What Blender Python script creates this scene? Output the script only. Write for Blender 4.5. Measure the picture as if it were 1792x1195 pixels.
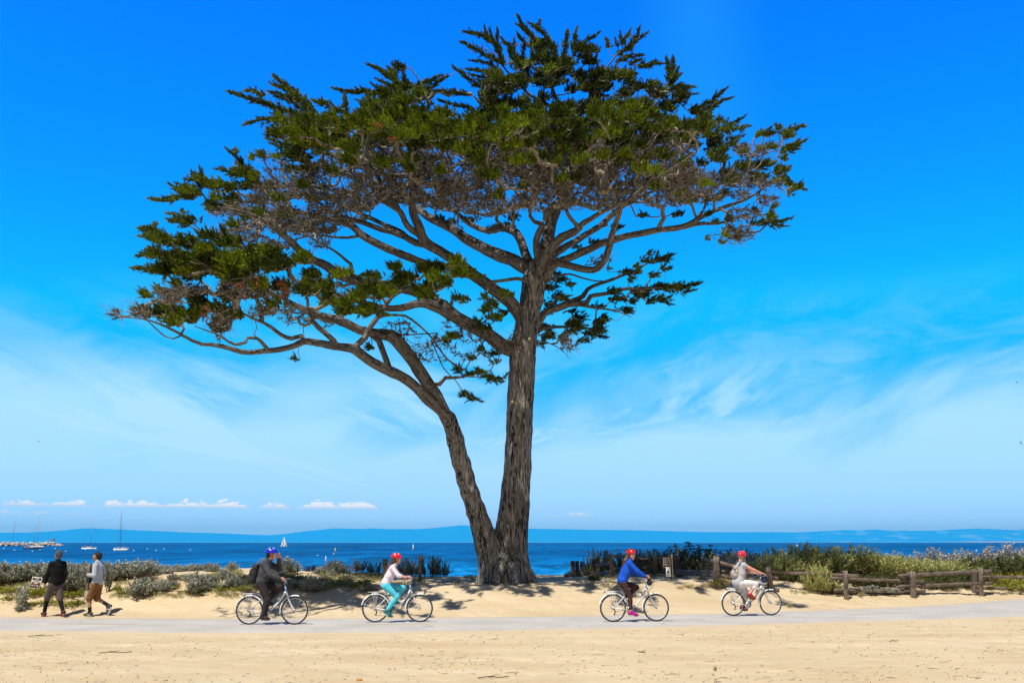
import bpy, math, random
import numpy as np
from mathutils import Vector, Matrix, noise as mnoise

for _o in list(bpy.data.objects):
    bpy.data.objects.remove(_o)
scene = bpy.context.scene
COL = scene.collection
rng = np.random.default_rng(11)
random.seed(11)
R = math.radians

# ------------------------------------------------------------------ camera
CAM_H = 2.15
FPX = 1742.0                      # focal length in photo pixels (35 mm on a 36 mm frame)
PITCH = math.atan2(948.5 - 597.5, FPX)
cam_d = bpy.data.cameras.new('camera')
cam_d.lens = 35.0 * FPX / (1792 * 35.0 / 36.0)
cam_d.sensor_width = 36.0
cam_d.clip_start = 0.2
cam_d.clip_end = 200000.0
cam = bpy.data.objects.new('camera', cam_d)
COL.objects.link(cam)
cam.location = (0, 0, CAM_H)
cam.rotation_euler = (R(90) + PITCH, 0, 0)
scene.camera = cam

# ------------------------------------------------------------------ light
SUN_EL = R(61)
SH = Vector((0.50, 0.86, 0)).normalized()          # ground direction in which shadows fall
to_sun = Vector((-SH.x * math.cos(SUN_EL), -SH.y * math.cos(SUN_EL), math.sin(SUN_EL)))
sun_d = bpy.data.lights.new('sun', 'SUN')
sun_d.energy = 5.0
sun_d.angle = R(0.53)
sun_d.color = (1.0, 0.94, 0.84)
sun = bpy.data.objects.new('sun', sun_d)
COL.objects.link(sun)
sun.rotation_euler = (-to_sun).to_track_quat('-Z', 'Y').to_euler()

scene.view_settings.view_transform = 'Standard'
scene.view_settings.look = 'None'
scene.view_settings.exposure = 0.0
scene.view_settings.gamma = 1.0
scene.cycles.max_bounces = 6
scene.cycles.diffuse_bounces = 2
scene.cycles.volume_bounces = 0
scene.cycles.caustics_reflective = False
scene.cycles.caustics_refractive = False


def N(nt, t, **kw):
    n = nt.nodes.new(t)
    for k, v in kw.items():
        if k.startswith('i_'):
            n.inputs[k[2:].replace('_', ' ')].default_value = v
        else:
            setattr(n, k, v)
    return n


def math_node(nt, op, a, b=None, c=None, clamp=False):
    n = nt.nodes.new('ShaderNodeMath')
    n.operation = op
    n.use_clamp = clamp
    for i, v in enumerate((a, b, c)):
        if v is None:
            continue
        if isinstance(v, (int, float)):
            n.inputs[i].default_value = v
        else:
            nt.links.new(v, n.inputs[i])
    return n.outputs[0]


def map_range(nt, v, a, b, c=0.0, d=1.0, smooth=True):
    n = nt.nodes.new('ShaderNodeMapRange')
    n.interpolation_type = 'SMOOTHSTEP' if smooth else 'LINEAR'
    n.clamp = True
    nt.links.new(v, n.inputs[0])
    for i, x in enumerate((a, b, c, d)):
        if isinstance(x, (int, float)):
            n.inputs[i + 1].default_value = x
        else:
            nt.links.new(x, n.inputs[i + 1])
    return n.outputs[0]


def mix_col(nt, fac, a, b, mode='MIX'):
    n = nt.nodes.new('ShaderNodeMix')
    n.data_type = 'RGBA'
    n.blend_type = mode
    n.clamp_factor = True
    for i, v in ((0, fac), (6, a), (7, b)):
        if isinstance(v, (int, float)):
            n.inputs[i].default_value = v
        elif isinstance(v, tuple):
            n.inputs[i].default_value = (*v, 1) if len(v) == 3 else v
        else:
            nt.links.new(v, n.inputs[i])
    return n.outputs[2]


# ------------------------------------------------------------------ sky
def build_world():
    w = bpy.data.worlds.new('World')
    scene.world = w
    w.use_nodes = True
    nt = w.node_tree
    nt.nodes.clear()
    L = nt.links.new
    out = N(nt, 'ShaderNodeOutputWorld')
    bg = N(nt, 'ShaderNodeBackground')
    bg.inputs['Strength'].default_value = 0.10
    L(bg.outputs[0], out.inputs[0])
    sky = N(nt, 'ShaderNodeTexSky', sky_type='NISHITA', sun_disc=False)
    sky.sun_elevation = SUN_EL
    sky.sun_rotation = math.atan2(to_sun.x, to_sun.y)
    sky.air_density = 1.0
    sky.dust_density = SKY_DUST
    sky.ozone_density = 1.0
    tc = N(nt, 'ShaderNodeTexCoord')
    sep = N(nt, 'ShaderNodeSeparateXYZ')
    L(tc.outputs['Generated'], sep.inputs[0])
    x, y, z = sep.outputs
    hor = math_node(nt, 'SQRT', math_node(nt, 'ADD', math_node(nt, 'MULTIPLY', x, x), math_node(nt, 'MULTIPLY', y, y)))
    el = math_node(nt, 'MULTIPLY', math_node(nt, 'ARCTAN2', z, hor), 180 / math.pi)
    az = math_node(nt, 'MULTIPLY', math_node(nt, 'ARCTAN2', x, y), 180 / math.pi)
    # colour grading of a deep, saturated clear sky
    gam = N(nt, 'ShaderNodeGamma')
    gam.inputs['Gamma'].default_value = 1.4
    L(sky.outputs[0], gam.inputs['Color'])
    grade = N(nt, 'ShaderNodeVectorMath', operation='MULTIPLY')
    L(gam.outputs[0], grade.inputs[0])
    grade.inputs[1].default_value = SKY_MUL
    lim = N(nt, 'ShaderNodeVectorMath', operation='MINIMUM')
    L(grade.outputs[0], lim.inputs[0])
    lim.inputs[1].default_value = (9, 5.2, 10.8)
    # the deep grading belongs to the open sky; overhead keeps closer to the plain sky
    over = math_node(nt, 'MAXIMUM', map_range(nt, el, 32, 50), map_range(nt, y, 0.25, -0.25))
    plain = N(nt, 'ShaderNodeVectorMath', operation='MULTIPLY')
    L(sky.outputs[0], plain.inputs[0])
    plain.inputs[1].default_value = (0.40, 0.36, 0.34)
    base = mix_col(nt, over, lim.outputs[0], plain.outputs[0])
    # thin high cloud: streaks in azimuth and elevation
    comb = N(nt, 'ShaderNodeCombineXYZ')
    sl = math_node(nt, 'ADD', el, math_node(nt, 'MULTIPLY', az, 0.27))
    L(math_node(nt, 'MULTIPLY', az, 0.045), comb.inputs[0])
    L(math_node(nt, 'MULTIPLY', sl, 0.26), comb.inputs[1])
    n1 = N(nt, 'ShaderNodeTexNoise', i_Scale=1.0, i_Detail=9.0, i_Roughness=0.6, i_Distortion=0.5)
    L(comb.outputs[0], n1.inputs['Vector'])
    comb2 = N(nt, 'ShaderNodeCombineXYZ')
    sl2 = math_node(nt, 'SUBTRACT', el, math_node(nt, 'MULTIPLY', az, 0.32))
    L(math_node(nt, 'ADD', math_node(nt, 'MULTIPLY', az, 0.085), 7.3), comb2.inputs[0])
    L(math_node(nt, 'MULTIPLY', sl2, 0.20), comb2.inputs[1])
    n2 = N(nt, 'ShaderNodeTexNoise', i_Scale=1.5, i_Detail=10.0, i_Roughness=0.64, i_Distortion=1.1)
    L(comb2.outputs[0], n2.inputs['Vector'])
    side = map_range(nt, az, -6, 4)                       # slanted streaks on the left, tufts on the right
    mixn = math_node(nt, 'ADD', math_node(nt, 'MULTIPLY', n1.outputs[0], math_node(nt, 'SUBTRACT', 1.0, side)),
                     math_node(nt, 'MULTIPLY', n2.outputs[0], side))
    dens = map_range(nt, mixn, 0.38, math_node(nt, 'ADD', 0.60, math_node(nt, 'MULTIPLY', side, 0.10)))
    dens = math_node(nt, 'MULTIPLY', dens, math_node(nt, 'SUBTRACT', 1.0, math_node(nt, 'MULTIPLY', side, 0.12)))
    band = math_node(nt, 'MULTIPLY', map_range(nt, el, 12.5, 7.0), 1.0)
    high = math_node(nt, 'MULTIPLY', map_range(nt, el, 15.0, 10.0), 0.3)
    cir = math_node(nt, 'MULTIPLY', math_node(nt, 'MAXIMUM', band, high), dens)
    n3 = N(nt, 'ShaderNodeTexNoise', i_Scale=0.8, i_Detail=4.0, i_Roughness=0.5, i_Distortion=0.6)
    L(comb2.outputs[0], n3.inputs['Vector'])
    lift = map_range(nt, n3.outputs[0], 0.3, 0.7, -2.2, 2.2)
    veil = math_node(nt, 'MULTIPLY', map_range(nt, math_node(nt, 'ADD', el, lift), 11.5, 4.5), 0.84)
    cir = math_node(nt, 'MAXIMUM', math_node(nt, 'MULTIPLY', cir, 0.9), veil)
    beam = math_node(nt, 'MULTIPLY', math_node(nt, 'MULTIPLY', map_range(nt, az, 6.5, 11.3), map_range(nt, az, 16.5, 11.6)), math_node(nt, 'MULTIPLY', map_range(nt, el, 14, 25), 0.36))
    base = mix_col(nt, beam, base, (0.2, 3.7, 10.8))
    cir = math_node(nt, 'MULTIPLY', cir, map_range(nt, y, -0.2, 0.3))
    col = mix_col(nt, cir, base, CIRRUS)
    # low cumulus bank above the far hills: cloud thickness along the horizon from two curves
    def deck(col, pts, base_el, x0, x1, hmax, seed, amount):
        fc = N(nt, 'ShaderNodeFloatCurve')
        cv = fc.mapping.curves[0]
        pts = sorted(pts)
        while len(cv.points) < len(pts):
            cv.points.new(0.5, 0.5)
        for p, (px, v) in zip(cv.points, pts):
            p.location = ((math.degrees(math.atan((px - 896) / FPX)) - x0) / (x1 - x0), v)
            p.handle_type = 'VECTOR'
        fc.mapping.update()
        u = math_node(nt, 'DIVIDE', math_node(nt, 'SUBTRACT', az, x0), x1 - x0)
        L(u, fc.inputs['Value'])
        cb = N(nt, 'ShaderNodeCombineXYZ')
        L(math_node(nt, 'MULTIPLY', az, 1.6), cb.inputs[0])
        L(math_node(nt, 'MULTIPLY', el, 4.2), cb.inputs[1])
        cb.inputs[2].default_value = seed
        nz = N(nt, 'ShaderNodeTexNoise', i_Scale=1.3, i_Detail=5.0, i_Roughness=0.62)
        L(cb.outputs[0], nz.inputs['Vector'])
        hgt = math_node(nt, 'MULTIPLY', math_node(nt, 'MULTIPLY', fc.outputs[0], hmax),
                        map_range(nt, nz.outputs[0], 0.3, 0.72, 0.15, 1.5, False))
        above = math_node(nt, 'SUBTRACT', el, base_el)
        top = map_range(nt, math_node(nt, 'SUBTRACT', hgt, above), -0.02, 0.11)
        bot = map_range(nt, above, -0.06, 0.05)
        inside = math_node(nt, 'MULTIPLY', map_range(nt, az, x0, x0 + 0.01), map_range(nt, az, x1, x1 - 0.01))
        m = math_node(nt, 'MULTIPLY', math_node(nt, 'MULTIPLY', top, bot), inside)
        shade = map_range(nt, above, 0.0, 0.22)
        cc = mix_col(nt, shade, (6.0, 8.0, 10.2), (10.2, 10.4, 10.8))
        return mix_col(nt, math_node(nt, 'MULTIPLY', m, amount), col, cc)
    col = deck(col, [(-60, 0), (0, .25), (30, .5), (70, .6), (95, .2), (110, .5), (150, .7), (172, .05), (188, 0.1), (200, .8), (225, .5),
                     (250, .9), (285, .4), (310, .55), (335, .8), (370, .5), (400, .9), (430, .6), (445, .02), (458, .05), (470, .5),
                     (490, .7), (510, .3), (522, .05), (535, .5), (560, 1), (595, .7), (630, .9), (655, .6), (668, 0)],
               (948.5 - 893) / FPX * 57.3, -29.5, -7.3, 0.56, 3.1, 1.0)
    col = deck(col, [(-60, 0.2), (20, .7), (60, .2), (80, .6), (120, .1), (130, .5), (160, .3), (170, 0), (940, 0), (960, .3), (985, .35),
                     (1005, .8), (1030, .7), (1040, 0), (1090, 0), (1105, .4), (1120, 0.05), (1145, .3), (1160, 0.0)],
               (948.5 - 905) / FPX * 57.3, -29.5, 9.0, 0.34, 8.2, 0.75)
    L(col, bg.inputs['Color'])


SKY_DUST = 0.6
SKY_MUL = (0.012, 0.92, 1.95)
CIRRUS = (5.4, 8.8, 12.5)
build_world()
# ------------------------------------------------------------------ helpers
_cp, _sp = math.cos(PITCH), math.sin(PITCH)


def ray(px, py):
    u = (np.asarray(px, float) - 896) / FPX
    v = (597.5 - np.asarray(py, float)) / FPX
    return u, _cp - v * _sp, _sp + v * _cp


def P(px, py, Y):
    """world point seen at photo pixel (px, py) when it stands Y metres ahead"""
    x, y, z = ray(px, py)
    t = Y / y
    return np.array([x * t, Y, CAM_H + z * t])


def grid_faces(nx, ny):
    i, j = np.meshgrid(np.arange(nx - 1), np.arange(ny - 1), indexing='ij')
    a = (i * ny + j).ravel()
    return np.stack([a, a + ny, a + ny + 1, a + 1], 1)


def mesh_np(name, V, F, mat=None, parent=None, smooth=False, attr=None, uv=None, loc=None):
    """one mesh object from arrays; F is an (n,3)/(n,4) array or a list of such arrays"""
    V = np.asarray(V, np.float32)
    Fs = F if isinstance(F, list) else [F]
    Fs = [np.asarray(f, np.int32) for f in Fs if len(f)]
    me = bpy.data.meshes.new(name)
    me.vertices.add(len(V))
    me.vertices.foreach_set('co', V.ravel())
    tot = np.concatenate([np.full(len(f), f.shape[1], np.int32) for f in Fs])
    idx = np.concatenate([f.ravel() for f in Fs])
    me.loops.add(len(idx))
    me.loops.foreach_set('vertex_index', idx)
    me.polygons.add(len(tot))
    st = np.zeros(len(tot), np.int32)
    st[1:] = np.cumsum(tot)[:-1]
    me.polygons.foreach_set('loop_start', st)
    me.polygons.foreach_set('loop_total', tot)
    if smooth:
        me.polygons.foreach_set('use_smooth', np.ones(len(tot), bool))
    me.update(calc_edges=True)
    if uv is not None:
        l = me.uv_layers.new(name='UVMap')
        l.data.foreach_set('uv', np.asarray(uv, np.float32)[idx].ravel())
    if attr is not None:
        for k, v in attr.items():
            a = me.attributes.new(k, 'FLOAT', 'POINT')
            a.data.foreach_set('value', np.asarray(v, np.float32))
    ob = bpy.data.objects.new(name, me)
    COL.objects.link(ob)
    if mat:
        me.materials.append(mat)
    if parent:
        ob.parent = parent
    if loc is not None:
        ob.location = loc
    return ob


class MB:
    """collects simple shapes and links them as one mesh object"""

    def __init__(self):
        self.V, self.F3, self.F4, self.n = [], [], [], 0

    def add(self, V, F):
        V = np.asarray(V, float)
        F = np.asarray(F, int)
        self.V.append(V)
        (self.F3 if F.shape[1] == 3 else self.F4).append(F + self.n)
        self.n += len(V)

    def box(self, c, s, rot=None, bevel=0.0):
        sx, sy, sz = (v / 2 for v in s)
        b = min(bevel, sx * .9, sy * .9, sz * .9)
        if b <= 0:
            V = np.array([(x, y, z) for x in (-sx, sx) for y in (-sy, sy) for z in (-sz, sz)])
            F = [(0, 1, 3, 2), (4, 6, 7, 5), (0, 4, 5, 1), (2, 3, 7, 6), (0, 2, 6, 4), (1, 5, 7, 3)]
            V, F3, F4 = V, [], F
        else:
            V, ids = [], {}
            for x in (-1, 1):
                for y in (-1, 1):
                    for z in (-1, 1):
                        for ax in range(3):
                            p = [x * (sx - b), y * (sy - b), z * (sz - b)]
                            p[ax] = (x * sx, y * sy, z * sz)[ax]
                            ids[(x, y, z, ax)] = len(V)
                            V.append(p)
            F4, F3 = [], []
            for ax in range(3):
                u, w = [(1, 2), (2, 0), (0, 1)][ax]
                for s_ in (-1, 1):
                    q = []
                    for a, c_ in ((-1, -1), (1, -1), (1, 1), (-1, 1)):
                        k = [0, 0, 0]
                        k[ax], k[u], k[w] = s_, a, c_
                        q.append(ids[(*k, ax)])
                    F4.append(q if s_ > 0 else q[::-1])
            for ax in range(3):
                u, w = [(1, 2), (2, 0), (0, 1)][ax]
                for a in (-1, 1):
                    for c_ in (-1, 1):
                        k0, k1 = [0, 0, 0], [0, 0, 0]
                        k0[ax], k0[u], k0[w] = -1, a, c_
                        k1[ax], k1[u], k1[w] = 1, a, c_
                        F4.append((ids[(*k0, u)], ids[(*k1, u)], ids[(*k1, w)], ids[(*k0, w)]))
            for x in (-1, 1):
                for y in (-1, 1):
                    for z in (-1, 1):
                        F3.append([ids[(x, y, z, ax)] for ax in range(3)])
            V = np.array(V)
        if rot is not None:
            V = V @ np.array(rot).T
        V = V + np.array(c)
        n0 = self.n
        self.V.append(V)
        self.n += len(V)
        if len(F4):
            self.F4.append(np.array(F4) + n0)
        if len(F3):
            self.F3.append(np.array(F3) + n0)

    def tube(self, pts, r, n=8, cap=True, closed=False):
        V, F4, F3, _ = tube_arrays(pts, r, n, cap, closed)
        n0 = self.n
        self.V.append(V)
        self.n += len(V)
        self.F4.append(F4 + n0)
        if len(F3):
            self.F3.append(F3 + n0)

    def ball(self, c, r, n=10, m=6):
        r = np.array(r if hasattr(r, '__len__') else (r, r, r), float)
        V = [(0, 0, 1)]
        for i in range(1, m):
            t = math.pi * i / m
            for j in range(n):
                a = 2 * math.pi * j / n
                V.append((math.sin(t) * math.cos(a), math.sin(t) * math.sin(a), math.cos(t)))
        V.append((0, 0, -1))
        F3, F4 = [], []
        for j in range(n):
            F3.append((0, 1 + j, 1 + (j + 1) % n))
            b = 1 + (m - 2) * n
            F3.append((len(V) - 1, b + (j + 1) % n, b + j))
            for i in range(m - 2):
                F4.append((1 + i * n + j, 1 + (i + 1) * n + j, 1 + (i + 1) * n + (j + 1) % n, 1 + i * n + (j + 1) % n))
        n0 = self.n
        self.V.append(np.array(V) * r + np.array(c))
        self.n += len(V)
        self.F3.append(np.array(F3) + n0)
        self.F4.append(np.array(F4) + n0)

    def build(self, name, mat=None, parent=None, smooth=False, loc=None):
        Fs = []
        if self.F3:
            Fs.append(np.concatenate(self.F3))
        if self.F4:
            Fs.append(np.concatenate(self.F4))
        return mesh_np(name, np.concatenate(self.V), Fs, mat, parent, smooth, loc=loc)


def frames(pts):
    pts = np.asarray(pts, float)
    T = np.gradient(pts, axis=0)
    T /= np.linalg.norm(T, axis=1, keepdims=True) + 1e-12
    n = np.cross(T[0], (0.13, 0.31, 0.94))
    if np.linalg.norm(n) < 1e-3:
        n = np.cross(T[0], (1, 0, 0))
    n /= np.linalg.norm(n)
    Ns = []
    for t in T:
        n = n - t * np.dot(n, t)
        n /= np.linalg.norm(n) + 1e-12
        Ns.append(n)
    Ns = np.array(Ns)
    return T, Ns, np.cross(T, Ns)


def tube_arrays(pts, r, n=8, cap=True, closed=False, bump=None):
    pts = np.asarray(pts, float)
    m = len(pts)
    r = np.broadcast_to(np.asarray(r, float), (m,))
    if closed:
        ext = np.vstack([pts[-1], pts, pts[0]])
        T, A, B = frames(ext)
        T, A, B = T[1:-1], A[1:-1], B[1:-1]
    else:
        T, A, B = frames(pts)
    ang = np.arange(n) * 2 * math.pi / n
    rr = r[:, None] * np.ones(n)
    if bump is not None:
        rr = rr * bump
    V = pts[:, None, :] + rr[..., None] * (A[:, None, :] * np.cos(ang)[None, :, None] + B[:, None, :] * np.sin(ang)[None, :, None])
    V = V.reshape(-1, 3)
    rows = m if closed else m - 1
    i, j = np.meshgrid(np.arange(rows), np.arange(n), indexing='ij')
    i, j = i.ravel(), j.ravel()
    i2, j2 = (i + 1) % m, (j + 1) % n
    F4 = np.stack([i * n + j, i * n + j2, i2 * n + j2, i2 * n + j], 1)
    seg = np.concatenate([[0], np.cumsum(np.linalg.norm(np.diff(pts, axis=0), axis=1))])
    uv = np.stack([np.tile(ang, m) * np.repeat(r, n), np.repeat(seg, n)], 1)
    F3 = np.zeros((0, 3), int)
    if cap and not closed:
        V = np.vstack([V, pts[0], pts[-1]])
        a, b = m * n, m * n + 1
        k = np.arange(n)
        k2 = (k + 1) % n
        F3 = np.vstack([np.stack([np.full(n, a), k2, k], 1), np.stack([np.full(n, b), (m - 1) * n + k, (m - 1) * n + k2], 1)])
        uv = np.vstack([uv, uv[0], uv[-1]])
    return V, F4, F3, uv


def spline(pts, step):
    """Catmull-Rom through the rows of pts (any number of columns), resampled about every step of the first 3 columns"""
    p = np.asarray(pts, float)
    if len(p) == 2:
        n = max(2, int(np.linalg.norm(p[1, :3] - p[0, :3]) / step) + 1)
        t = np.linspace(0, 1, n)[:, None]
        return p[0] * (1 - t) + p[1] * t
    q = np.vstack([2 * p[0] - p[1], p, 2 * p[-1] - p[-2]])
    out = []
    for i in range(1, len(q) - 2):
        p0, p1, p2, p3 = q[i - 1:i + 3]
        n = max(1, int(round(np.linalg.norm(p2[:3] - p1[:3]) / step)))
        t = (np.arange(n) / n)[:, None]
        out.append(0.5 * (2 * p1 + (p2 - p0) * t + (2 * p0 - 5 * p1 + 4 * p2 - p3) * t ** 2 + (3 * p1 - p0 - 3 * p2 + p3) * t ** 3))
    out.append(p[-1:])
    return np.vstack(out)


def vnoise(p, scale, octaves=3, seed=0.0):
    """fractal value noise on an (n,2) or (n,3) array, in -1..1"""
    p = np.asarray(p, float) * scale + seed * 17.31
    if p.shape[1] == 2:
        p = np.hstack([p, np.full((len(p), 1), seed * 3.7)])
    tot, amp, out = 0.0, 1.0, np.zeros(len(p))
    for o in range(octaves):
        i = np.floor(p).astype(np.int64)
        f = p - i
        f = f * f * (3 - 2 * f)
        val = 0
        for dx in (0, 1):
            for dy in (0, 1):
                for dz in (0, 1):
                    k = (i[:, 0] + dx) * 73856093 ^ (i[:, 1] + dy) * 19349663 ^ (i[:, 2] + dz) * 83492791
                    k = (k ^ (k >> 13)) * 1274126177 & 0xffffffff
                    h = ((k ^ (k >> 16)) & 0xffff) / 32767.5 - 1
                    w = (f[:, 0] if dx else 1 - f[:, 0]) * (f[:, 1] if dy else 1 - f[:, 1]) * (f[:, 2] if dz else 1 - f[:, 2])
                    val = val + w * h
        out += amp * val
        tot += amp
        amp *= 0.5
        p = p * 2.03 + 5.1
    return out / tot


def sdf_mesh(prims, res=0.01, k=0.02):
    """one continuous surface (surface nets) round tapered capsules blended into each other.
    prim: (a, ra, b, rb[, (sx,sy,sz)[, k]]): the distance is measured in a space stretched by s about the middle of the prim"""
    pr = []
    for q in prims:
        a, ra, b, rb = np.array(q[0], float), q[1], np.array(q[2], float), q[3]
        s = np.array(q[4] if len(q) > 4 and q[4] is not None else (1, 1, 1), float)
        kk = q[5] if len(q) > 5 else k
        pr.append((a, ra, b, rb, s, kk))
    lo = np.min([np.minimum(a - ra / s, b - rb / s) for a, ra, b, rb, s, _ in pr], 0) - 3 * res
    hi = np.max([np.maximum(a + ra / s, b + rb / s) for a, ra, b, rb, s, _ in pr], 0) + 3 * res
    n = np.ceil((hi - lo) / res).astype(int) + 1
    D = np.full(n, 1.0, np.float32)
    for a, ra, b, rb, s, kk in pr:
        pad = kk + 2 * res
        l2 = np.minimum(a - ra / s, b - rb / s) - pad
        h2 = np.maximum(a + ra / s, b + rb / s) + pad
        i0 = np.clip(((l2 - lo) / res).astype(int), 0, n)
        i1 = np.clip(((h2 - lo) / res).astype(int) + 2, 0, n)
        ax = [lo[d] + np.arange(i0[d], i1[d]) * res for d in range(3)]
        c = (a + b) / 2
        X = [((ax[d] - c[d]) * s[d]).astype(np.float32) for d in range(3)]
        A, B = (a - c) * s, (b - c) * s
        d_ = B - A
        L2 = float(d_ @ d_) + 1e-12
        gx, gy, gz = X[0][:, None, None], X[1][None, :, None], X[2][None, None, :]
        t = np.clip(((gx - A[0]) * d_[0] + (gy - A[1]) * d_[1] + (gz - A[2]) * d_[2]) / L2, 0, 1)
        dist = np.sqrt((gx - A[0] - t * d_[0]) ** 2 + (gy - A[1] - t * d_[1]) ** 2 + (gz - A[2] - t * d_[2]) ** 2) - (ra + (rb - ra) * t)
        dist = dist / max(s.max() ** 0.5, 1e-6)
        sl = tuple(slice(i0[d], i1[d]) for d in range(3))
        o = D[sl]
        h = np.clip(0.5 + 0.5 * (o - dist) / kk, 0, 1)
        D[sl] = o * (1 - h) + dist * h - kk * h * (1 - h)
    ins = D < 0
    cs = [n[0] - 1, n[1] - 1, n[2] - 1]
    cnt = np.zeros(cs, np.float32)
    acc = np.zeros((*cs, 3), np.float32)
    corner = lambda arr, o: arr[o[0]:o[0] + cs[0], o[1]:o[1] + cs[1], o[2]:o[2] + cs[2]]
    base = [(0, 0), (1, 0), (0, 1), (1, 1)]
    for axis in range(3):
        for u, v in base:
            o0 = [0, 0, 0]
            o0[(axis + 1) % 3], o0[(axis + 2) % 3] = u, v
            o1 = list(o0)
            o1[axis] = 1
            d0, d1 = corner(D, o0), corner(D, o1)
            m = (d0 < 0) != (d1 < 0)
            t = np.where(m, d0 / (d0 - d1 + 1e-12), 0)
            cnt += m
            for d in range(3):
                acc[..., d] += m * (o0[d] + (t if d == axis else 0))
    act = cnt > 0
    ids = np.full(cs, -1, np.int64)
    ids[act] = np.arange(act.sum())
    pos = np.argwhere(act) + acc[act] / cnt[act][:, None]
    V = pos * res + lo
    F = []
    for axis in range(3):
        u, v = (axis + 1) % 3, (axis + 2) % 3
        s0 = [slice(1, -1)] * 3
        s1 = [slice(1, -1)] * 3
        s0[axis], s1[axis] = slice(0, -1), slice(1, None)
        a0, a1 = ins[tuple(s0)], ins[tuple(s1)]
        w = np.argwhere(a0 != a1)
        flip = a0[tuple(w.T)]
        g = w.copy()
        g[:, u] += 1
        g[:, v] += 1
        q = []
        for du, dv in ((-1, -1), (0, -1), (0, 0), (-1, 0)):
            gg = g.copy()
            gg[:, u] += du
            gg[:, v] += dv
            q.append(ids[tuple(gg.T)])
        q = np.stack(q, 1)
        q[~flip] = q[~flip][:, ::-1]
        F.append(q)
    F = np.concatenate(F)
    F = F[(F >= 0).all(1)]
    return V, F


def empty(name, loc=(0, 0, 0), rz=0.0):
    o = bpy.data.objects.new(name, None)
    COL.objects.link(o)
    o.location = loc
    o.rotation_euler = (0, 0, rz)
    o.empty_display_size = 0.2
    return o


def tag(o, label=None, cat=None, group=None, kind=None):
    if label:
        o['label'] = label
    if cat:
        o['category'] = cat
    if group:
        o['group'] = group
    if kind:
        o['kind'] = kind
    return o


def copy_tree(o, parent=None):
    c = o.copy()
    COL.objects.link(c)
    if parent:
        c.parent = parent
    for ch in list(o.children):
        copy_tree(ch, c)
    return c


# ------------------------------------------------------------------ materials
def new_mat(name):
    m = bpy.data.materials.new(name)
    m.use_nodes = True
    return m, m.node_tree, m.node_tree.nodes['Principled BSDF']


def simple_mat(name, col, rough=0.6, metal=0.0, var=0.12, scale=14.0, spec=0.5, bump=0.0):
    """plain surface with a little uneven colour, gloss and grain"""
    m, nt, b = new_mat(name)
    tc = N(nt, 'ShaderNodeTexCoord')
    nz = N(nt, 'ShaderNodeTexNoise', i_Scale=scale, i_Detail=5.0, i_Roughness=0.6)
    nt.links.new(tc.outputs['Object'], nz.inputs['Vector'])
    lo = tuple(c * (1 - var) for c in col)
    hi = tuple(min(1, c * (1 + var)) for c in col)
    c = mix_col(nt, map_range(nt, nz.outputs[0], 0.3, 0.7), lo, hi)
    nt.links.new(c, b.inputs['Base Color'])
    b.inputs['Roughness'].default_value = rough
    b.inputs['Metallic'].default_value = metal
    b.inputs['Specular IOR Level'].default_value = spec
    if bump:
        bp = N(nt, 'ShaderNodeBump', i_Strength=bump, i_Distance=0.01)
        nt.links.new(nz.outputs[0], bp.inputs['Height'])
        nt.links.new(bp.outputs[0], b.inputs['Normal'])
    return m


def leaf_mat(name, dark, light, back=0.25, rough=0.55):
    """leaves: colour runs between two tones by the 'tone' stored on each leaf and a little by plant"""
    m, nt, b = new_mat(name)
    at = N(nt, 'ShaderNodeAttribute', attribute_name='tone')
    oi = N(nt, 'ShaderNodeObjectInfo')
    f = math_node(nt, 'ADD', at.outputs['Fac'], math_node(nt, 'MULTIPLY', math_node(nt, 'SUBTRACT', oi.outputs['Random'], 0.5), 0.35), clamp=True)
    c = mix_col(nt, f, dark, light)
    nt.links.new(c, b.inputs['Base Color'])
    b.inputs['Roughness'].default_value = rough
    b.inputs['Specular IOR Level'].default_value = 0.25
    tr = N(nt, 'ShaderNodeBsdfTranslucent')
    nt.links.new(c, tr.inputs['Color'])
    mx = N(nt, 'ShaderNodeMixShader')
    mx.inputs[0].default_value = back
    nt.links.new(b.outputs[0], mx.inputs[1])
    nt.links.new(tr.outputs[0], mx.inputs[2])
    out = nt.nodes['Material Output']
    nt.links.new(mx.outputs[0], out.inputs['Surface'])
    return m
# ------------------------------------------------------------------ land
_ex = np.array([-19.0, -14, -7, -3, 4.5, 8, 14, 22])
_en = np.array([25.3, 25.2, 24.4, 24.55, 26.2, 27.6, 29.4, 33.0])     # near edge of the path
_ef = np.array([30.3, 30.1, 29.4, 29.8, 31.1, 32.2, 35.2, 41.5])      # far edge


def sstep(a, b, x):
    t = np.clip((x - a) / (b - a), 0, 1)
    return t * t * (3 - 2 * t)


def edge(x, tab):
    x = np.asarray(x, float)
    k = np.interp(x, _ex, tab)
    for d in (1.0, 2.0):
        k = k * 0.5 + 0.25 * (np.interp(x - d, _ex, tab) + np.interp(x + d, _ex, tab))
    return k


def path_near(x):
    return edge(x, _en)


def path_far(x):
    return edge(x, _ef)


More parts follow.
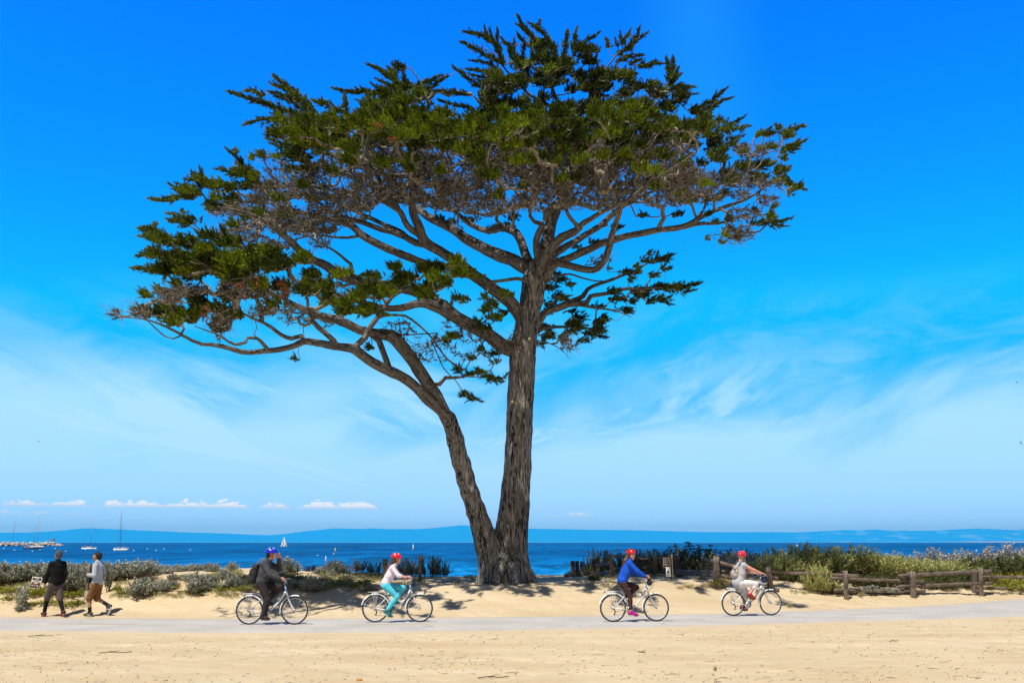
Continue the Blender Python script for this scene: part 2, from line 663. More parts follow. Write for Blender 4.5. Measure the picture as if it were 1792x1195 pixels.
def height(x, y):
    x = np.asarray(x, float)
    y = np.asarray(y, float)
    sh = x.shape
    x, y = np.broadcast_arrays(x, y)
    sh = x.shape
    x, y = x.ravel(), y.ravel()
    p = np.stack([x, y], 1)
    n, f = path_near(x), path_far(x)
    d = y - f
    top = 0.80 + 0.30 * sstep(-3, -9, x) + 0.12 * sstep(5, 11, x)
    bank = top * sstep(-0.05, 4.5 + 1.6 * sstep(5, 9, x), d) * (1 + 0.10 * vnoise(p, 0.35, 3, 2))
    bank += 0.05 * sstep(0.2, 2, d) * vnoise(p, 0.9, 3, 3)
    crest = 41.5 + 0.22 * np.clip(x, -4, 30) + 5.5 * sstep(2.2, 5.0, x)
    z = bank * (1 - sstep(crest, crest + 13, y)) - 3.0 * sstep(crest, crest + 17, y)
    near = sstep(0.0, 1.2, n - y)
    z += near * (0.035 * vnoise(p, 0.5, 3, 5) + 0.012 * vnoise(p, 2.2, 2, 6))
    flat = sstep(-0.02, 0.40, y - n) * sstep(-0.15, 0.15, f - y)
    z = z * (1 - flat) - 0.04 * flat
    return z.reshape(sh)


def ground_hit(px, py, y0=12.0, y1=75.0):
    Y = np.arange(y0, y1, 0.03)
    pts = P(px, py, 1.0) - np.array([0, 0, CAM_H])
    X = pts[0] * Y
    Z = CAM_H + pts[2] * Y
    w = np.nonzero(Z < height(X, Y))[0]
    i = w[0] if len(w) else len(Y) - 1
    if Y[i] > 50 and y1 > 60:                      # looks past the crest of the dune: stand on the crest itself
        k = Y < 47.5
        i = int(np.argmax((height(X, Y) - Z)[k]))
    return np.array([X[i], Y[i], float(height(X[i], Y[i]))])


def on_ground(x, y):
    return np.array([x, y, float(height(x, y))])


def sand_mat():
    m, nt, b = new_mat('sand')
    L = nt.links.new
    tc = N(nt, 'ShaderNodeTexCoord')
    n1 = N(nt, 'ShaderNodeTexNoise', i_Scale=0.55, i_Detail=6.0, i_Roughness=0.6)
    n2 = N(nt, 'ShaderNodeTexNoise', i_Scale=6.0, i_Detail=8.0, i_Roughness=0.7)
    n3 = N(nt, 'ShaderNodeTexNoise', i_Scale=70.0, i_Detail=4.0, i_Roughness=0.7)
    st = N(nt, 'ShaderNodeMapping')
    st.inputs['Scale'].default_value = (0.5, 1.6, 1)
    L(tc.outputs['Object'], st.inputs[0])
    for q in (n1, n2):
        L(st.outputs[0], q.inputs['Vector'])
    L(tc.outputs['Object'], n3.inputs['Vector'])
    c = mix_col(nt, map_range(nt, n1.outputs[0], 0.3, 0.7), SAND_A, SAND_B)
    c = mix_col(nt, math_node(nt, 'MULTIPLY', map_range(nt, n2.outputs[0], 0.5, 0.75), 0.45), c, SAND_C)
    c = mix_col(nt, math_node(nt, 'MULTIPLY', map_range(nt, n3.outputs[0], 0.55, 0.75), 0.35), c, (0.30, 0.19, 0.09))
    L(c, b.inputs['Base Color'])
    b.inputs['Roughness'].default_value = 0.95
    b.inputs['Specular IOR Level'].default_value = 0.1
    bp = N(nt, 'ShaderNodeBump', i_Strength=0.55, i_Distance=0.03)
    bp2 = N(nt, 'ShaderNodeBump', i_Strength=0.5, i_Distance=0.006)
    L(n2.outputs[0], bp.inputs['Height'])
    L(n3.outputs[0], bp2.inputs['Height'])
    L(bp.outputs[0], bp2.inputs['Normal'])
    L(bp2.outputs[0], b.inputs['Normal'])
    return m


SAND_A = (0.56, 0.435, 0.262)
SAND_B = (0.655, 0.54, 0.36)
SAND_C = (0.50, 0.37, 0.20)


def build_ground():
    def axis(lo, a, b, hi, fine, ratio=1.25):
        mid = list(np.arange(a, b, fine))
        left, s, v = [], fine, a
        while v > lo:
            s *= ratio
            v -= s
            left.append(v)
        right, s, v = [], fine, mid[-1]
        while v < hi:
            s *= ratio
            v += s
            right.append(v)
        return np.array(left[::-1] + mid + right)
    xs = axis(-400, -22, 23, 400, 0.085)
    ys = axis(-60, 13.5, 46, 62, 0.06)
    X, Y = np.meshgrid(xs, ys, indexing='ij')
    Z = height(X, Y)
    p = np.stack([X.ravel(), Y.ravel()], 1)
    loose = (1 - sstep(-0.3, 0.2, Y - path_near(X)) * sstep(-0.3, 0.2, path_far(X) - Y)).ravel()
    # trodden, wind-blown surface: dimples of old footprints
    foot = np.minimum(vnoise(p * np.array([1, 1.0]), 2.6, 2, 8) + 0.12, 0.0)
    Z = Z + (loose * (0.07 * foot + 0.03 * np.minimum(vnoise(p, 5.5, 2, 10), 0) + 0.014 * vnoise(p, 8.0, 2, 9))).reshape(Z.shape)
    g = mesh_np('sand', np.stack([X, Y, Z], -1).reshape(-1, 3), grid_faces(len(xs), len(ys)), sand_mat(), smooth=True)
    tag(g, kind='structure')


def path_mat():
    m, nt, b = new_mat('path_asphalt')
    L = nt.links.new
    tc = N(nt, 'ShaderNodeTexCoord')
    n1 = N(nt, 'ShaderNodeTexNoise', i_Scale=0.7, i_Detail=5.0, i_Roughness=0.6)
    n2 = N(nt, 'ShaderNodeTexNoise', i_Scale=22.0, i_Detail=6.0, i_Roughness=0.75)
    v = N(nt, 'ShaderNodeTexVoronoi', i_Scale=45.0)
    for q in (n1, n2, v):
        L(tc.outputs['Object'], q.inputs['Vector'])
    c = mix_col(nt, map_range(nt, n1.outputs[0], 0.3, 0.7), (0.46, 0.43, 0.39), (0.56, 0.525, 0.475))
    c = mix_col(nt, math_node(nt, 'MULTIPLY', map_range(nt, n2.outputs[0], 0.52, 0.7), 0.5), c, (0.26, 0.25, 0.24))
    c = mix_col(nt, math_node(nt, 'MULTIPLY', map_range(nt, v.outputs['Distance'], 0.35, 0.1), 0.25), c, (0.62, 0.60, 0.56))
    # hairline cracks and old stains
    nd = N(nt, 'ShaderNodeTexNoise', i_Scale=1.2, i_Detail=5.0)
    L(tc.outputs['Object'], nd.inputs['Vector'])
    wp = N(nt, 'ShaderNodeVectorMath', operation='ADD')
    L(tc.outputs['Object'], wp.inputs[0])
    L(nd.outputs['Color'], wp.inputs[1])
    cr = N(nt, 'ShaderNodeTexVoronoi', i_Scale=0.33, feature='DISTANCE_TO_EDGE')
    L(wp.outputs[0], cr.inputs['Vector'])
    c = mix_col(nt, math_node(nt, 'MULTIPLY', map_range(nt, cr.outputs['Distance'], 0.008, 0.002), map_range(nt, n1.outputs[0], 0.45, 0.62, 0.0, 0.6)), c, (0.15, 0.14, 0.13))
    ns = N(nt, 'ShaderNodeTexNoise', i_Scale=2.6, i_Detail=6.0, i_Roughness=0.7)
    L(tc.outputs['Object'], ns.inputs['Vector'])
    c = mix_col(nt, math_node(nt, 'MULTIPLY', map_range(nt, ns.outputs[0], 0.56, 0.72), 0.3), c, (0.30, 0.285, 0.26))
    # sand blown over the edges
    uvn = N(nt, 'ShaderNodeUVMap')
    sp = N(nt, 'ShaderNodeSeparateXYZ')
    L(uvn.outputs[0], sp.inputs[0])
    n3 = N(nt, 'ShaderNodeTexNoise', i_Scale=1.3, i_Detail=6.0, i_Roughness=0.65)
    L(tc.outputs['Object'], n3.inputs['Vector'])
    e = math_node(nt, 'ADD', sp.outputs[1], math_node(nt, 'MULTIPLY', math_node(nt, 'SUBTRACT', n3.outputs[0], 0.5), 0.9))
    c = mix_col(nt, math_node(nt, 'MULTIPLY', map_range(nt, e, 0.72, 0.25), 0.75), c, (0.62, 0.47, 0.27))
    L(c, b.inputs['Base Color'])
    b.inputs['Roughness'].default_value = 0.9
    b.inputs['Specular IOR Level'].default_value = 0.2
    bp = N(nt, 'ShaderNodeBump', i_Strength=0.4, i_Distance=0.006)
    L(n2.outputs[0], bp.inputs['Height'])
    L(bp.outputs[0], b.inputs['Normal'])
    return m


def build_path():
    xs = np.arange(-60, 60.1, 0.25)
    n, f = path_near(xs), path_far(xs)
    wig = 0.10 * vnoise(np.stack([xs, xs * 0], 1), 0.6, 3, 31)
    wig2 = 0.12 * vnoise(np.stack([xs, xs * 0], 1), 0.5, 3, 37)
    rows = [n - 0.30, n + 0.12 + wig, n + 1.2, (n + f) / 2, f - 1.2, f - 0.12 + wig2, f + 0.30]
    zs = [-0.07, 0.018, 0.025, 0.03, 0.025, 0.018, -0.07]
    V = np.stack([np.stack([xs, r, np.full_like(xs, z)], 1) for r, z in zip(rows, zs)], 1).reshape(-1, 3)
    w = [0, .2, 1.2, 2.6, 1.2, .2, 0]
    uv = np.stack([np.repeat(xs, 7), np.tile(w, len(xs))], 1)
    o = mesh_np('path', V, grid_faces(len(xs), 7), path_mat(), smooth=True, uv=uv)
    tag(o, kind='structure')
    # worn yellow centre dashes
    m, nt, b = new_mat('worn_yellow_paint')
    tc = N(nt, 'ShaderNodeTexCoord')
    nz = N(nt, 'ShaderNodeTexNoise', i_Scale=9.0, i_Detail=6.0, i_Roughness=0.7)
    nt.links.new(tc.outputs['Object'], nz.inputs['Vector'])
    c = mix_col(nt, map_range(nt, nz.outputs[0], 0.35, 0.62), (0.60, 0.48, 0.20), (0.47, 0.43, 0.36))
    nt.links.new(c, b.inputs['Base Color'])
    b.inputs['Roughness'].default_value = 0.9
    V, F = [], []
    for px in (-340, 195, 680, 1160, 1602, 2080):
        xc = (px - 896) / FPX * 27.6
        for x0 in np.linspace(xc - 1.2, xc + 1.2, 9)[:-1]:
            x = np.array([x0, x0 + 0.3])
            y = (path_near(x) * 0.5 + path_far(x) * 0.5)
            k = len(V)
            V += [(x[0], y[0] - .05, .0335), (x[1], y[1] - .05, .0335), (x[1], y[1] + .05, .0335), (x[0], y[0] + .05, .0335)]
            F.append((k, k + 1, k + 2, k + 3))
    o = mesh_np('path_marking', V, np.array(F), m)
    tag(o, kind='structure')


PATH_Z = 0.028
SEA_Z = -1.6


def sea_mat():
    m, nt, b = new_mat('sea_water')
    L = nt.links.new
    tc = N(nt, 'ShaderNodeTexCoord')
    sp = N(nt, 'ShaderNodeSeparateXYZ')
    L(tc.outputs['Object'], sp.inputs[0])
    dist = sp.outputs[1]
    def wave(sx, sy, detail=4.0, rough=0.6):
        mp = N(nt, 'ShaderNodeMapping')
        mp.inputs['Scale'].default_value = (sx, sy, 1)
        L(tc.outputs['Object'], mp.inputs[0])
        n = N(nt, 'ShaderNodeTexNoise', i_Scale=1.0, i_Detail=detail, i_Roughness=rough)
        L(mp.outputs[0], n.inputs['Vector'])
        return n.outputs[0]
    near = wave(0.55, 0.13, 5.0, 0.65)
    mid = wave(0.09, 0.017, 6.0, 0.65)
    far = wave(0.009, 0.0022, 6.0, 0.65)
    shoal = map_range(nt, dist, 330, 70)
    c = mix_col(nt, shoal, SEA_DEEP, SEA_SHOAL)
    nearness = map_range(nt, dist, 260, 60)
    farness = map_range(nt, dist, 120, 420)
    c = mix_col(nt, math_node(nt, 'MULTIPLY', map_range(nt, mid, 0.46, 0.58), 0.75), c, mix_col(nt, 0.7, c, (0.0, 0.018, 0.07)))
    c = mix_col(nt, math_node(nt, 'MULTIPLY', math_node(nt, 'MULTIPLY', map_range(nt, far, 0.46, 0.6), farness), 0.45), c, (0.0, 0.04, 0.14))
    c = mix_col(nt, math_node(nt, 'MULTIPLY', math_node(nt, 'MULTIPLY', map_range(nt, near, 0.49, 0.58), nearness), 0.8), c, (0.0, 0.035, 0.13))
    crest = math_node(nt, 'MULTIPLY', map_range(nt, near, 0.43, 0.36), math_node(nt, 'MULTIPLY', nearness, 0.75))
    c = mix_col(nt, crest, c, (0.06, 0.40, 0.70))
    crest2 = math_node(nt, 'MULTIPLY', map_range(nt, mid, 0.40, 0.34), 0.5)
    c = mix_col(nt, crest2, c, (0.01, 0.20, 0.52))
    L(c, b.inputs['Base Color'])
    h = math_node(nt, 'ADD', math_node(nt, 'MULTIPLY', near, 0.5), math_node(nt, 'MULTIPLY', mid, 2.0))
    bp = N(nt, 'ShaderNodeBump', i_Strength=1.0, i_Distance=1.0)
    L(h, bp.inputs['Height'])
    df = N(nt, 'ShaderNodeBsdfDiffuse')
    L(c, df.inputs['Color'])
    L(bp.outputs[0], df.inputs['Normal'])
    gl = N(nt, 'ShaderNodeBsdfGlossy', i_Roughness=0.25)
    L(bp.outputs[0], gl.inputs['Normal'])
    mx = N(nt, 'ShaderNodeMixShader')
    mx.inputs[0].default_value = 0.05
    L(df.outputs[0], mx.inputs[1])
    L(gl.outputs[0], mx.inputs[2])
    L(mx.outputs[0], nt.nodes['Material Output'].inputs['Surface'])
    return m


SEA_DEEP = (0.0, 0.135, 0.40)
SEA_SHOAL = (0.0, 0.24, 0.62)


def build_sea():
    xs = np.concatenate([[-25800, -6000, -2000, -600], np.linspace(-200, 200, 41), [600, 2000, 6000, 25800]])
    ys = np.concatenate([np.linspace(46, 200, 60), [300, 500, 900, 2000, 5000, 12000, 23000, 29500]])
    X, Y = np.meshgrid(xs, ys, indexing='ij')
    o = mesh_np('sea', np.stack([X, Y, np.full_like(X, SEA_Z)], -1).reshape(-1, 3), grid_faces(len(xs), len(ys)), sea_mat(), smooth=True)
    tag(o, kind='structure')


RIDGE = [(-900, 938), (-600, 932), (-300, 929), (-100, 932), (0, 932), (60, 932), (100, 930), (130, 927), (165, 924.5), (200, 925.5), (250, 928), (300, 930), (350, 932), (400, 933.5), (450, 935.5),
         (478, 936), (500, 934.5), (545, 929), (590, 924.5), (630, 926), (652, 924.5), (690, 926), (735, 926), (770, 923.5), (800, 920.5), (812, 919), (830, 922),
         (870, 924), (925, 925), (1000, 926.5), (1050, 927), (1130, 928.5), (1200, 930.5), (1280, 931.5), (1330, 931), (1392, 931.5), (1440, 929), (1480, 927.5),
         (1525, 927), (1560, 928.5), (1610, 929), (1650, 927), (1690, 925.5), (1705, 925), (1740, 926.5), (1762, 928), (1780, 926), (1800, 925), (1900, 928), (2100, 930), (2300, 931), (2500, 934), (2800, 937)]


def build_hills():
    m, nt, b = new_mat('far_hills')
    L = nt.links.new
    tc = N(nt, 'ShaderNodeTexCoord')
    mp = N(nt, 'ShaderNodeMapping')
    mp.inputs['Scale'].default_value = (0.0024, 0.0024, 0.011)
    L(tc.outputs['Object'], mp.inputs[0])
    nz = N(nt, 'ShaderNodeTexNoise', i_Scale=1.0, i_Detail=5.0, i_Roughness=0.6)
    L(mp.outputs[0], nz.inputs['Vector'])
    sp = N(nt, 'ShaderNodeSeparateXYZ')
    L(tc.outputs['Object'], sp.inputs[0])
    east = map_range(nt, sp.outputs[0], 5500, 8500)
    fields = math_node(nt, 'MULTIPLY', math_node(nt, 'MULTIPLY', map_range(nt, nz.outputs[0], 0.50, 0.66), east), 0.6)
    c = mix_col(nt, fields, HILL_WOOD_HAZED, HILL_FIELD_HAZED)
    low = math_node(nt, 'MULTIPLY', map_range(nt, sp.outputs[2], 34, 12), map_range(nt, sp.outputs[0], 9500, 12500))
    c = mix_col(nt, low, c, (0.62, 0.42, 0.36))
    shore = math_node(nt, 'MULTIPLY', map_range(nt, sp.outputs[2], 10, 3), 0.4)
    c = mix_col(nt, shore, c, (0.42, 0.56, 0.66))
    L(c, b.inputs['Base Color'])
    b.inputs['Roughness'].default_value = 1.0
    b.inputs['Specular IOR Level'].default_value = 0.0
    xs = np.arange(-25500, 25501, 125.0)
    ys = np.concatenate([np.arange(23500, 25050, 120.0), np.arange(25050, 29400, 300.0)])
    X, Y = np.meshgrid(xs, ys, indexing='ij')
    D0 = 25000.0
    px = 896 + xs / D0 * FPX
    prof = (948.5 - np.interp(px, *zip(*RIDGE))) / FPX * D0 + CAM_H
    prof = prof + 6 * vnoise(np.stack([xs, xs * 0], 1), 0.002, 3, 4)
    p = np.stack([X.ravel(), Y.ravel()], 1)
    f = np.where(Y < D0, np.clip((Y - 23550) / (D0 - 23550), 0, 1) ** 1.25, 1 - 0.7 * np.clip((Y - D0) / 4000, 0, 1))
    spur = vnoise(p, 0.0016, 4, 12).reshape(X.shape)
    Z = prof[:, None] * f * (1 - 0.55 * np.abs(spur) * np.clip((D0 - Y) / 900, 0, 1)) + SEA_Z * 1.2 * (1 - f)
    Z = np.where(Y < 23600, SEA_Z - 1.0, Z)
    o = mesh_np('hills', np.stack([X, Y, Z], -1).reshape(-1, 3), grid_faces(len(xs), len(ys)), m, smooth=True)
    tag(o, kind='structure')


HILL_WOOD_HAZED = (0.0, 0.32, 0.74)  # blue of distant haze put into the colour of woods and fields
HILL_FIELD_HAZED = (0.18, 0.46, 0.78)
HAZE_DENS = 2.5e-5
HAZE_COL = (0.12, 0.58, 1.0)


def build_haze():
    mb = MB()
    mb.box((0, 15300, 226), (53000, 31000, 462))
    m = bpy.data.materials.new('haze_air')
    m.use_nodes = True
    nt = m.node_tree
    nt.nodes.clear()
    out = N(nt, 'ShaderNodeOutputMaterial')
    v = N(nt, 'ShaderNodeVolumePrincipled')
    v.inputs['Density'].default_value = HAZE_DENS
    v.inputs['Color'].default_value = (*HAZE_COL, 1)
    v.inputs['Anisotropy'].default_value = 0.0
    nt.links.new(v.outputs[0], out.inputs['Volume'])
    o = mb.build('haze', m)
    tag(o, kind='stuff')


build_ground()
build_path()
build_sea()
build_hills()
build_haze()
# ------------------------------------------------------------------ the cypress
TD = float(ground_hit(886, 1020.5)[1]) + 0.8                # metres from the camera to the foot of the tree
TB = P(886, 1019, TD)
TB[2] = float(height(TB[0], TB[1]))
print('tree depth', TD)


def tp(px, py, dy):
    return P(px, py, TD + dy)


def bark_mat(name, a, b_, c_, sx=7.0, sz=0.9, uvmode=False, bump=0.9):
    m, nt, b = new_mat(name)
    L = nt.links.new
    tc = N(nt, 'ShaderNodeTexCoord')
    mp = N(nt, 'ShaderNodeMapping')
    mp.inputs['Scale'].default_value = (sx, sz, 1) if uvmode else (sx, sx, sz)
    L(tc.outputs['UV' if uvmode else 'Object'], mp.inputs[0])
    n1 = N(nt, 'ShaderNodeTexNoise', i_Scale=1.0, i_Detail=8.0, i_Roughness=0.65, i_Distortion=0.6)
    n2 = N(nt, 'ShaderNodeTexNoise', i_Scale=3.7, i_Detail=6.0, i_Roughness=0.7, i_Distortion=0.4)
    n3 = N(nt, 'ShaderNodeTexNoise', i_Scale=0.25, i_Detail=3.0)
    for q in (n1, n2, n3):
        L(mp.outputs[0], q.inputs['Vector'])
    col = mix_col(nt, map_range(nt, n1.outputs[0], 0.40, 0.57), a, b_)
    col = mix_col(nt, math_node(nt, 'MULTIPLY', map_range(nt, n2.outputs[0], 0.48, 0.62), 0.75), col, c_)
    col = mix_col(nt, math_node(nt, 'MULTIPLY', map_range(nt, n3.outputs[0], 0.45, 0.65), 0.4), col, a)
    L(col, b.inputs['Base Color'])
    b.inputs['Roughness'].default_value = 0.95
    b.inputs['Specular IOR Level'].default_value = 0.1
    h = math_node(nt, 'ADD', n1.outputs[0], math_node(nt, 'MULTIPLY', n2.outputs[0], 0.5))
    bp = N(nt, 'ShaderNodeBump', i_Strength=bump, i_Distance=0.06)
    L(h, bp.inputs['Height'])
    L(bp.outputs[0], b.inputs['Normal'])
    return m


M_BARK = bark_mat('cypress_bark', (0.010, 0.009, 0.009), (0.195, 0.184, 0.178), (0.52, 0.505, 0.495))  # bark grain, fissure contrast raised to imitate shade and sun flecks
M_LIMB = bark_mat('limb_bark', (0.018, 0.016, 0.014), (0.165, 0.148, 0.136), (0.42, 0.398, 0.38), sx=16.0, sz=1.6, uvmode=True, bump=0.6)
M_TWIG = bark_mat('twig_bark', (0.095, 0.082, 0.066), (0.30, 0.265, 0.225), (0.56, 0.52, 0.46), sx=14.0, sz=2.5, uvmode=True, bump=0.2)
M_WOOD = simple_mat('cut_wood', (0.62, 0.45, 0.26), 0.8)
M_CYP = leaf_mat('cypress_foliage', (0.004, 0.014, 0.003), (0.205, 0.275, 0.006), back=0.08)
M_DEAD = leaf_mat('withered_foliage', (0.06, 0.045, 0.026), (0.22, 0.170, 0.105), back=0.15)
M_RUST = leaf_mat('rust_foliage', (0.12, 0.030, 0.015), (0.42, 0.14, 0.045), back=0.25)


def vnormals(V, F):
    nr = np.zeros_like(V)
    fn = np.cross(V[F[:, 2]] - V[F[:, 0]], V[F[:, 3]] - V[F[:, 1]])
    for j in range(4):
        np.add.at(nr, F[:, j], fn)
    return nr / (np.linalg.norm(nr, axis=1, keepdims=True) + 1e-12)


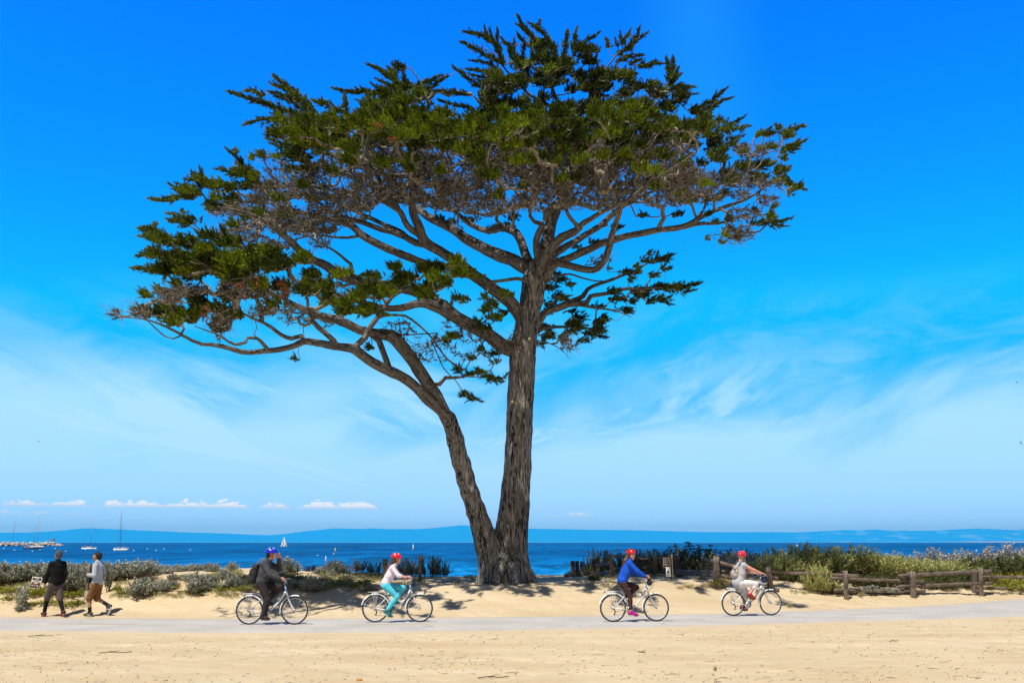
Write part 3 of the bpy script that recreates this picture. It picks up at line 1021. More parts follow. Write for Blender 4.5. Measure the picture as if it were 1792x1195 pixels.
# limbs traced on the photograph: (px, py, metres behind the foot of the trunk, radius in photo pixels)
TRUNK = [(888, 1024, 0, 38), (890, 1000, 0, 35), (893, 960, 0, 30.5), (897, 920, 0, 27.5), (901, 880, 0, 26.5), (903, 853, 0, 25.5), (907, 780, 0, 24.5), (910, 727, 0, 23),
         (913, 660, 0, 23), (916, 602, 0, 23.5), (922, 560, 0, 21.5), (930, 525, 0, 21), (935, 492, 0, 22), (941, 470, 0, 21)]
STEM = [(868, 1024, -.1, 25), (863, 990, -.1, 24), (853, 950, -.2, 22), (842, 918, -.3, 18.5), (822, 861, -.5, 17.5), (808, 811, -.7, 16), (797, 769, -.9, 15.5), (785, 732, -1.1, 14)]
LIMBS = dict(
    a=[(897, 615, 0, 14), (880, 605, -.3, 14), (850, 585, -.8, 13), (800, 556, -1.5, 12), (765, 537, -2, 10), (735, 531, -2.3, 8), (704, 538, -2.5, 7), (672, 538, -2.8, 6), (640, 530, -3, 5), (600, 520, -3.2, 4), (560, 500, -3.5, 3)],
    b=[(918, 565, 0, 13), (900, 538, -.2, 13), (879, 517, -.4, 12), (850, 497, -.6, 12), (823, 476, -.9, 11), (797, 457, -1.1, 10.5), (768, 438, -1.4, 10), (742, 424, -1.6, 10.5), (733, 402, -1.8, 9), (722, 372, -2, 8), (721, 347, -2.2, 7)],
    b_up=[(721, 350, -2.2, 6.5), (728, 327, -2.4, 6), (723, 304, -2.6, 4.5), (727, 280, -3, 3), (735, 250, -3.2, 2)],
    b_left=[(720, 352, -2.2, 7), (708, 338, -2.5, 6.5), (689, 320, -2.8, 6), (679, 304, -3, 5), (682, 284, -3.2, 4), (690, 255, -3.5, 2.5)],
    b_far=[(738, 415, -1.5, 6), (714, 396, -1.9, 6), (701, 371, -2.3, 6), (677, 354, -2.7, 6), (660, 340, -3, 5.5), (650, 315, -3.3, 5), (644, 294, -3.5, 5), (640, 272, -3.7, 4.5), (645, 240, -4, 3), (650, 215, -4.3, 2)],
    b_mid=[(700, 372, -1.2, 5), (686, 345, -1, 5), (672, 328, -.8, 4.5), (657, 305, -.6, 4), (640, 280, -.4, 2.5)],
    c=[(938, 480, 0, 14), (920, 469, .2, 13), (897, 456, .6, 13), (871, 446, 1, 12), (841, 430, 1.4, 11), (817, 418, 1.7, 10), (793, 402, 2, 9), (769, 390, 2.3, 8.5), (748, 379, 2.6, 8), (720, 357, 3, 7), (695, 340, 3.3, 5), (660, 320, 3.6, 4), (620, 300, 4, 2.5)],
    c_low=[(925, 458, .3, 9), (905, 412, 1, 8), (880, 400, 1.8, 7), (850, 403, 2.4, 6), (820, 390, 3, 5), (790, 365, 3.4, 4), (750, 345, 3.8, 3)],
    d=[(745, 428, -1.5, 7), (728, 426, -1.4, 6.5), (710, 416, -1.2, 6.5), (686, 406, -1, 6), (668, 402, -.8, 5.5), (646, 394, -.6, 5), (620, 386, -.4, 4.5), (590, 375, -.2, 3.5), (550, 350, 0, 2.5), (515, 335, .2, 1.6)],
    d_two=[(718, 420, -1.2, 5), (700, 405, -.6, 4.5), (672, 393, -.2, 4.5), (640, 378, .2, 4), (600, 360, .6, 3), (560, 335, 1, 2)],
    e=[(800, 462, -1.1, 7), (770, 468, -1.2, 7), (740, 460, -1.3, 7), (700, 445, -1.4, 7.5), (680, 436, -1.4, 7.5), (651, 422, -1.5, 7.5), (633, 410, -1.5, 7.5), (612, 393, -1.4, 6.5), (588, 386, -1.3, 6), (560, 380, -1.2, 5), (525, 371, -1, 4.5), (480, 358, -.8, 3), (440, 345, -.6, 2), (400, 335, -.4, 1.2)],
    e_side=[(630, 412, -1.5, 3.5), (609, 416, -1.7, 3), (585, 415, -1.9, 2.5), (555, 412, -2.1, 2), (520, 418, -2.3, 1.2)],
    f=[(800, 553, -1.5, 9), (777, 533, -1.6, 9), (745, 518, -1.5, 9), (710, 506, -1.4, 9.5), (671, 500, -1.3, 10), (640, 496, -1.3, 10), (615, 488, -1.3, 10.5), (592, 482, -1.3, 10), (572, 466, -1.3, 9), (548, 454, -1.4, 8), (528, 440, -1.4, 7.5), (506, 418, -1.5, 7), (488, 404, -1.6, 5.5), (460, 385, -1.8, 4), (420, 370, -2, 2.5), (380, 362, -2.2, 1.5)],
    f_twig=[(617, 484, -1.3, 3.2), (614, 462, -1.4, 3), (605, 456, -1.5, 2.8), (589, 442, -1.6, 2.5), (560, 424, -1.8, 2), (535, 412, -2, 1.2)],
    g=[(786, 740, -1.1, 12), (775, 717, -1.2, 12.5), (758, 684, -1.3, 12.5), (736, 652, -1.5, 12), (720, 628, -1.6, 12), (699, 602, -1.8, 12.5), (683, 588, -1.9, 12), (657, 585, -2, 9.5), (631, 579, -2.2, 9), (607, 567, -2.4, 9), (580, 557, -2.6, 8), (552, 550, -2.8, 7), (525, 538, -3, 6), (500, 525, -3.2, 4), (465, 508, -3.5, 3), (430, 500, -3.8, 2), (390, 490, -4, 1.3)],
    g_stub=[(700, 604, -1.8, 9), (692, 590, -1.7, 8), (689, 584, -1.7, 5)],
    h=[(783, 728, -1.2, 12), (770, 715, -1.4, 11.5), (753, 700, -1.5, 11), (729, 678, -1.8, 10), (703, 661, -2, 10), (679, 648, -2.2, 10), (655, 635, -2.4, 9.5), (633, 620, -2.6, 9.5), (615, 610, -2.8, 9), (600, 607, -2.9, 8), (580, 603, -3, 7.5), (552, 599, -3.2, 7), (532, 597, -3.3, 6.5), (514, 605, -3.4, 5.5), (490, 611, -3.6, 5.5), (465, 613, -3.7, 5), (441, 616, -3.8, 5), (421, 615, -3.9, 4.8),
       (401, 609, -4, 4.5), (375, 603, -4.1, 4), (353, 602, -4.2, 3.5), (335, 595, -4.3, 3), (317, 585, -4.4, 2.8), (294, 573, -4.5, 2.3), (280, 567, -4.6, 2), (260, 560, -4.7, 1.6), (240, 557, -4.8, 1.2), (214, 555, -4.9, 1), (192, 552, -5, .6)],
    h_one=[(469, 612, -3.7, 4), (459, 600, -3.8, 3.6), (450, 592, -3.9, 3.2), (433, 591, -4, 3), (430, 599, -4, 3), (411, 603, -4.1, 2.8), (400, 598, -4.2, 2.4), (391, 591, -4.3, 2.2), (375, 583, -4.4, 1.8), (361, 578, -4.5, 1.4), (340, 570, -4.6, 1)],
    h_two=[(534, 597, -3.3, 4.5), (527, 588, -3.2, 4.5), (510, 592, -3.2, 4.2), (492, 585, -3.2, 4), (476, 573, -3.3, 3.6), (458, 563, -3.4, 3.2), (440, 556, -3.5, 2.8), (425, 548, -3.6, 2), (400, 540, -3.8, 1.4)],
    h_three=[(320, 586, -4.4, 1.6), (303, 593, -4.4, 1.5), (288, 588, -4.4, 1.4), (270, 572, -4.5, 1.2), (255, 558, -4.6, 1), (245, 545, -4.7, .9), (240, 530, -4.8, .7)],
    i=[(587, 603, -3, 5.5), (584, 596, -3, 5.2), (568, 581, -2.9, 5), (548, 563, -2.8, 4.6), (540, 541, -2.7, 3.6), (538, 524, -2.7, 3), (530, 505, -2.8, 2), (515, 490, -3, 1.4)],
    j=[(618, 611, -2.8, 6), (628, 601, -2.7, 6), (640, 590, -2.6, 6.2), (643, 580, -2.6, 5.5), (657, 561, -2.9, 5), (671, 541, -3.2, 4.5), (685, 520, -3.5, 3.8), (706, 508, -3.8, 3), (725, 500, -4, 2)],
    k=[(682, 650, -2.2, 6), (676, 630, -2.1, 6), (669, 612, -2, 6), (663, 597, -2, 6), (652, 588, -2, 6)],
    l=[(649, 589, -2, 2), (690, 587, -1.9, 1.6), (739, 584, -1.8, 1.3), (765, 583, -1.7, .9)],
    m=[(655, 560, -2.8, 3.2), (672, 552, -2.7, 3), (690, 551, -2.6, 2.6), (710, 553, -2.5, 2.4), (728, 565, -2.4, 2.3), (745, 580, -2.4, 2.1), (760, 597, -2.4, 1.9), (776, 620, -2.3, 1.7), (790, 633, -2.3, 1.2), (815, 648, -2.2, .8)],
    n=[(754, 595, -2.4, 1.4), (767, 623, -2.4, 1.3), (777, 645, -2.4, 1.2), (797, 665, -2.3, 1), (810, 684, -2.3, .8), (828, 698, -2.2, .5)],
    o=[(758, 678, -1.3, 4), (764, 672, -1.4, 4), (769, 673, -1.5, 4), (780, 661, -1.6, 3.6), (793, 661, -1.7, 3), (812, 659, -1.8, 2)],
    p=[(935, 508, 0, 5), (912, 488, -.4, 4), (880, 491, -.8, 3.5), (853, 493, -1.2, 3), (825, 487, -1.6, 2), (800, 480, -2, 1.4)],
    q=[(943, 470, 0, 17), (950, 450, .3, 14), (957, 425, .8, 13), (962, 405, 1.2, 12), (968, 380, 1.5, 11), (980, 350, 1.8, 9), (995, 320, 2, 8), (1005, 280, 2, 7), (1003, 240, 2, 5.5), (985, 200, 2, 4.5), (968, 160, 2, 3.5), (955, 120, 2, 2.6), (950, 90, 2, 1.6)],
    q_right=[(1000, 305, 2, 5), (1020, 270, 2, 4.5), (1040, 230, 2, 4), (1047, 190, 1.8, 3.4), (1050, 150, 1.6, 2.6), (1065, 115, 1.4, 1.8), (1090, 85, 1.2, 1)],
    q_far=[(1004, 290, 2, 4.5), (1040, 265, 2.2, 4.2), (1080, 245, 2.4, 3.6), (1120, 215, 2.4, 3), (1150, 180, 2.4, 2), (1172, 140, 2.4, 1.2)],
    q_left=[(990, 210, 2, 4), (960, 185, 1.8, 3.6), (930, 168, 1.6, 3), (900, 140, 1.4, 2.4), (875, 110, 1.3, 1.5), (850, 85, 1.2, .8)],
    q_low=[(985, 345, 1.7, 4.5), (950, 300, 1, 4.2), (915, 260, .6, 3.6), (880, 225, .4, 3), (850, 190, .2, 2.4), (825, 165, 0, 1.4)],
    r0=[(945, 470, -.2, 8), (941, 447, -.5, 7.5), (939, 420, -.8, 7), (946, 403, -1, 6.5), (949, 393, -1.2, 5), (935, 388, -1.4, 4), (928, 378, -1.6, 3.6), (927, 368, -1.8, 3.2), (931, 357, -2, 4), (938, 340, -2.2, 5), (940, 314, -2.5, 4.8), (949, 297, -2.8, 4), (960, 272, -3.2, 3), (965, 245, -3.6, 2)],
    r1=[(944, 478, -.5, 10), (953, 451, -.9, 10), (969, 429, -1.2, 9.5), (984, 415, -1.5, 9), (1004, 405, -1.8, 8), (1013, 398, -2, 7), (1005, 389, -2.2, 4), (994, 375, -2.4, 3.6), (989, 357, -2.6, 3), (985, 335, -3, 2), (990, 305, -3.4, 1.4)],
    r1_right=[(1010, 402, -1.9, 6), (1020, 391, -2.1, 5.5), (1036, 382, -2.4, 5), (1061, 368, -2.8, 4.5), (1083, 358, -3.2, 4), (1102, 348, -3.6, 3.6), (1125, 329, -4, 3), (1145, 305, -4.3, 2)],
    r2=[(950, 470, .3, 10), (965, 452, .5, 8), (977, 440, .7, 7), (1004, 424, 1.2, 6.5), (1027, 409, 1.7, 6), (1051, 395, 2.2, 6), (1071, 377, 2.7, 5.5), (1095, 358, 3.2, 4.5), (1130, 340, 3.7, 3), (1170, 325, 4.2, 2)],
    r3=[(946, 490, 0, 11), (955, 474, 0, 10), (967, 463, 0, 8), (994, 452, -.1, 7.5), (1021, 441, -.2, 7.5), (1044, 430, -.3, 7), (1064, 422, -.4, 7), (1099, 412, -.6, 6.5), (1121, 409, -.7, 6.5), (1151, 404, -.9, 6), (1180, 401, -1, 5.5), (1199, 397, -1.1, 5.5), (1214, 389, -1.2, 5), (1230, 379, -1.3, 4.6), (1260, 365, -1.5, 4), (1288, 355, -1.7, 3.4), (1305, 349, -1.8, 3), (1325, 338, -2, 2.2), (1350, 322, -2.2, 1.5), (1375, 318, -2.4, 1)],
    r3_low=[(1195, 399, -1.1, 4), (1220, 392, -.9, 4), (1240, 391, -.7, 3.4), (1256, 391, -.6, 3), (1270, 389, -.5, 2.6), (1282, 401, -.5, 2.2), (1300, 407, -.5, 2), (1329, 405, -.6, 1.6), (1345, 390, -.7, 1.2), (1365, 386, -.8, .8)],
    r3_up=[(1213, 389, -1.2, 3.4), (1225, 376, -1, 3), (1232, 366, -.8, 2.6), (1237, 350, -.6, 2), (1250, 330, -.4, 1.6), (1280, 308, -.2, 1.4), (1310, 288, 0, 1.2), (1345, 262, .2, .9), (1380, 240, .4, .6)],
    r3_dead=[(1283, 402, -.5, 1.6), (1287, 413, -.5, 1.3), (1294, 423, -.5, 1.1), (1310, 420, -.5, .8), (1322, 408, -.5, .6)],
    r4=[(957, 485, -.5, 9), (970, 462, -.8, 7.5), (990, 462, -1, 7), (1011, 468, -1.3, 6.8), (1038, 472, -1.6, 6.8), (1052, 464, -1.8, 6.8), (1062, 447, -2, 6.4), (1068, 430, -2.1, 6.6), (1071, 414, -2.3, 6.2), (1078, 390, -2.6, 6), (1085, 362, -3, 5), (1074, 338, -3.4, 3), (1063, 317, -3.7, 2.2), (1057, 293, -4, 1.4)],
    r4_right=[(1084, 364, -3, 4.4), (1100, 349, -3.2, 4.2), (1124, 329, -3.5, 3.6), (1150, 312, -3.8, 3), (1185, 290, -4.1, 2.2), (1220, 265, -4.4, 1.4)],
    r5=[(930, 575, .2, 12), (944, 559, .2, 9), (952, 548, .3, 7), (972, 539, .6, 7), (988, 533, .8, 7), (1004, 525, 1, 5.5), (1020, 518, 1.2, 5), (1028, 506, 1.4, 4), (1044, 498, 1.6, 3.4), (1065, 491, 1.8, 3), (1089, 482, 2, 2.6), (1113, 473, 2.2, 2), (1137, 459, 2.4, 1.4), (1160, 450, 2.5, .8)],
    r5_low=[(985, 535, .8, 6), (1006, 532, .8, 6), (1028, 529, .8, 5.5), (1035, 518, .9, 4.5), (1060, 514, 1, 4), (1087, 506, 1.1, 3.4), (1121, 505, 1.2, 2.6), (1160, 503, 1.3, 1.8), (1200, 501, 1.4, .9)],
    r5_end=[(1010, 532, .8, 4), (1035, 537, .6, 3), (1060, 541, .4, 2.2), (1085, 546, .3, 1.4), (1105, 555, .2, .7)],
    r6=[(935, 585, .4, 5), (950, 575, .7, 3.5), (975, 572, 1, 3), (1005, 572, 1.2, 2.4), (1035, 575, 1.4, 1.5)],
    r7=[(948, 500, .3, 5), (962, 489, .6, 3.2), (978, 483, .8, 2.6), (996, 480, 1, 2.2), (1020, 487, 1.2, 1.8), (1045, 492, 1.4, 1.4), (1075, 490, 1.6, .8)],
    low_right=[(930, 592, .3, 2), (945, 597, .5, 1.2), (965, 602, .8, 1), (985, 614, 1, .7), (995, 626, 1.1, .4)],
)

# foliage: pads (px, py, half width, half height, zone) and outline sprays (tip ... base)
PADS_TXT = """
B 720 235 70 18;B 820 215 70 20;B 930 235 80 22;B 1040 225 80 22;B 1130 235 60 22;B 620 245 50 16;B 560 265 40 12;B 1190 250 40 16;K 660 226 50 14;K 720 235 54 15;K 780 232 50 15;K 840 236 44 13;K 730 212 50 10;K 900 232 40 12;L 480 328 20 5;B 520 345 22 6;B 560 328 22 6;B 600 345 22 6;L 500 378 20 4;B 545 388 22 5;B 590 370 22 5;L 430 383 18 4;B 640 318 22 6;B 690 308 22 6;B 760 322 22 6;B 830 308 24 7;B 900 302 24 7;B 970 332 22 6;B 1040 305 24 7;B 1100 322 24 6;B 1170 308 22 7;B 1218 322 20 6;L 395 350 16 4;B 1000 352 22 5;B 740 345 20 5;B 870 345 22 5;B 560 402 40 7;B 480 402 30 7;B 780 388 26 6;B 700 352 30 7;B 620 360 30 7;I 560 240 60 16;I 650 240 56 16;I 740 245 60 16;I 840 245 66 18;I 940 250 70 18;I 1040 245 66 18;I 1130 235 56 18;I 1000 215 80 16;I 880 210 70 14;I 700 215 50 12;J 640 258 14 5;J 612 284 14 5;J 585 300 12 4;J 672 290 12 5;J 726 296 14 5;J 775 305 12 4;J 842 292 14 5;J 935 276 14 5;J 980 268 16 5;J 1022 262 16 6;J 1060 276 14 5;J 1105 262 16 6;J 1150 276 14 5;J 1180 290 14 5;J 910 330 12 4;J 870 346 10 4;J 1010 318 12 4;J 1140 330 12 4;J 540 330 12 4;J 500 352 12 4;J 455 376 12 4;J 1185 345 12 4;J 560 352 12 4;J 420 395 12 4;J 800 275 60 9;J 900 285 60 8;J 1000 285 60 8;J 1090 280 50 9;J 700 280 50 8;J 620 275 40 7;J 860 310 40 6;J 960 320 30 5;J 1130 300 30 7;H 880 290 80 14;H 1000 290 70 14;H 1110 290 60 14;H 760 290 60 14;H 640 300 50 12;H 1190 320 40 10;H 930 320 50 10;H 1060 330 50 10;H 820 330 50 10;H 700 330 40 8;H 530 330 40 8;H 470 345 30 6
F 560 235 55 18;F 515 222 38 14;F 600 222 50 16;F 640 216 36 12;F 545 258 50 13;F 500 240 28 10;F 585 258 40 9;F 520 275 30 8;F 620 262 14 9;F 680 190 45 14
T 700 130 14 14;T 715 155 26 14;T 735 170 34 12;T 690 165 24 12;F 712 205 38 14;F 768 208 34 10;T 700 185 30 10;F 660 238 28 8;F 702 242 24 12;F 735 258 18 8;F 772 243 34 14;F 800 232 24 12;F 790 262 30 10
F 845 228 36 14;F 840 252 30 9;F 870 212 44 9;F 905 228 46 14;F 940 218 36 12;F 955 240 28 10;F 905 258 36 9;F 1010 224 30 10;F 1030 250 12 7;F 1062 242 28 9;F 1000 205 50 9
F 1085 215 46 11;F 1130 208 46 10;F 1165 215 30 9;F 1200 222 40 11;F 1150 228 30 8;F 1090 195 50 8;F 985 250 16 7;F 905 285 14 6;F 858 300 7 5
T 950 128 60 26;T 1000 145 80 26;T 1060 145 50 20;T 1120 160 46 18;T 880 148 44 22;T 905 178 66 14;T 1150 182 46 12;T 850 185 34 10;T 1000 190 110 12;T 935 95 26 20;T 985 115 22 22;T 1020 100 26 18;T 1085 135 24 9;T 1180 165 20 14;T 860 165 40 14;T 1075 178 60 9;T 1215 200 30 9
R 1230 250 34 12;R 1240 268 26 9;R 1260 234 30 9;R 1235 290 14 7;R 1272 305 18 7;R 1215 235 30 9;R 1245 215 26 9;R 1190 246 26 8;R 1250 282 14 6
R 1340 237 12 8;R 1325 243 11 7;R 1354 228 9 6;R 1374 268 9 7;R 1305 260 9 7;R 1372 240 12 6;R 1385 255 12 6;R 1350 255 12 6;R 1330 262 10 5;R 1290 270 9 5;R 1365 278 8 5;R 1270 280 8 5
R 1350 300 24 8;R 1310 290 38 6;R 1285 292 18 6;R 1340 290 18 6;R 1370 315 16 6;R 1385 326 14 6;R 1300 312 26 6;R 1330 310 20 5;R 1260 318 20 5;R 1380 341 5 4;R 1235 325 20 5
R 1355 386 14 5;R 1340 376 8 4;R 1352 365 7 4;R 1268 385 7 7;R 1250 392 5 4;R 1240 378 6 3;R 1325 395 14 4;R 1315 372 7 4;R 1240 418 6 3;R 1255 425 7 3;R 1265 415 5 3;R 1282 417 4 3;R 1225 352 7 4;R 1262 343 8 5;R 1205 350 20 5
L 430 300 15 11;L 350 342 34 8;L 330 338 26 8;L 392 326 24 7;L 430 330 28 7;L 372 363 24 6;L 345 390 24 4;L 460 330 20 5;L 420 350 24 6;L 360 315 12 8;L 440 315 14 8;L 463 273 7 5;L 486 276 5 4;L 447 279 5 4;L 400 368 20 5;L 455 352 20 5;L 320 386 16 5
B 520 285 24 9;B 530 300 24 8;B 540 312 26 7;B 505 300 10 6
M 300 421 32 8;M 330 427 33 7;M 300 455 32 11;M 332 461 42 13;M 360 470 46 13;M 322 477 42 8;M 380 446 38 14;M 402 430 28 8;M 422 460 38 12;M 442 450 28 10;M 365 416 18 5;M 395 488 32 8;M 350 488 18 5;M 470 450 28 11;M 500 452 24 8;M 522 455 20 6;M 470 470 28 9;M 440 478 30 8;M 410 475 30 8;M 495 470 20 7
M 308 500 14 4;M 295 512 14 4;M 315 517 12 4;M 290 543 28 7;M 315 550 14 6;M 310 565 20 5;M 270 547 14 4;M 330 560 14 5;M 345 548 12 5;D 372 545 24 14;D 382 568 16 12;D 352 520 20 5;D 402 550 18 7;M 420 553 7 6;D 398 580 7 6;D 340 525 12 4;D 400 525 20 6;D 420 520 16 5;M 267 516 12 4
M 550 456 16 6;M 560 486 20 5;M 600 484 22 3;M 565 515 22 8;M 592 531 24 8;M 600 545 22 7;M 630 547 28 5;M 480 537 14 5;M 528 515 14 7;M 500 500 14 7;M 470 500 20 6;M 545 500 16 5;M 580 505 18 5;M 650 545 24 4
N 700 496 28 8;N 722 488 24 8;N 742 470 18 8;N 770 470 16 8;N 792 480 22 6;N 802 463 16 6;N 762 490 24 8;N 822 484 14 3;N 700 472 12 5;N 650 510 34 6;N 692 516 30 6;N 740 515 28 8;N 780 500 16 5;N 665 488 16 4;N 640 522 22 5;N 760 508 18 6
C 870 530 14 6;C 855 542 14 5;C 882 520 14 5;C 868 558 14 8;C 853 578 12 7;C 800 590 24 4;C 780 600 12 3;C 860 522 12 4;C 845 562 12 5;C 880 545 8 6;C 825 575 10 4;C 785 540 14 4;C 800 520 14 4;C 820 525 10 4
C 822 655 11 4;C 842 655 14 4;C 857 661 14 4;C 800 645 7 4;C 818 690 9 5;C 831 698 10 3;C 862 620 10 4;C 845 610 9 4;C 830 628 7 3;C 880 665 6 3;C 812 648 9 4;C 870 632 8 3;C 520 627 8 2;C 655 610 9 4
B 850 402 34 6;B 882 396 24 6;B 652 370 18 8;B 1172 374 18 6;B 640 385 14 5;B 900 385 20 6;B 820 385 20 5;B 610 330 24 8;B 580 345 20 6;B 1120 378 16 5;B 1040 425 12 3;B 1010 432 10 3;B 760 360 24 6;B 1085 400 16 4;B 880 370 26 6;B 920 345 24 6;B 990 330 24 7;B 1060 330 20 7
S 1130 456 12 4;S 1152 455 18 4;S 1110 468 8 4;S 1162 468 7 3;S 1120 475 14 4;S 1145 481 12 4;S 1095 478 14 5;S 1100 488 10 4;S 1140 446 8 4;S 1112 507 38 7;S 1152 506 28 6;S 1182 501 18 5;S 1120 520 24 5;S 1156 523 14 4;S 1086 521 18 5;S 1100 530 9 4;S 1080 510 18 5;S 1130 530 8 3;S 1072 522 8 5
S 1050 538 18 3;S 1090 546 16 5;S 1047 565 18 7;S 1060 557 9 4;S 1036 582 18 6;S 1020 556 18 5;S 992 570 26 6;S 962 570 16 7;S 950 580 14 9;S 1000 582 14 4;S 955 500 16 7;S 980 491 18 5;S 966 515 18 7;S 986 522 14 4;S 1000 497 10 4;S 960 530 10 6;S 1025 592 9 3;S 1010 596 6 3;S 995 545 12 3;S 970 478 12 3;S 945 600 9 7;S 1010 565 18 6;S 975 590 12 5;S 960 545 8 5;S 1065 470 8 2;S 1020 437 10 2
"""
SPRAYS_TXT = """
L7:405 164,440 172,480 183,520 197,560 210;L5:430 160,448 165,470 178;L7:482 136,500 150,520 165,540 185,555 200;L5:475 148,500 160,525 175;L5:474 161,500 167,530 180;L5:479 166,510 177,540 190
L6:431 218,455 212,478 213,505 224;L4:476 199,492 196;L6:551 178,570 187,600 200,615 210;L5:560 177,575 190;L6:604 170,605 185,605 205;L7:591 157,618 162,650 165,690 168;L6:648 115,668 124,690 140,702 160;L5:660 140,678 148,700 160;L4:625 176,650 184,670 190;L5:645 194,670 196;L5:653 150,675 160
L5:470 234,500 243,540 246;L5:469 244,505 254,540 262;L5:478 253,515 262,545 270;L5:500 273,540 283,570 285;L6:506 292,535 298,560 305
T5:703 122,709 140,712 160;T6:770 133,745 143,720 155;T6:780 136,757 153,735 166;T5:762 160,790 165,822 175;T5:770 177,800 186,830 195;T4:757 182,740 186;T4:680 120,695 140
T6:816 57,838 63,858 74,878 90;T4:848 47,850 62,858 75;T5:857 54,866 75,878 95;T5:870 55,873 85,882 110;T6:809 75,833 89,855 105,885 122;T4:825 107,850 106,872 112;T6:795 120,810 132,832 150,862 166;T5:818 122,850 126,878 132;T4:823 130,858 140,880 148;T4:834 140,866 148,890 156
T5:877 68,890 85,897 112;T5:900 70,899 98,907 122;T6:908 32,920 50,944 70,962 92;T4:905 44,924 52,940 65;T4:945 37,941 52,945 66;T6:928 42,950 60,965 85,972 112;T6:908 62,917 76,916 100,926 130;T5:930 90,934 112;T5:945 85,941 108;T5:970 78,972 102,966 126;T6:993 57,990 82,988 112;T5:1010 50,1006 72,1000 98
T5:1045 60,1031 70,1014 82,1000 100;T4:1060 68,1064 80,1060 96;T5:1102 54,1095 70,1084 84;T6:1119 50,1113 65,1099 80,1080 92;T5:1130 60,1112 70,1095 82;T4:1077 70,1083 82;T4:1085 58,1090 74;T6:1120 98,1096 99,1078 104;T4:1120 106,1100 108;T6:1157 112,1132 117,1110 124;T4:1145 108,1128 116
T6:1166 104,1169 125,1167 150;T6:1179 104,1178 126,1172 152;T5:1187 120,1180 136,1172 150;T5:1192 130,1178 145,1165 158;T5:1213 153,1194 155,1170 160;T4:1218 165,1196 166,1175 170;T6:1269 157,1255 168,1238 179,1212 192;T5:1279 172,1256 178,1235 188;T4:1262 180,1240 190;T5:1300 206,1281 215,1255 223
R5:1310 222,1286 230,1262 238;R5:1297 239,1272 246;R5:1290 246,1265 256;R6:1404 222,1386 228,1362 240;R6:1405 248,1390 256,1366 260;R4:1395 262,1378 262;R6:1404 332,1386 326,1365 312;R5:1381 383,1364 386,1342 382;R4:1374 396,1350 394;R4:1366 293,1355 300;R4:1385 320,1372 310;R4:1298 252,1280 255
L7:404 268,416 277,428 290,442 304;L4:411 262,419 276;L5:382 297,400 299,422 306;L4:408 298,432 306;L4:397 307,420 311,440 316;L5:350 297,352 310,358 324;L5:337 302,345 316,352 328;L4:325 315,345 319;L6:299 325,316 331,342 336;L4:310 322,330 329;L6:267 349,290 352,316 350;L4:293 345,318 345;L5:294 375,315 379,345 386;L4:296 385,328 389;L4:318 368,330 378;L4:372 322,392 326
M6:252 402,268 405,288 416;M4:272 392,276 406;M6:248 413,275 415,300 420;M6:243 447,265 446,290 450;M6:238 470,265 472,295 472;M4:268 438,285 442;M5:287 508,300 512,320 515;M5:240 543,262 548,284 551;M4:250 551,270 554;M4:285 533,288 543;M4:300 535,305 545;M4:540 450,545 452;M4:288 480,310 482;M4:388 398,392 412;M4:365 405,372 414
N4:845 483,822 484,800 482;N4:643 478,625 482;N4:615 474,610 484;N4:825 470,808 470;M4:522 452,505 452;M4:680 553,650 546
S5:1175 447,1155 452,1135 455;S4:1150 443,1147 452;S6:1222 497,1198 502,1165 506;S4:1172 470,1158 469;S4:1175 533,1155 526,1130 520;S5:1058 590,1040 584,1020 578;S4:1108 546,1090 546;S4:1066 560,1050 562;S4:1215 508,1195 509;S4:1155 520,1138 520
C4:840 702,828 697,816 690;C4:876 662,858 660,840 656
"""
TWIGS_TXT = """
720 262 80 24;620 290 66 22;800 300 88 32;900 292 76 34;980 302 76 38;1080 302 76 40;1160 290 56 42;1200 320 56 28;560 300 36 16;500 330 54 20;460 360 54 20;520 382 54 18;600 350 66 22;720 330 56 28;1280 312 56 16;1330 322 36 10;1220 342 46 12;400 372 36 8;445 396 56 10;850 360 56 18;950 352 56 22;1050 348 56 18;1150 350 46 12;540 402 56 10;405 412 54 8;430 502 46 22;480 512 36 12;545 500 36 12;500 542 46 8;340 508 30 10
1000 262 60 20;1120 262 50 20;860 262 60 18;740 292 60 20;660 262 40 18;1150 258 40 20;1180 310 40 24;1090 270 50 24;1040 300 50 24;940 270 50 22;830 330 60 24;780 350 50 18;640 340 50 20;480 385 40 14;580 385 40 10;440 420 40 8;480 430 30 8;560 425 20 8;390 560 20 20;300 520 30 12;1290 405 30 12;1300 375 30 12;1340 350 20 10;1310 265 30 12;1290 340 20 10;620 520 40 8;460 545 26 10
"""
TWIGS2_TXT = "800 572 28 14;832 590 36 9;822 620 28 8;760 610 40 24;700 580 30 20;250 545 22 14;215 550 20 8;990 600 20 16;1050 455 26 9;1280 415 34 12;900 600 20 20;600 500 50 8;580 560 30 10;520 560 30 10;470 275 16 10;500 290 14 14;470 300 22 12;960 470 16 6"
RUST = [(497, 487, 7, 7), (500, 502, 8, 8), (497, 513, 6, 5), (420, 500, 5, 9), (448, 488, 5, 9), (362, 555, 6, 10), (385, 585, 6, 8), (663, 218, 5, 4), (688, 240, 5, 4), (360, 540, 5, 8)]
ZONES = dict(K=(-6.6, 1.4), I=(-1.7, 1.2), J=(-4.0, 1.4), H=(3.6, 1.3), F=(-5.2, 2.2), T=(1.3, 1.7), R=(-1.4, 1.3), L=(-1.6, 1.2), B=(3.4, 1.4), M=(-7.2, 1.3), D=(-6.4, .9), N=(-5.0, 1.2), C=(-1.4, .7), S=(1.3, .8))  # zones I and K hold pads added to block sun from the trunk


def parse(t):
    return [q for ln in t.strip().split('\n') for q in ln.split(';') if q.strip()]


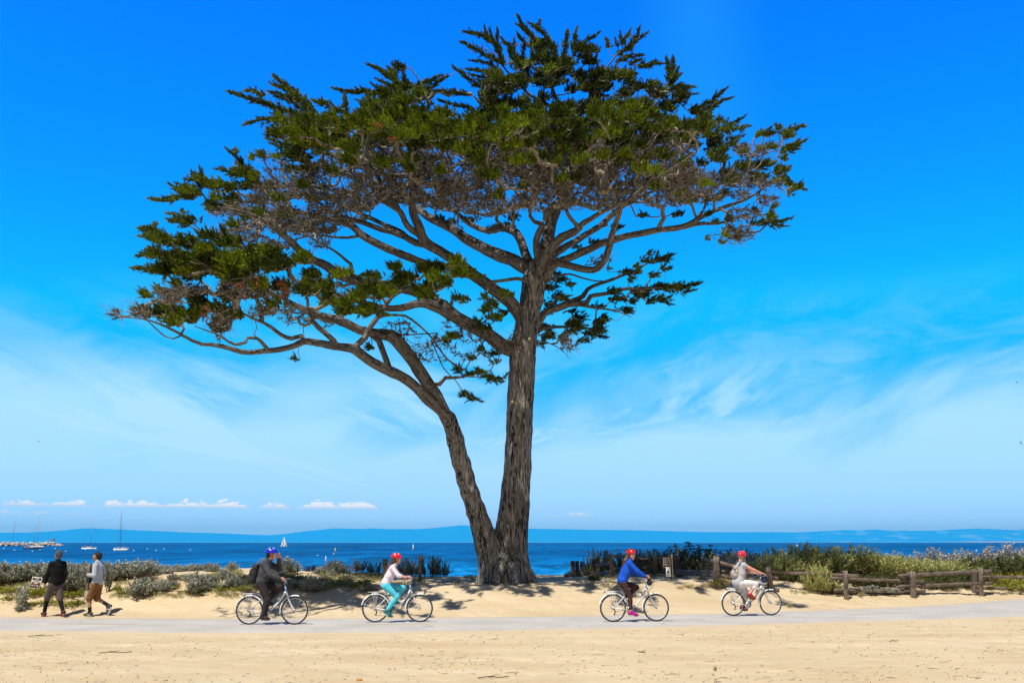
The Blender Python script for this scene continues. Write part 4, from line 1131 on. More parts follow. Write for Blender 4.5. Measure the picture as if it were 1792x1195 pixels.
def finger_template(seed, n=42):
    """a pointed cypress spray about the +Z axis: small scale-like leaves round a shoot with a few side shoots"""
    g = np.random.default_rng(seed)
    V, F = [], []

    def shoot(o, d, L, r, cnt):
        d = d / np.linalg.norm(d)
        a = np.cross(d, (0.3, 0.9, 0.2))
        a /= np.linalg.norm(a)
        b = np.cross(d, a)
        for i in range(cnt):
            t = (i + g.uniform(0, .8)) / cnt
            ph = i * 2.4 + g.uniform(-.4, .4)
            side = a * math.cos(ph) + b * math.sin(ph)
            w = r * (1 - 0.75 * t) * g.uniform(.75, 1.25)
            tipd = side * 0.8 + d * (0.75 + t)
            tipd /= np.linalg.norm(tipd)
            base = o + d * (L * t * 0.86) - side * 0.02
            ll = w * 1.5 + 0.05
            tip = base + tipd * ll
            wd = np.cross(tipd, g.normal(size=3))
            wd *= ll * 0.22 / (np.linalg.norm(wd) + 1e-9)
            k = len(V)
            mid = base + tipd * ll * 0.45
            V.extend([base, mid + wd, tip, mid - wd])
            F.append((k, k + 1, k + 2, k + 3))
    shoot(np.zeros(3), np.array([0, 0, 1.0]), 1.0, 0.17, n // 2 + 2)
    for _ in range(4):
        t = g.uniform(.1, .65)
        d = np.array([g.normal() * .6, g.normal() * .6, 0.9])
        shoot(np.array([0, 0, t]), d, 0.42 * g.uniform(.7, 1.2), 0.12, n // 7 + 1)
    return np.array(V), np.array(F)


FT = [finger_template(100 + i) for i in range(7)]


def scatter(points, dirs, size, tone, seed=0, templates=FT, width=1.0):
    """instances of the templates merged into one set of arrays"""
    g = np.random.default_rng(seed)
    n = len(points)
    d = dirs / (np.linalg.norm(dirs, axis=1, keepdims=True) + 1e-9)
    h = g.normal(size=(n, 3))
    a = np.cross(d, h)
    a /= np.linalg.norm(a, axis=1, keepdims=True) + 1e-9
    b = np.cross(d, a)
    kind = g.integers(0, len(templates), n)
    Vs, Fs, Ts, off = [], [], [], 0
    for k, (TV, TF) in enumerate(templates):
        w = np.nonzero(kind == k)[0]
        if not len(w):
            continue
        s = size[w][:, None, None]
        V = points[w][:, None] + s * (TV[None, :, 0:1] * width * a[w][:, None] + TV[None, :, 1:2] * width * b[w][:, None] + TV[None, :, 2:3] * d[w][:, None])
        m = len(TV)
        F = (TF[None] + (np.arange(len(w)) * m)[:, None, None] + off).reshape(-1, TF.shape[1])
        tl = np.clip(np.repeat(tone[w], m // 4) + g.normal(0, .13, len(w) * (m // 4)), 0, 1)
        Vs.append(V.reshape(-1, 3))
        Fs.append(F)
        Ts.append(np.repeat(tl, 4))
        off += len(w) * m
    return np.concatenate(Vs), np.concatenate(Fs), np.concatenate(Ts)


def build_tree():
    g = np.random.default_rng(5)
    root = empty('cypress_tree', TB)
    tag(root, 'huge wind-shaped cypress with a forked trunk and broad dark green crown', 'tree')
    # --- trunk and the leaning stem, grown together
    def m3(pts):
        return np.array([np.append(tp(x, y, d) - TB, r * (TD + d) / FPX) for x, y, d, r in pts])
    pr = []
    for pts, kk in ((TRUNK, 0.05), (STEM, 0.11)):
        q = spline(m3(pts), 0.6)
        for u, v in zip(q[:-1], q[1:]):
            pr.append((u[:3], u[3] - kk * .2, v[:3], v[3] - kk * .2, None, kk))
    for dx, dy_, r_ in ((1.02, -.25, .13), (.95, .35, .13), (-.98, -.1, .12), (.3, -1.0, .12), (-.35, -.95, .12)):
        pr.append(((dx * .55, dy_ * .5, .75), .17, (dx * 1.0, dy_ * 1.0, -.12), r_, None, .22))
    for ang in np.linspace(0, 2 * math.pi, 9)[:-1]:              # root buttresses
        a = ang + 0.3 * math.sin(ang * 3.1)
        c, s = math.cos(a), math.sin(a)
        rr = 0.80 + 0.12 * math.sin(ang * 5)
        pr.append(((c * rr * 0.5, s * rr * 0.45, 0.62), 0.16, (c * rr, s * rr * .9, -0.12), 0.12, None, 0.2))
    V, F = sdf_mesh(pr, 0.042, 0.2)
    nr = vnormals(V, F)
    fib = np.abs(vnoise(V * np.array([1, 1, 0.10]), 5.2, 3, 3))
    big = vnoise(V * np.array([1, 1, 0.45]), 1.7, 3, 7)
    V = V + nr * (0.055 * big + 0.085 * (fib - 0.25))[:, None]
    tr = mesh_np('trunk', V, F, M_BARK, root, smooth=True)
    # pale scars where limbs were sawn off
    for px, py, r in ((910, 613, 3.6), (926, 598, 3.2), (897, 706, 3)):
        c = tp(px, py, 0) - TB
        w = np.nonzero((np.hypot(V[:, 0] - c[0], V[:, 2] - c[2]) < 0.10))[0]
        yy = V[w, 1].min() if len(w) else c[1] - .45
        mb = MB()
        R_ = r * TD / FPX
        mb.tube([(c[0], yy - .015, c[2]), (c[0], yy - .035, c[2] + .004), (c[0], yy + .05, c[2])][::-1], [R_, R_ * .9, R_ * .85][::-1], 11)
        mb.build('branch_scar', M_WOOD, root)
    # --- limbs
    nodes, parent, owner = [], [], []
    for key, pts in LIMBS.items():
        if key[0] in 'fhijlmn':
            pts = [(x, y, d * (1 + 1.0 * min(1, max(0, (700 - x) / 150))), r) for x, y, d, r in pts]
        q = m3(pts)
        q = spline(q, 0.22)
        amp = np.clip(q[:, 3] * .35, .01, .05)
        wob = np.stack([vnoise(q[:, :3], 0.9, 2, 40 + len(key) + 3 * k) for k in range(3)], 1)
        end = np.minimum(np.arange(len(q)), 4) / 4.0
        q[:, :3] += wob * (amp * end)[:, None]
        r = np.maximum(q[:, 3] * 0.93, 0.010)
        n = 12 if r.max() > .12 else 8
        ang = np.arange(n) * 2 * math.pi / n
        pp = q[:, None, :3] * np.ones((1, n, 1)) + np.stack([np.cos(ang), np.sin(ang), 0 * ang], 1)[None] * 0.6
        bump = 1 + 0.20 * vnoise(pp.reshape(-1, 3), 2.6, 3, 9).reshape(len(q), n)
        Vt, F4, F3, uv = tube_arrays(q[:, :3], r, n, True, False, bump)
        mesh_np('limb', Vt, [F4, F3], M_LIMB, root, smooth=True, uv=uv)
        s = 0 if r.max() < .1 else 3
        for i in range(s, len(q), 1):
            nodes.append(q[i, :3])
    nodes = np.array(nodes)
    # --- foliage positions
    pos, dr, siz, ton, spr = [], [], [], [], []
    ctr = tp(905, 480, 0) - TB
    for q in parse(PADS_TXT):
        z, x, y, rx, ry = q.split()
        x, y, rx, ry = map(float, (x, y, rx, ry))
        dy0, dys = ZONES[z]
        area = math.pi * rx * ry
        n = int(area / PAD_AREA * (0.8 if z in 'RB' else 0.85 if z == 'T' else 0.36 if z == 'K' else 0.85 if z == 'F' else (0.9 if area < 330 else 0.45) if z in 'HJ' else 1.0)) + 2
        cdy = dy0 + g.normal(0, dys * .55)
        # a pad is a few flattened clumps
        ncl = max(1, int(area / (300 if z in 'FIJT' else 230)))
        cl = np.stack([x + rx * .8 * g.uniform(-1, 1, ncl), y + ry * .75 * g.uniform(-1, 1, ncl), cdy + dys * .8 * g.uniform(-1, 1, ncl)], 1)
        ctone = g.normal(0, .30, ncl)
        for i in range(n):
            kc = g.integers(ncl)
            c = cl[kc]
            px = np.clip(c[0] + g.normal(0, min(rx * .42, 6.5)), x - rx * 1.05, x + rx * 1.05)
            py = np.clip(c[1] + g.normal(0, min(ry * .45, 2.7)), y - ry * 1.1, y + ry * 1.1)
            p = tp(px, py, c[2] + g.normal(0, .16)) - TB
            o = p - ctr
            o[2] *= 0.3
            o /= np.linalg.norm(o) + 1e-9
            d = o * .75 + np.array([0, 0, .55 if z != 'S' else .25]) + g.normal(0, .33, 3)
            pos.append(p); dr.append(d); siz.append(g.uniform(.24, .45) * (0.8 if z in 'RSBC' else 1)); spr.append(0)
            ton.append(np.clip({'T': .16, 'S': .18, 'B': .2, 'H': .15, 'I': .3, 'K': .55, 'J': .5, 'D': .22, 'R': .42, 'C': .42}.get(z, .48) + ctone[kc] + g.normal(0, .2), 0, 1))  # zone tone paints sunlit front and shaded top and back into leaf colour
    for q in parse(SPRAYS_TXT):
        h, t = q.split(':')
        z, w = h[0], float(h[1:])
        pts = np.array([[float(v) for v in s.split()] for s in t.split(',')])
        dy0, dys = ZONES[z]
        c = dy0 + g.normal(0, dys * .5)
        p3 = np.array([tp(a, b, c) - TB for a, b in pts])
        p3[:, 1] += np.linspace(0, 1, len(p3)) * g.uniform(-.5, .5)
        s3 = spline(p3, 0.05)
        T = np.gradient(s3, axis=0)
        T /= np.linalg.norm(T, axis=1, keepdims=True)
        for i in range(len(s3)):
            f = i / max(1, len(s3) - 1)
            for _ in range(2 if i > 2 else 1):
                if g.uniform() > SPRAY_KEEP:
                    continue
                wd = w * .0199 * min(1, .25 + f * 1.6)
                d = -T[i] + g.normal(0, .42 * min(1, .2 + 2 * f), 3) + np.array([0, 0, .16])
                pos.append(s3[i] + g.normal(0, wd * .28, 3))
                dr.append(d); siz.append(g.uniform(.75, 1.25) * (w * .0199 * 2.25 + .09) * (0.75 + .25 * f)); spr.append(1)
                ton.append(np.clip({'T': .17, 'S': .16}.get(z, .36) + g.normal(0, .2), 0, 1))  # shade painted into the tone of top and lower right sprays
    pos, dr, siz, ton, spr = map(np.array, (pos, dr, siz, ton, spr))
    # --- twigs: every tuft and every bare twig end is joined to the nearest wood
    tw, twd = [], []
    for txt, dens, depth in ((TWIGS_TXT, TWIG_AREA, (-1.2, 2.6)), (TWIGS2_TXT, TWIG_AREA * 2.4, (-1.4, .8))):
        for q in parse(txt):
            x, y, rx, ry = map(float, q.split())
            n = int(math.pi * rx * ry / dens) + 3
            for _ in range(n):
                a, s = g.uniform(0, 2 * math.pi), math.sqrt(g.uniform())
                px, py = x + rx * s * math.cos(a), y + ry * s * math.sin(a)
                dep = g.uniform(depth[0] - depth[1], depth[0] + depth[1])
                if px < 470:
                    dep = g.uniform(-3.6, -.4) if y < 440 else g.uniform(-8.4, -5)
                if px > 1230:
                    dep = g.uniform(-2.4, .4)
                if px < 330 and y > 500:
                    dep = g.uniform(-9.6, -8.2)
                tw.append(tp(px, py, dep) - TB)
    tw = np.array(tw)
    sel = np.nonzero(g.uniform(size=len(pos)) < np.where(spr == 0, .42, .08))[0]
    targets = np.vstack([pos[sel], tw])
    is_t = np.concatenate([np.zeros(len(sel), bool), np.ones(len(tw), bool)])
    # order by distance from the limbs
    def nearest(a, b):
        out_d, out_i = [], []
        for i in range(0, len(a), 256):
            dd = ((a[i:i + 256, None].astype(np.float32) - b[None].astype(np.float32)) ** 2).sum(-1)
            j = dd.argmin(1)
            out_i.append(j)
            out_d.append(dd[np.arange(len(j)), j])
        return np.sqrt(np.concatenate(out_d)), np.concatenate(out_i)
    d0, _ = nearest(targets, nodes)
    order = np.argsort(d0)
    cap = 140000
    NB = np.zeros((cap, 3), np.float32)
    NB[:len(nodes)] = nodes
    par = np.full(cap, -1)
    cnt = len(nodes)
    n_limb = cnt
    paths = []
    for t in order:
        p = targets[t]
        dd = ((NB[:cnt] - p) ** 2).sum(1)
        # wood that lies below and inward of the tuft is the likelier parent
        o = p - ctr
        o[2] *= .4
        o = o / (np.linalg.norm(o) + 1e-9)
        rel = p - NB[:cnt]
        along = (rel @ o.astype(np.float32)) + 0.5 * rel[:, 2]
        sc = dd * (1.0 - 0.45 * np.clip(along / (np.sqrt(dd) + 1e-6), -1, 1))
        j = int(sc.argmin())
        q0 = NB[j].astype(float)
        L = math.sqrt(float(dd[j]))
        if L < 0.06:
            continue
        m = max(2, min(9, int(L / .25) + 1))
        f = np.linspace(0, 1, m + 1)[1:]
        sag = np.array([0, 0, -.10 * L]) + g.normal(0, .07 * L, 3)
        pt = q0 + (p - q0) * f[:, None] + sag * (np.sin(f * math.pi))[:, None] + g.normal(0, min(.05, .05 * L + .008), (m, 3)) * np.where(f < .99, 1, .3)[:, None]
        if cnt + m >= cap:
            break
        ids = np.arange(cnt, cnt + m)
        NB[cnt:cnt + m] = pt
        par[ids] = np.concatenate([[j], ids[:-1]])
        cnt += m
        paths.append((j, ids))
    load = np.ones(cnt)
    for i in range(cnt - 1, n_limb - 1, -1):
        if par[i] >= 0 and par[i] >= n_limb:
            load[par[i]] += load[i]
    Vs, Fs4, UV, off = [], [], [], 0
    for j, ids in paths:
        pts = np.vstack([NB[j], NB[ids]]).astype(float)
        r = 0.0058 * load[ids] ** 0.42 + 0.002
        r = np.concatenate([[r[0]], r])
        ns = 3 if r.max() < .02 else 5
        V, F4, F3, uv = tube_arrays(pts, r, ns, False)
        Vs.append(V); Fs4.append(F4 + off); UV.append(uv); off += len(V)
    mesh_np('twigs', np.concatenate(Vs), np.concatenate(Fs4), M_TWIG, root, smooth=True, uv=np.concatenate(UV))
    # bare forking twiglets at the dead twig ends
    ends = tw[g.uniform(size=len(tw)) < TWIGLET_KEEP]
    Vs, Fs, off, UV = [], [], 0, []
    for p in ends:
        o = p - ctr
        o[2] *= .2
        o /= np.linalg.norm(o)
        for _ in range(g.integers(2, 5)):
            d = o * .5 + g.normal(0, .6, 3) + np.array([0, 0, .1])
            d /= np.linalg.norm(d)
            L = g.uniform(.15, .5)
            f = np.linspace(0, 1, 4)[:, None]
            pts = p + d * L * f + g.normal(0, .03, (4, 3)) * f
            V, F4, F3, uv = tube_arrays(pts, np.linspace(.007, .003, 4), 3, False)
            Vs.append(V); Fs.append(F4 + off); off += len(V); UV.append(uv)
    mesh_np('dead_twigs', np.concatenate(Vs), np.concatenate(Fs), M_TWIG, root, uv=np.concatenate(UV))
    # withered sprays among the bare twigs
    w = tw[g.uniform(size=len(tw)) < DEAD_KEEP]
    o = w - ctr
    o[:, 2] *= .2
    V, F, T = scatter(w, o / np.linalg.norm(o, axis=1, keepdims=True) + g.normal(0, .8, w.shape), g.uniform(.12, .26, len(w)), g.uniform(.1, .9, len(w)), 3)
    mesh_np('withered_foliage', V, F, M_DEAD, root, attr={'tone': T})
    V, F, T = scatter(pos, dr, siz, ton, 4)
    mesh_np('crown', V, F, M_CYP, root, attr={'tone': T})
    rp = []
    for x, y, rx, ry in RUST:
        for _ in range(8):
            rp.append(tp(x + g.normal(0, rx * .5), y + g.normal(0, ry * .5), -8.4 + g.normal(0, .2)) - TB)
    rp = np.array(rp)
    V, F, T = scatter(rp, g.normal(0, .5, rp.shape) + np.array([0, 0, -.8]), g.uniform(.12, .24, len(rp)), g.uniform(.2, 1, len(rp)), 6)
    o = mesh_np('rust_foliage', V, F, M_RUST, root, attr={'tone': T})
    o['label'] = 'rust-orange withered sprays in the low left boughs'
    print('tree depth', TD, 'leaf faces', len(T) // 4, 'fingers', len(pos), 'twig targets', len(targets), 'nodes', cnt)


PAD_AREA = 7.2
SPRAY_KEEP = 1.0
TWIG_AREA = 19.0
TWIGLET_KEEP = 0.9
DEAD_KEEP = 0.8
build_tree()
# ------------------------------------------------------------------ dune plants
M_SILVER = leaf_mat('silver_leaves', (0.13, 0.14, 0.095), (0.52, 0.54, 0.44), back=0.15)
M_PALE = leaf_mat('pale_leaves', (0.17, 0.17, 0.135), (0.50, 0.49, 0.42), back=0.15)
M_GREEN = leaf_mat('bush_leaves', (0.13, 0.155, 0.035), (0.66, 0.66, 0.23), back=0.2)
M_DARKG = leaf_mat('dark_leaves', (0.020, 0.034, 0.008), (0.15, 0.175, 0.035), back=0.15)
M_ICE = leaf_mat('succulent_leaves', (0.10, 0.14, 0.012), (0.42, 0.40, 0.035), back=0.25)
M_STRAW = leaf_mat('straw_blades', (0.20, 0.18, 0.03), (0.58, 0.48, 0.14), back=0.25)
M_RED = leaf_mat('reddish_leaves', (0.09, 0.05, 0.03), (0.30, 0.19, 0.11), back=0.2)
M_SPIKE = leaf_mat('spiky_leaves', (0.045, 0.055, 0.032), (0.24, 0.26, 0.165), back=0.15)
M_STEM = simple_mat('plant_stems', (0.17, 0.125, 0.085), 0.9, var=0.3)


def plant_arrays(seed, stems, leaves, spread=.5, lean=.35, leaf=(.10, .03), up=.6, hmin=.45, dome=True, droop=0.0, curve=.25, start=.15):
    """a unit-high plant: stems from one foot, leaves along them"""
    g = np.random.default_rng(seed)
    LV, LF, LT, SV, SF, off = [], [], [], [], [], 0
    for s in range(stems):
        a = g.uniform(0, 2 * math.pi)
        rr = math.sqrt(g.uniform())
        r = spread * rr
        hh = (1 - (0.62 if dome else .25) * rr ** 2) * g.uniform(hmin, 1.0) if dome else g.uniform(hmin, 1.0)
        foot = np.array([math.cos(a) * r * .55, math.sin(a) * r * .55, -.04])
        tip = np.array([math.cos(a) * r, math.sin(a) * r, hh]) + np.append(g.normal(0, lean * .2, 2), 0)
        midp = (foot + tip) / 2 + np.append(g.normal(0, curve * .25, 2), curve * .1)
        f = np.linspace(0, 1, 5)[:, None]
        pts = foot * (1 - f) ** 2 + 2 * midp * f * (1 - f) + tip * f ** 2
        V, F4, _, _ = tube_arrays(pts, np.linspace(.010, .004, 5), 3, False)
        SV.append(V); SF.append(F4 + off); off += len(V)
        n = max(3, int(leaves * hh))
        tone0 = g.uniform(.2, .8)
        for i in range(n):
            t = start + (1 - start) * (i + g.uniform()) / n
            o = foot * (1 - t) ** 2 + 2 * midp * t * (1 - t) + tip * t ** 2
            ax = 2 * (1 - t) * (midp - foot) + 2 * t * (tip - midp)
            ax /= np.linalg.norm(ax)
            ph = i * 2.4 + g.uniform(-.5, .5)
            side = np.cross(ax, (math.cos(ph), math.sin(ph), .3))
            side /= np.linalg.norm(side)
            d = ax * up + side * (1 - .45 * t) + np.array([0, 0, -droop])
            d /= np.linalg.norm(d)
            l = leaf[0] * g.uniform(.65, 1.25) * (1 - .35 * t)
            w = np.cross(d, g.normal(size=3))
            w *= leaf[1] * g.uniform(.7, 1.3) / (np.linalg.norm(w) + 1e-9)
            m = o + d * l * .5
            LV += [o, m + w, o + d * l + np.array([0, 0, -droop * l * .4]), m - w]
            LT += [np.clip(.35 * tone0 + .55 * t + g.normal(0, .14), 0, 1)] * 4
    LV = np.array(LV)
    LF = np.arange(len(LV)).reshape(-1, 4)
    return LV, LF, np.array(LT), np.concatenate(SV), np.concatenate(SF)


def plant_proto(name, mat, **kw):
    LV, LF, LT, SV, SF = plant_arrays(**kw)
    root = empty(name, (0, 0, -50))
    o = mesh_np('leaves', LV, LF, mat, root, attr={'tone': LT})
    mesh_np('stems', SV, SF, M_STEM, root)
    return root


PROTO = {}
PROTO['a'] = [plant_proto('silver_shrub', M_SILVER, seed=20 + i, stems=95, leaves=30, spread=.55, leaf=(.13, .024), up=.75, hmin=.5) for i in range(3)]
PROTO['t'] = [plant_proto('silver_spike_plant', M_SILVER, seed=30 + i, stems=9, leaves=46, spread=.16, leaf=(.13, .020), up=.9, hmin=.45, dome=False) for i in range(2)]
PROTO['w'] = [plant_proto('pale_shrub', M_PALE, seed=40 + i, stems=90, leaves=24, spread=.62, leaf=(.12, .022), up=.75, hmin=.45) for i in range(2)]
PROTO['g'] = [plant_proto('green_bush', M_GREEN, seed=50 + i, stems=150, leaves=40, spread=.75, leaf=(.15, .013), up=1.1, hmin=.55, curve=.4) for i in range(3)]
PROTO['d'] = [plant_proto('dark_bush', M_DARKG, seed=60 + i, stems=120, leaves=34, spread=.8, leaf=(.10, .026), up=.5, hmin=.5) for i in range(2)]
PROTO['i'] = [plant_proto('succulent_clump', M_ICE, seed=70 + i, stems=60, leaves=9, spread=1.1, leaf=(.40, .055), up=.9, hmin=.4, curve=.6) for i in range(2)]
PROTO['y'] = [plant_proto('grass_tuft', M_STRAW, seed=80 + i, stems=46, leaves=7, spread=.7, leaf=(.55, .02), up=1.6, hmin=.5, droop=.12) for i in range(2)]
PROTO['r'] = [plant_proto('reddish_shrub', M_RED, seed=90, stems=60, leaves=22, spread=.7, leaf=(.14, .022), up=.6, hmin=.4)]
PROTO['s'] = [plant_proto('spiky_shrub', M_SPIKE, seed=95 + i, stems=34, leaves=32, spread=.55, leaf=(.15, .024), up=1.0, hmin=.35, dome=False) for i in range(2)]

used = set()
CATS = dict(a='shrub', t='plant', w='shrub', g='bush', d='bush', i='plant', y='grass tuft', r='shrub', s='shrub')


def plant(kind, px, py, h_px, w_px, label, group=None, back=0.0, seed=[0]):
    """stands on the sand seen at pixel (px, py); h_px, w_px are its size there in photo pixels; back pushes it farther off"""
    seed[0] += 1
    g = np.random.default_rng(900 + seed[0])
    p = ground_hit(px, py)
    d = p[1] + back
    if back:
        p = on_ground(p[0] * d / p[1], d)
    pr = PROTO[kind][g.integers(len(PROTO[kind]))]
    o = pr if pr.name not in used else copy_tree(pr)
    used.add(pr.name)
    s = d / FPX
    lv = [c for c in o.children if c.name.startswith('leaves')][0]
    co = np.empty(len(lv.data.vertices) * 3)
    lv.data.vertices.foreach_get('co', co)
    co = co.reshape(-1, 3)
    wid = np.percentile(co[:, 0], 98) - np.percentile(co[:, 0], 2)
    o.location = p
    sx = w_px * s / wid
    o.scale = (sx, sx, h_px * s)
    o.rotation_euler = (0, 0, g.uniform(0, 6.28))
    tag(o, label, CATS[kind], group or 'dune plants')
    return o


def build_plants():
    L1 = 'grey-green silvery shrub in the thick row along the left dune crest'
    GL = 'silvery shrubs along the left dune crest'
    for x, y, h, w in ((-12, 1020, 38, 54), (0, 1014, 30, 60), (40, 1010, 26, 60), (80, 1008, 25, 60), (118, 1006, 24, 50), (150, 1005, 24, 50), (10, 1019, 38, 52), (30, 1016, 33, 48), (48, 1013, 31, 44), (68, 1010, 29, 44), (86, 1014, 28, 40), (-40, 1022, 36, 50)):
        plant('a', x, y, h, w, 'grey silvery shrub in the row behind the small leaning sign', 'shrubs behind the leaning sign')
    for x, y, h, w in ((196, 1013, 33, 42), (217, 1011, 32, 44), (240, 1009, 33, 42), (262, 1006, 29, 36), (178, 1010, 27, 36)):
        plant('a', x, y, h, w, 'silvery grey shrub in the clump right of the man in brown shorts', 'shrubs right of the walkers')
    for x, y, h, w in ((112, 1036, 50, 40), (128, 1032, 52, 44), (142, 1020, 34, 34), (108, 1016, 30, 40)):
        plant('a', x, y, h, w, 'tall silvery shrub between the two walking men', 'shrubs between the walkers')
    plant('t', 35, 1064, 42, 20, 'lone upright silvery plant on bare sand at far left, nearest the path')
    plant('a', 38, 1068, 12, 22, 'small low silvery shrub at the foot of the lone upright plant')
    plant('t', 190, 1034, 50, 13, 'tall thin silvery spike plant just right of the man in brown shorts')
    plant('a', 243, 1043, 35, 40, 'rounded silvery shrub on open sand, largest between the walkers and the first cyclist')
    plant('a', 282, 1033, 22, 32, 'low pale silvery shrub right of the rounded one on open sand')
    plant('a', 303, 1014, 12, 20, 'tiny silvery shrub on the pale slope under the dune crest')
    plant('a', 333, 1016, 15, 22, 'small grey shrub on the middle of the pale sand slope')
    plant('t', 340, 1040, 40, 26, 'loose spindly silvery plant left of the blue-helmeted cyclist')
    plant('a', 352, 1031, 22, 34, 'spreading silvery shrub left of the blue-helmeted cyclist')
    for x, y, h, w in ((310, 1000, 14, 34), (340, 998, 13, 30), (366, 997, 14, 32), (288, 1003, 17, 30)):
        plant('a', x, y, h, w, 'low silvery shrub on the sandy crest between the left clump and the first cyclist', 'low shrubs on the sandy crest')
    plant('a', 392, 1012, 20, 22, 'small silvery shrub behind the rear of the backpack')
    plant('a', 408, 1027, 24, 26, 'silvery shrub just behind the black backpack')
    plant('a', 405, 996, 15, 18, 'narrow grey shrub on the crest above the black backpack')
    plant('a', 500, 1003, 30, 40, 'grey-green shrub on the crest right of the blue helmet')
    plant('a', 468, 1003, 22, 30, 'grey shrub on the crest behind the blue-helmeted cyclist')
    plant('a', 546, 1034, 30, 34, 'dark silvery shrub right of the thin wire stake')
    plant('r', 545, 999, 13, 26, 'low reddish-brown shrub on the crest by the wire fence')
    plant('a', 586, 1004, 27, 42, 'broad grey shrub on the crest right of the wire fence')
    plant('a', 560, 1004, 14, 22, 'small grey shrub on the crest under the wire fence')
    plant('s', 628, 1000, 22, 26, 'spiky grey-green shrub on the crest left of the red-helmeted girl')
    plant('s', 655, 1001, 21, 26, 'spiky shrub on the crest beside the thick dark post')
    plant('s', 700, 1008, 30, 34, 'dark spiky shrub behind the head of the girl in pink')
    plant('s', 722, 1008, 30, 34, 'dark spiky shrub left of the tall dark post')
    plant('s', 754, 1009, 36, 40, 'dark spiky shrub right of the tall dark post')
    plant('s', 774, 1009, 26, 28, 'rightmost dark spiky shrub before the open water')
    plant('r', 648, 1036, 16, 30, 'low brown twiggy plant behind the saddle of the girl in pink')
    gg = np.random.default_rng(5)
    for _ in range(30):
        x, y = gg.uniform(195, 640), gg.uniform(1000, 1034)
        if 225 < x < 262 and y > 1020:
            continue
        plant('ar'[int(gg.uniform() < .2)], x, y, gg.uniform(5, 13), gg.uniform(12, 30), 'small low plant scattered on the slope between the walkers and the second cyclist', 'low plants scattered on the left slope')
    # ice plant and low growth on the left slope
    IL = 'yellow-green succulent clump on the sand behind the walking men'
    for x, y, h, w in ((5, 1036, 10, 40), (28, 1038, 12, 40), (55, 1042, 12, 36), (75, 1040, 12, 34), (95, 1042, 12, 30), (118, 1046, 12, 34), (140, 1044, 14, 30), (18, 1050, 7, 34), (90, 1056, 8, 40), (120, 1060, 10, 40), (140, 1058, 9, 34), (60, 1058, 6, 30)):
        plant('i', x, y, h, w, IL, 'succulent clumps behind the walkers')
    for x, y, h, w in ((205, 1034, 9, 24), (215, 1040, 8, 22), (262, 1040, 6, 30), (305, 1030, 6, 26), (325, 1036, 5, 30), (370, 1026, 7, 34), (385, 1034, 7, 30), (330, 1008, 4, 40), (425, 1034, 8, 40), (372, 1008, 5, 34)):
        plant('i', x, y, h, w, 'low yellow-green succulent patch on the sand slope left of the first cyclist', 'succulent patches on the left slope')
    for x, y, h, w in ((455, 1010, 6, 44), (530, 1012, 6, 40), (560, 1016, 6, 44), (600, 1018, 6, 44), (620, 1024, 6, 40), (640, 1020, 7, 34), (575, 1028, 5, 40), (520, 1026, 6, 36), (605, 1010, 5, 50), (650, 1012, 5, 40), (690, 1022, 5, 40)):
        plant('i', x, y, h, w, 'low succulent patch in the tree shade between the first two cyclists', 'succulent patches in the tree shade')
    # middle, behind the weathered rails
    for x, y, h, w in ((1030, 1002, 20, 30), (1012, 1004, 10, 26), (1002, 1006, 10, 18)):
        plant('d', x, y, h, w, 'low dark bush at the left end of the shaded rail fence', 'bushes at the left end of the shaded fence')
    for x, y, h, w in ((1048, 1005, 42, 30), (1060, 1005, 40, 30), (1088, 1004, 34, 34), (1102, 1004, 40, 40), (1128, 1004, 40, 44), (1150, 1004, 39, 40), (1172, 1004, 38, 34), (1074, 1004, 33, 30), (1115, 1004, 37, 36), (1140, 1004, 36, 36), (1036, 1005, 30, 26)):
        plant('s', x, y, h, w, 'dark spiky shrub showing above the shaded rail fence', 'spiky shrubs above the shaded fence', back=.5)
    for x, y, h, w in ((1110, 1000, 18, 50), (1140, 1001, 18, 50), (1085, 1000, 16, 40)):
        plant('w', x, y, h, w, 'grey shrub tangled behind the shaded rails', 'grey shrubs behind the shaded fence', back=.8)
    plant('d', 1218, 1003, 53, 110, 'broad dark green bush between the notice post and the fourth cyclist', back=1.4)
    plant('d', 1190, 1003, 42, 70, 'dark green bush directly right of the notice post', back=1.2)
    for x, y, h, w in ((1205, 1003, 28, 48), (1228, 1003, 30, 50), (1258, 1001, 30, 50), (1180, 1003, 18, 34)):
        plant('w', x, y, h, w, 'pale grey shrub behind the rail fence left of the fourth cyclist', 'pale shrubs left of the fourth cyclist', back=.7)
    for x, y, h, w in ((1285, 1004, 38, 50), (1312, 1004, 37, 50), (1268, 1003, 34, 40)):
        plant('w', x, y, h, w, 'pale twiggy shrub behind the helmet of the fourth cyclist', 'pale shrubs behind the fourth cyclist', back=1.2)
    plant('d', 1300, 1003, 40, 66, 'dark bush on the skyline behind the fourth cyclist', back=3.2)
    plant('d', 1338, 1004, 40, 56, 'dark bush on the skyline left of the big green bushes', back=3.2)
    # right, the big bushes behind the fence
    plant('g', 1362, 1012, 46, 80, 'green feathery bush right behind the red helmet, leftmost of the big ones', back=.6)
    plant('g', 1405, 1010, 56, 100, 'tallest green feathery bush behind the rail fence', back=1.6)
    plant('g', 1447, 1012, 52, 90, 'green feathery bush, second from the left among the tall ones', back=1.3)
    plant('g', 1492, 1012, 52, 90, 'broad green feathery bush behind the leftmost post of the near fence', back=1.6)
    plant('g', 1535, 1014, 46, 80, 'green feathery bush sloping down to the middle post', back=1.2)
    plant('g', 1575, 1015, 38, 66, 'lower green bush just left of the middle fence post', back=.9)
    plant('g', 1432, 1036, 54, 46, 'upright green bush growing through the rails onto the sand')
    plant('g', 1452, 1037, 26, 40, 'small green bush at the foot of the leftmost near post')
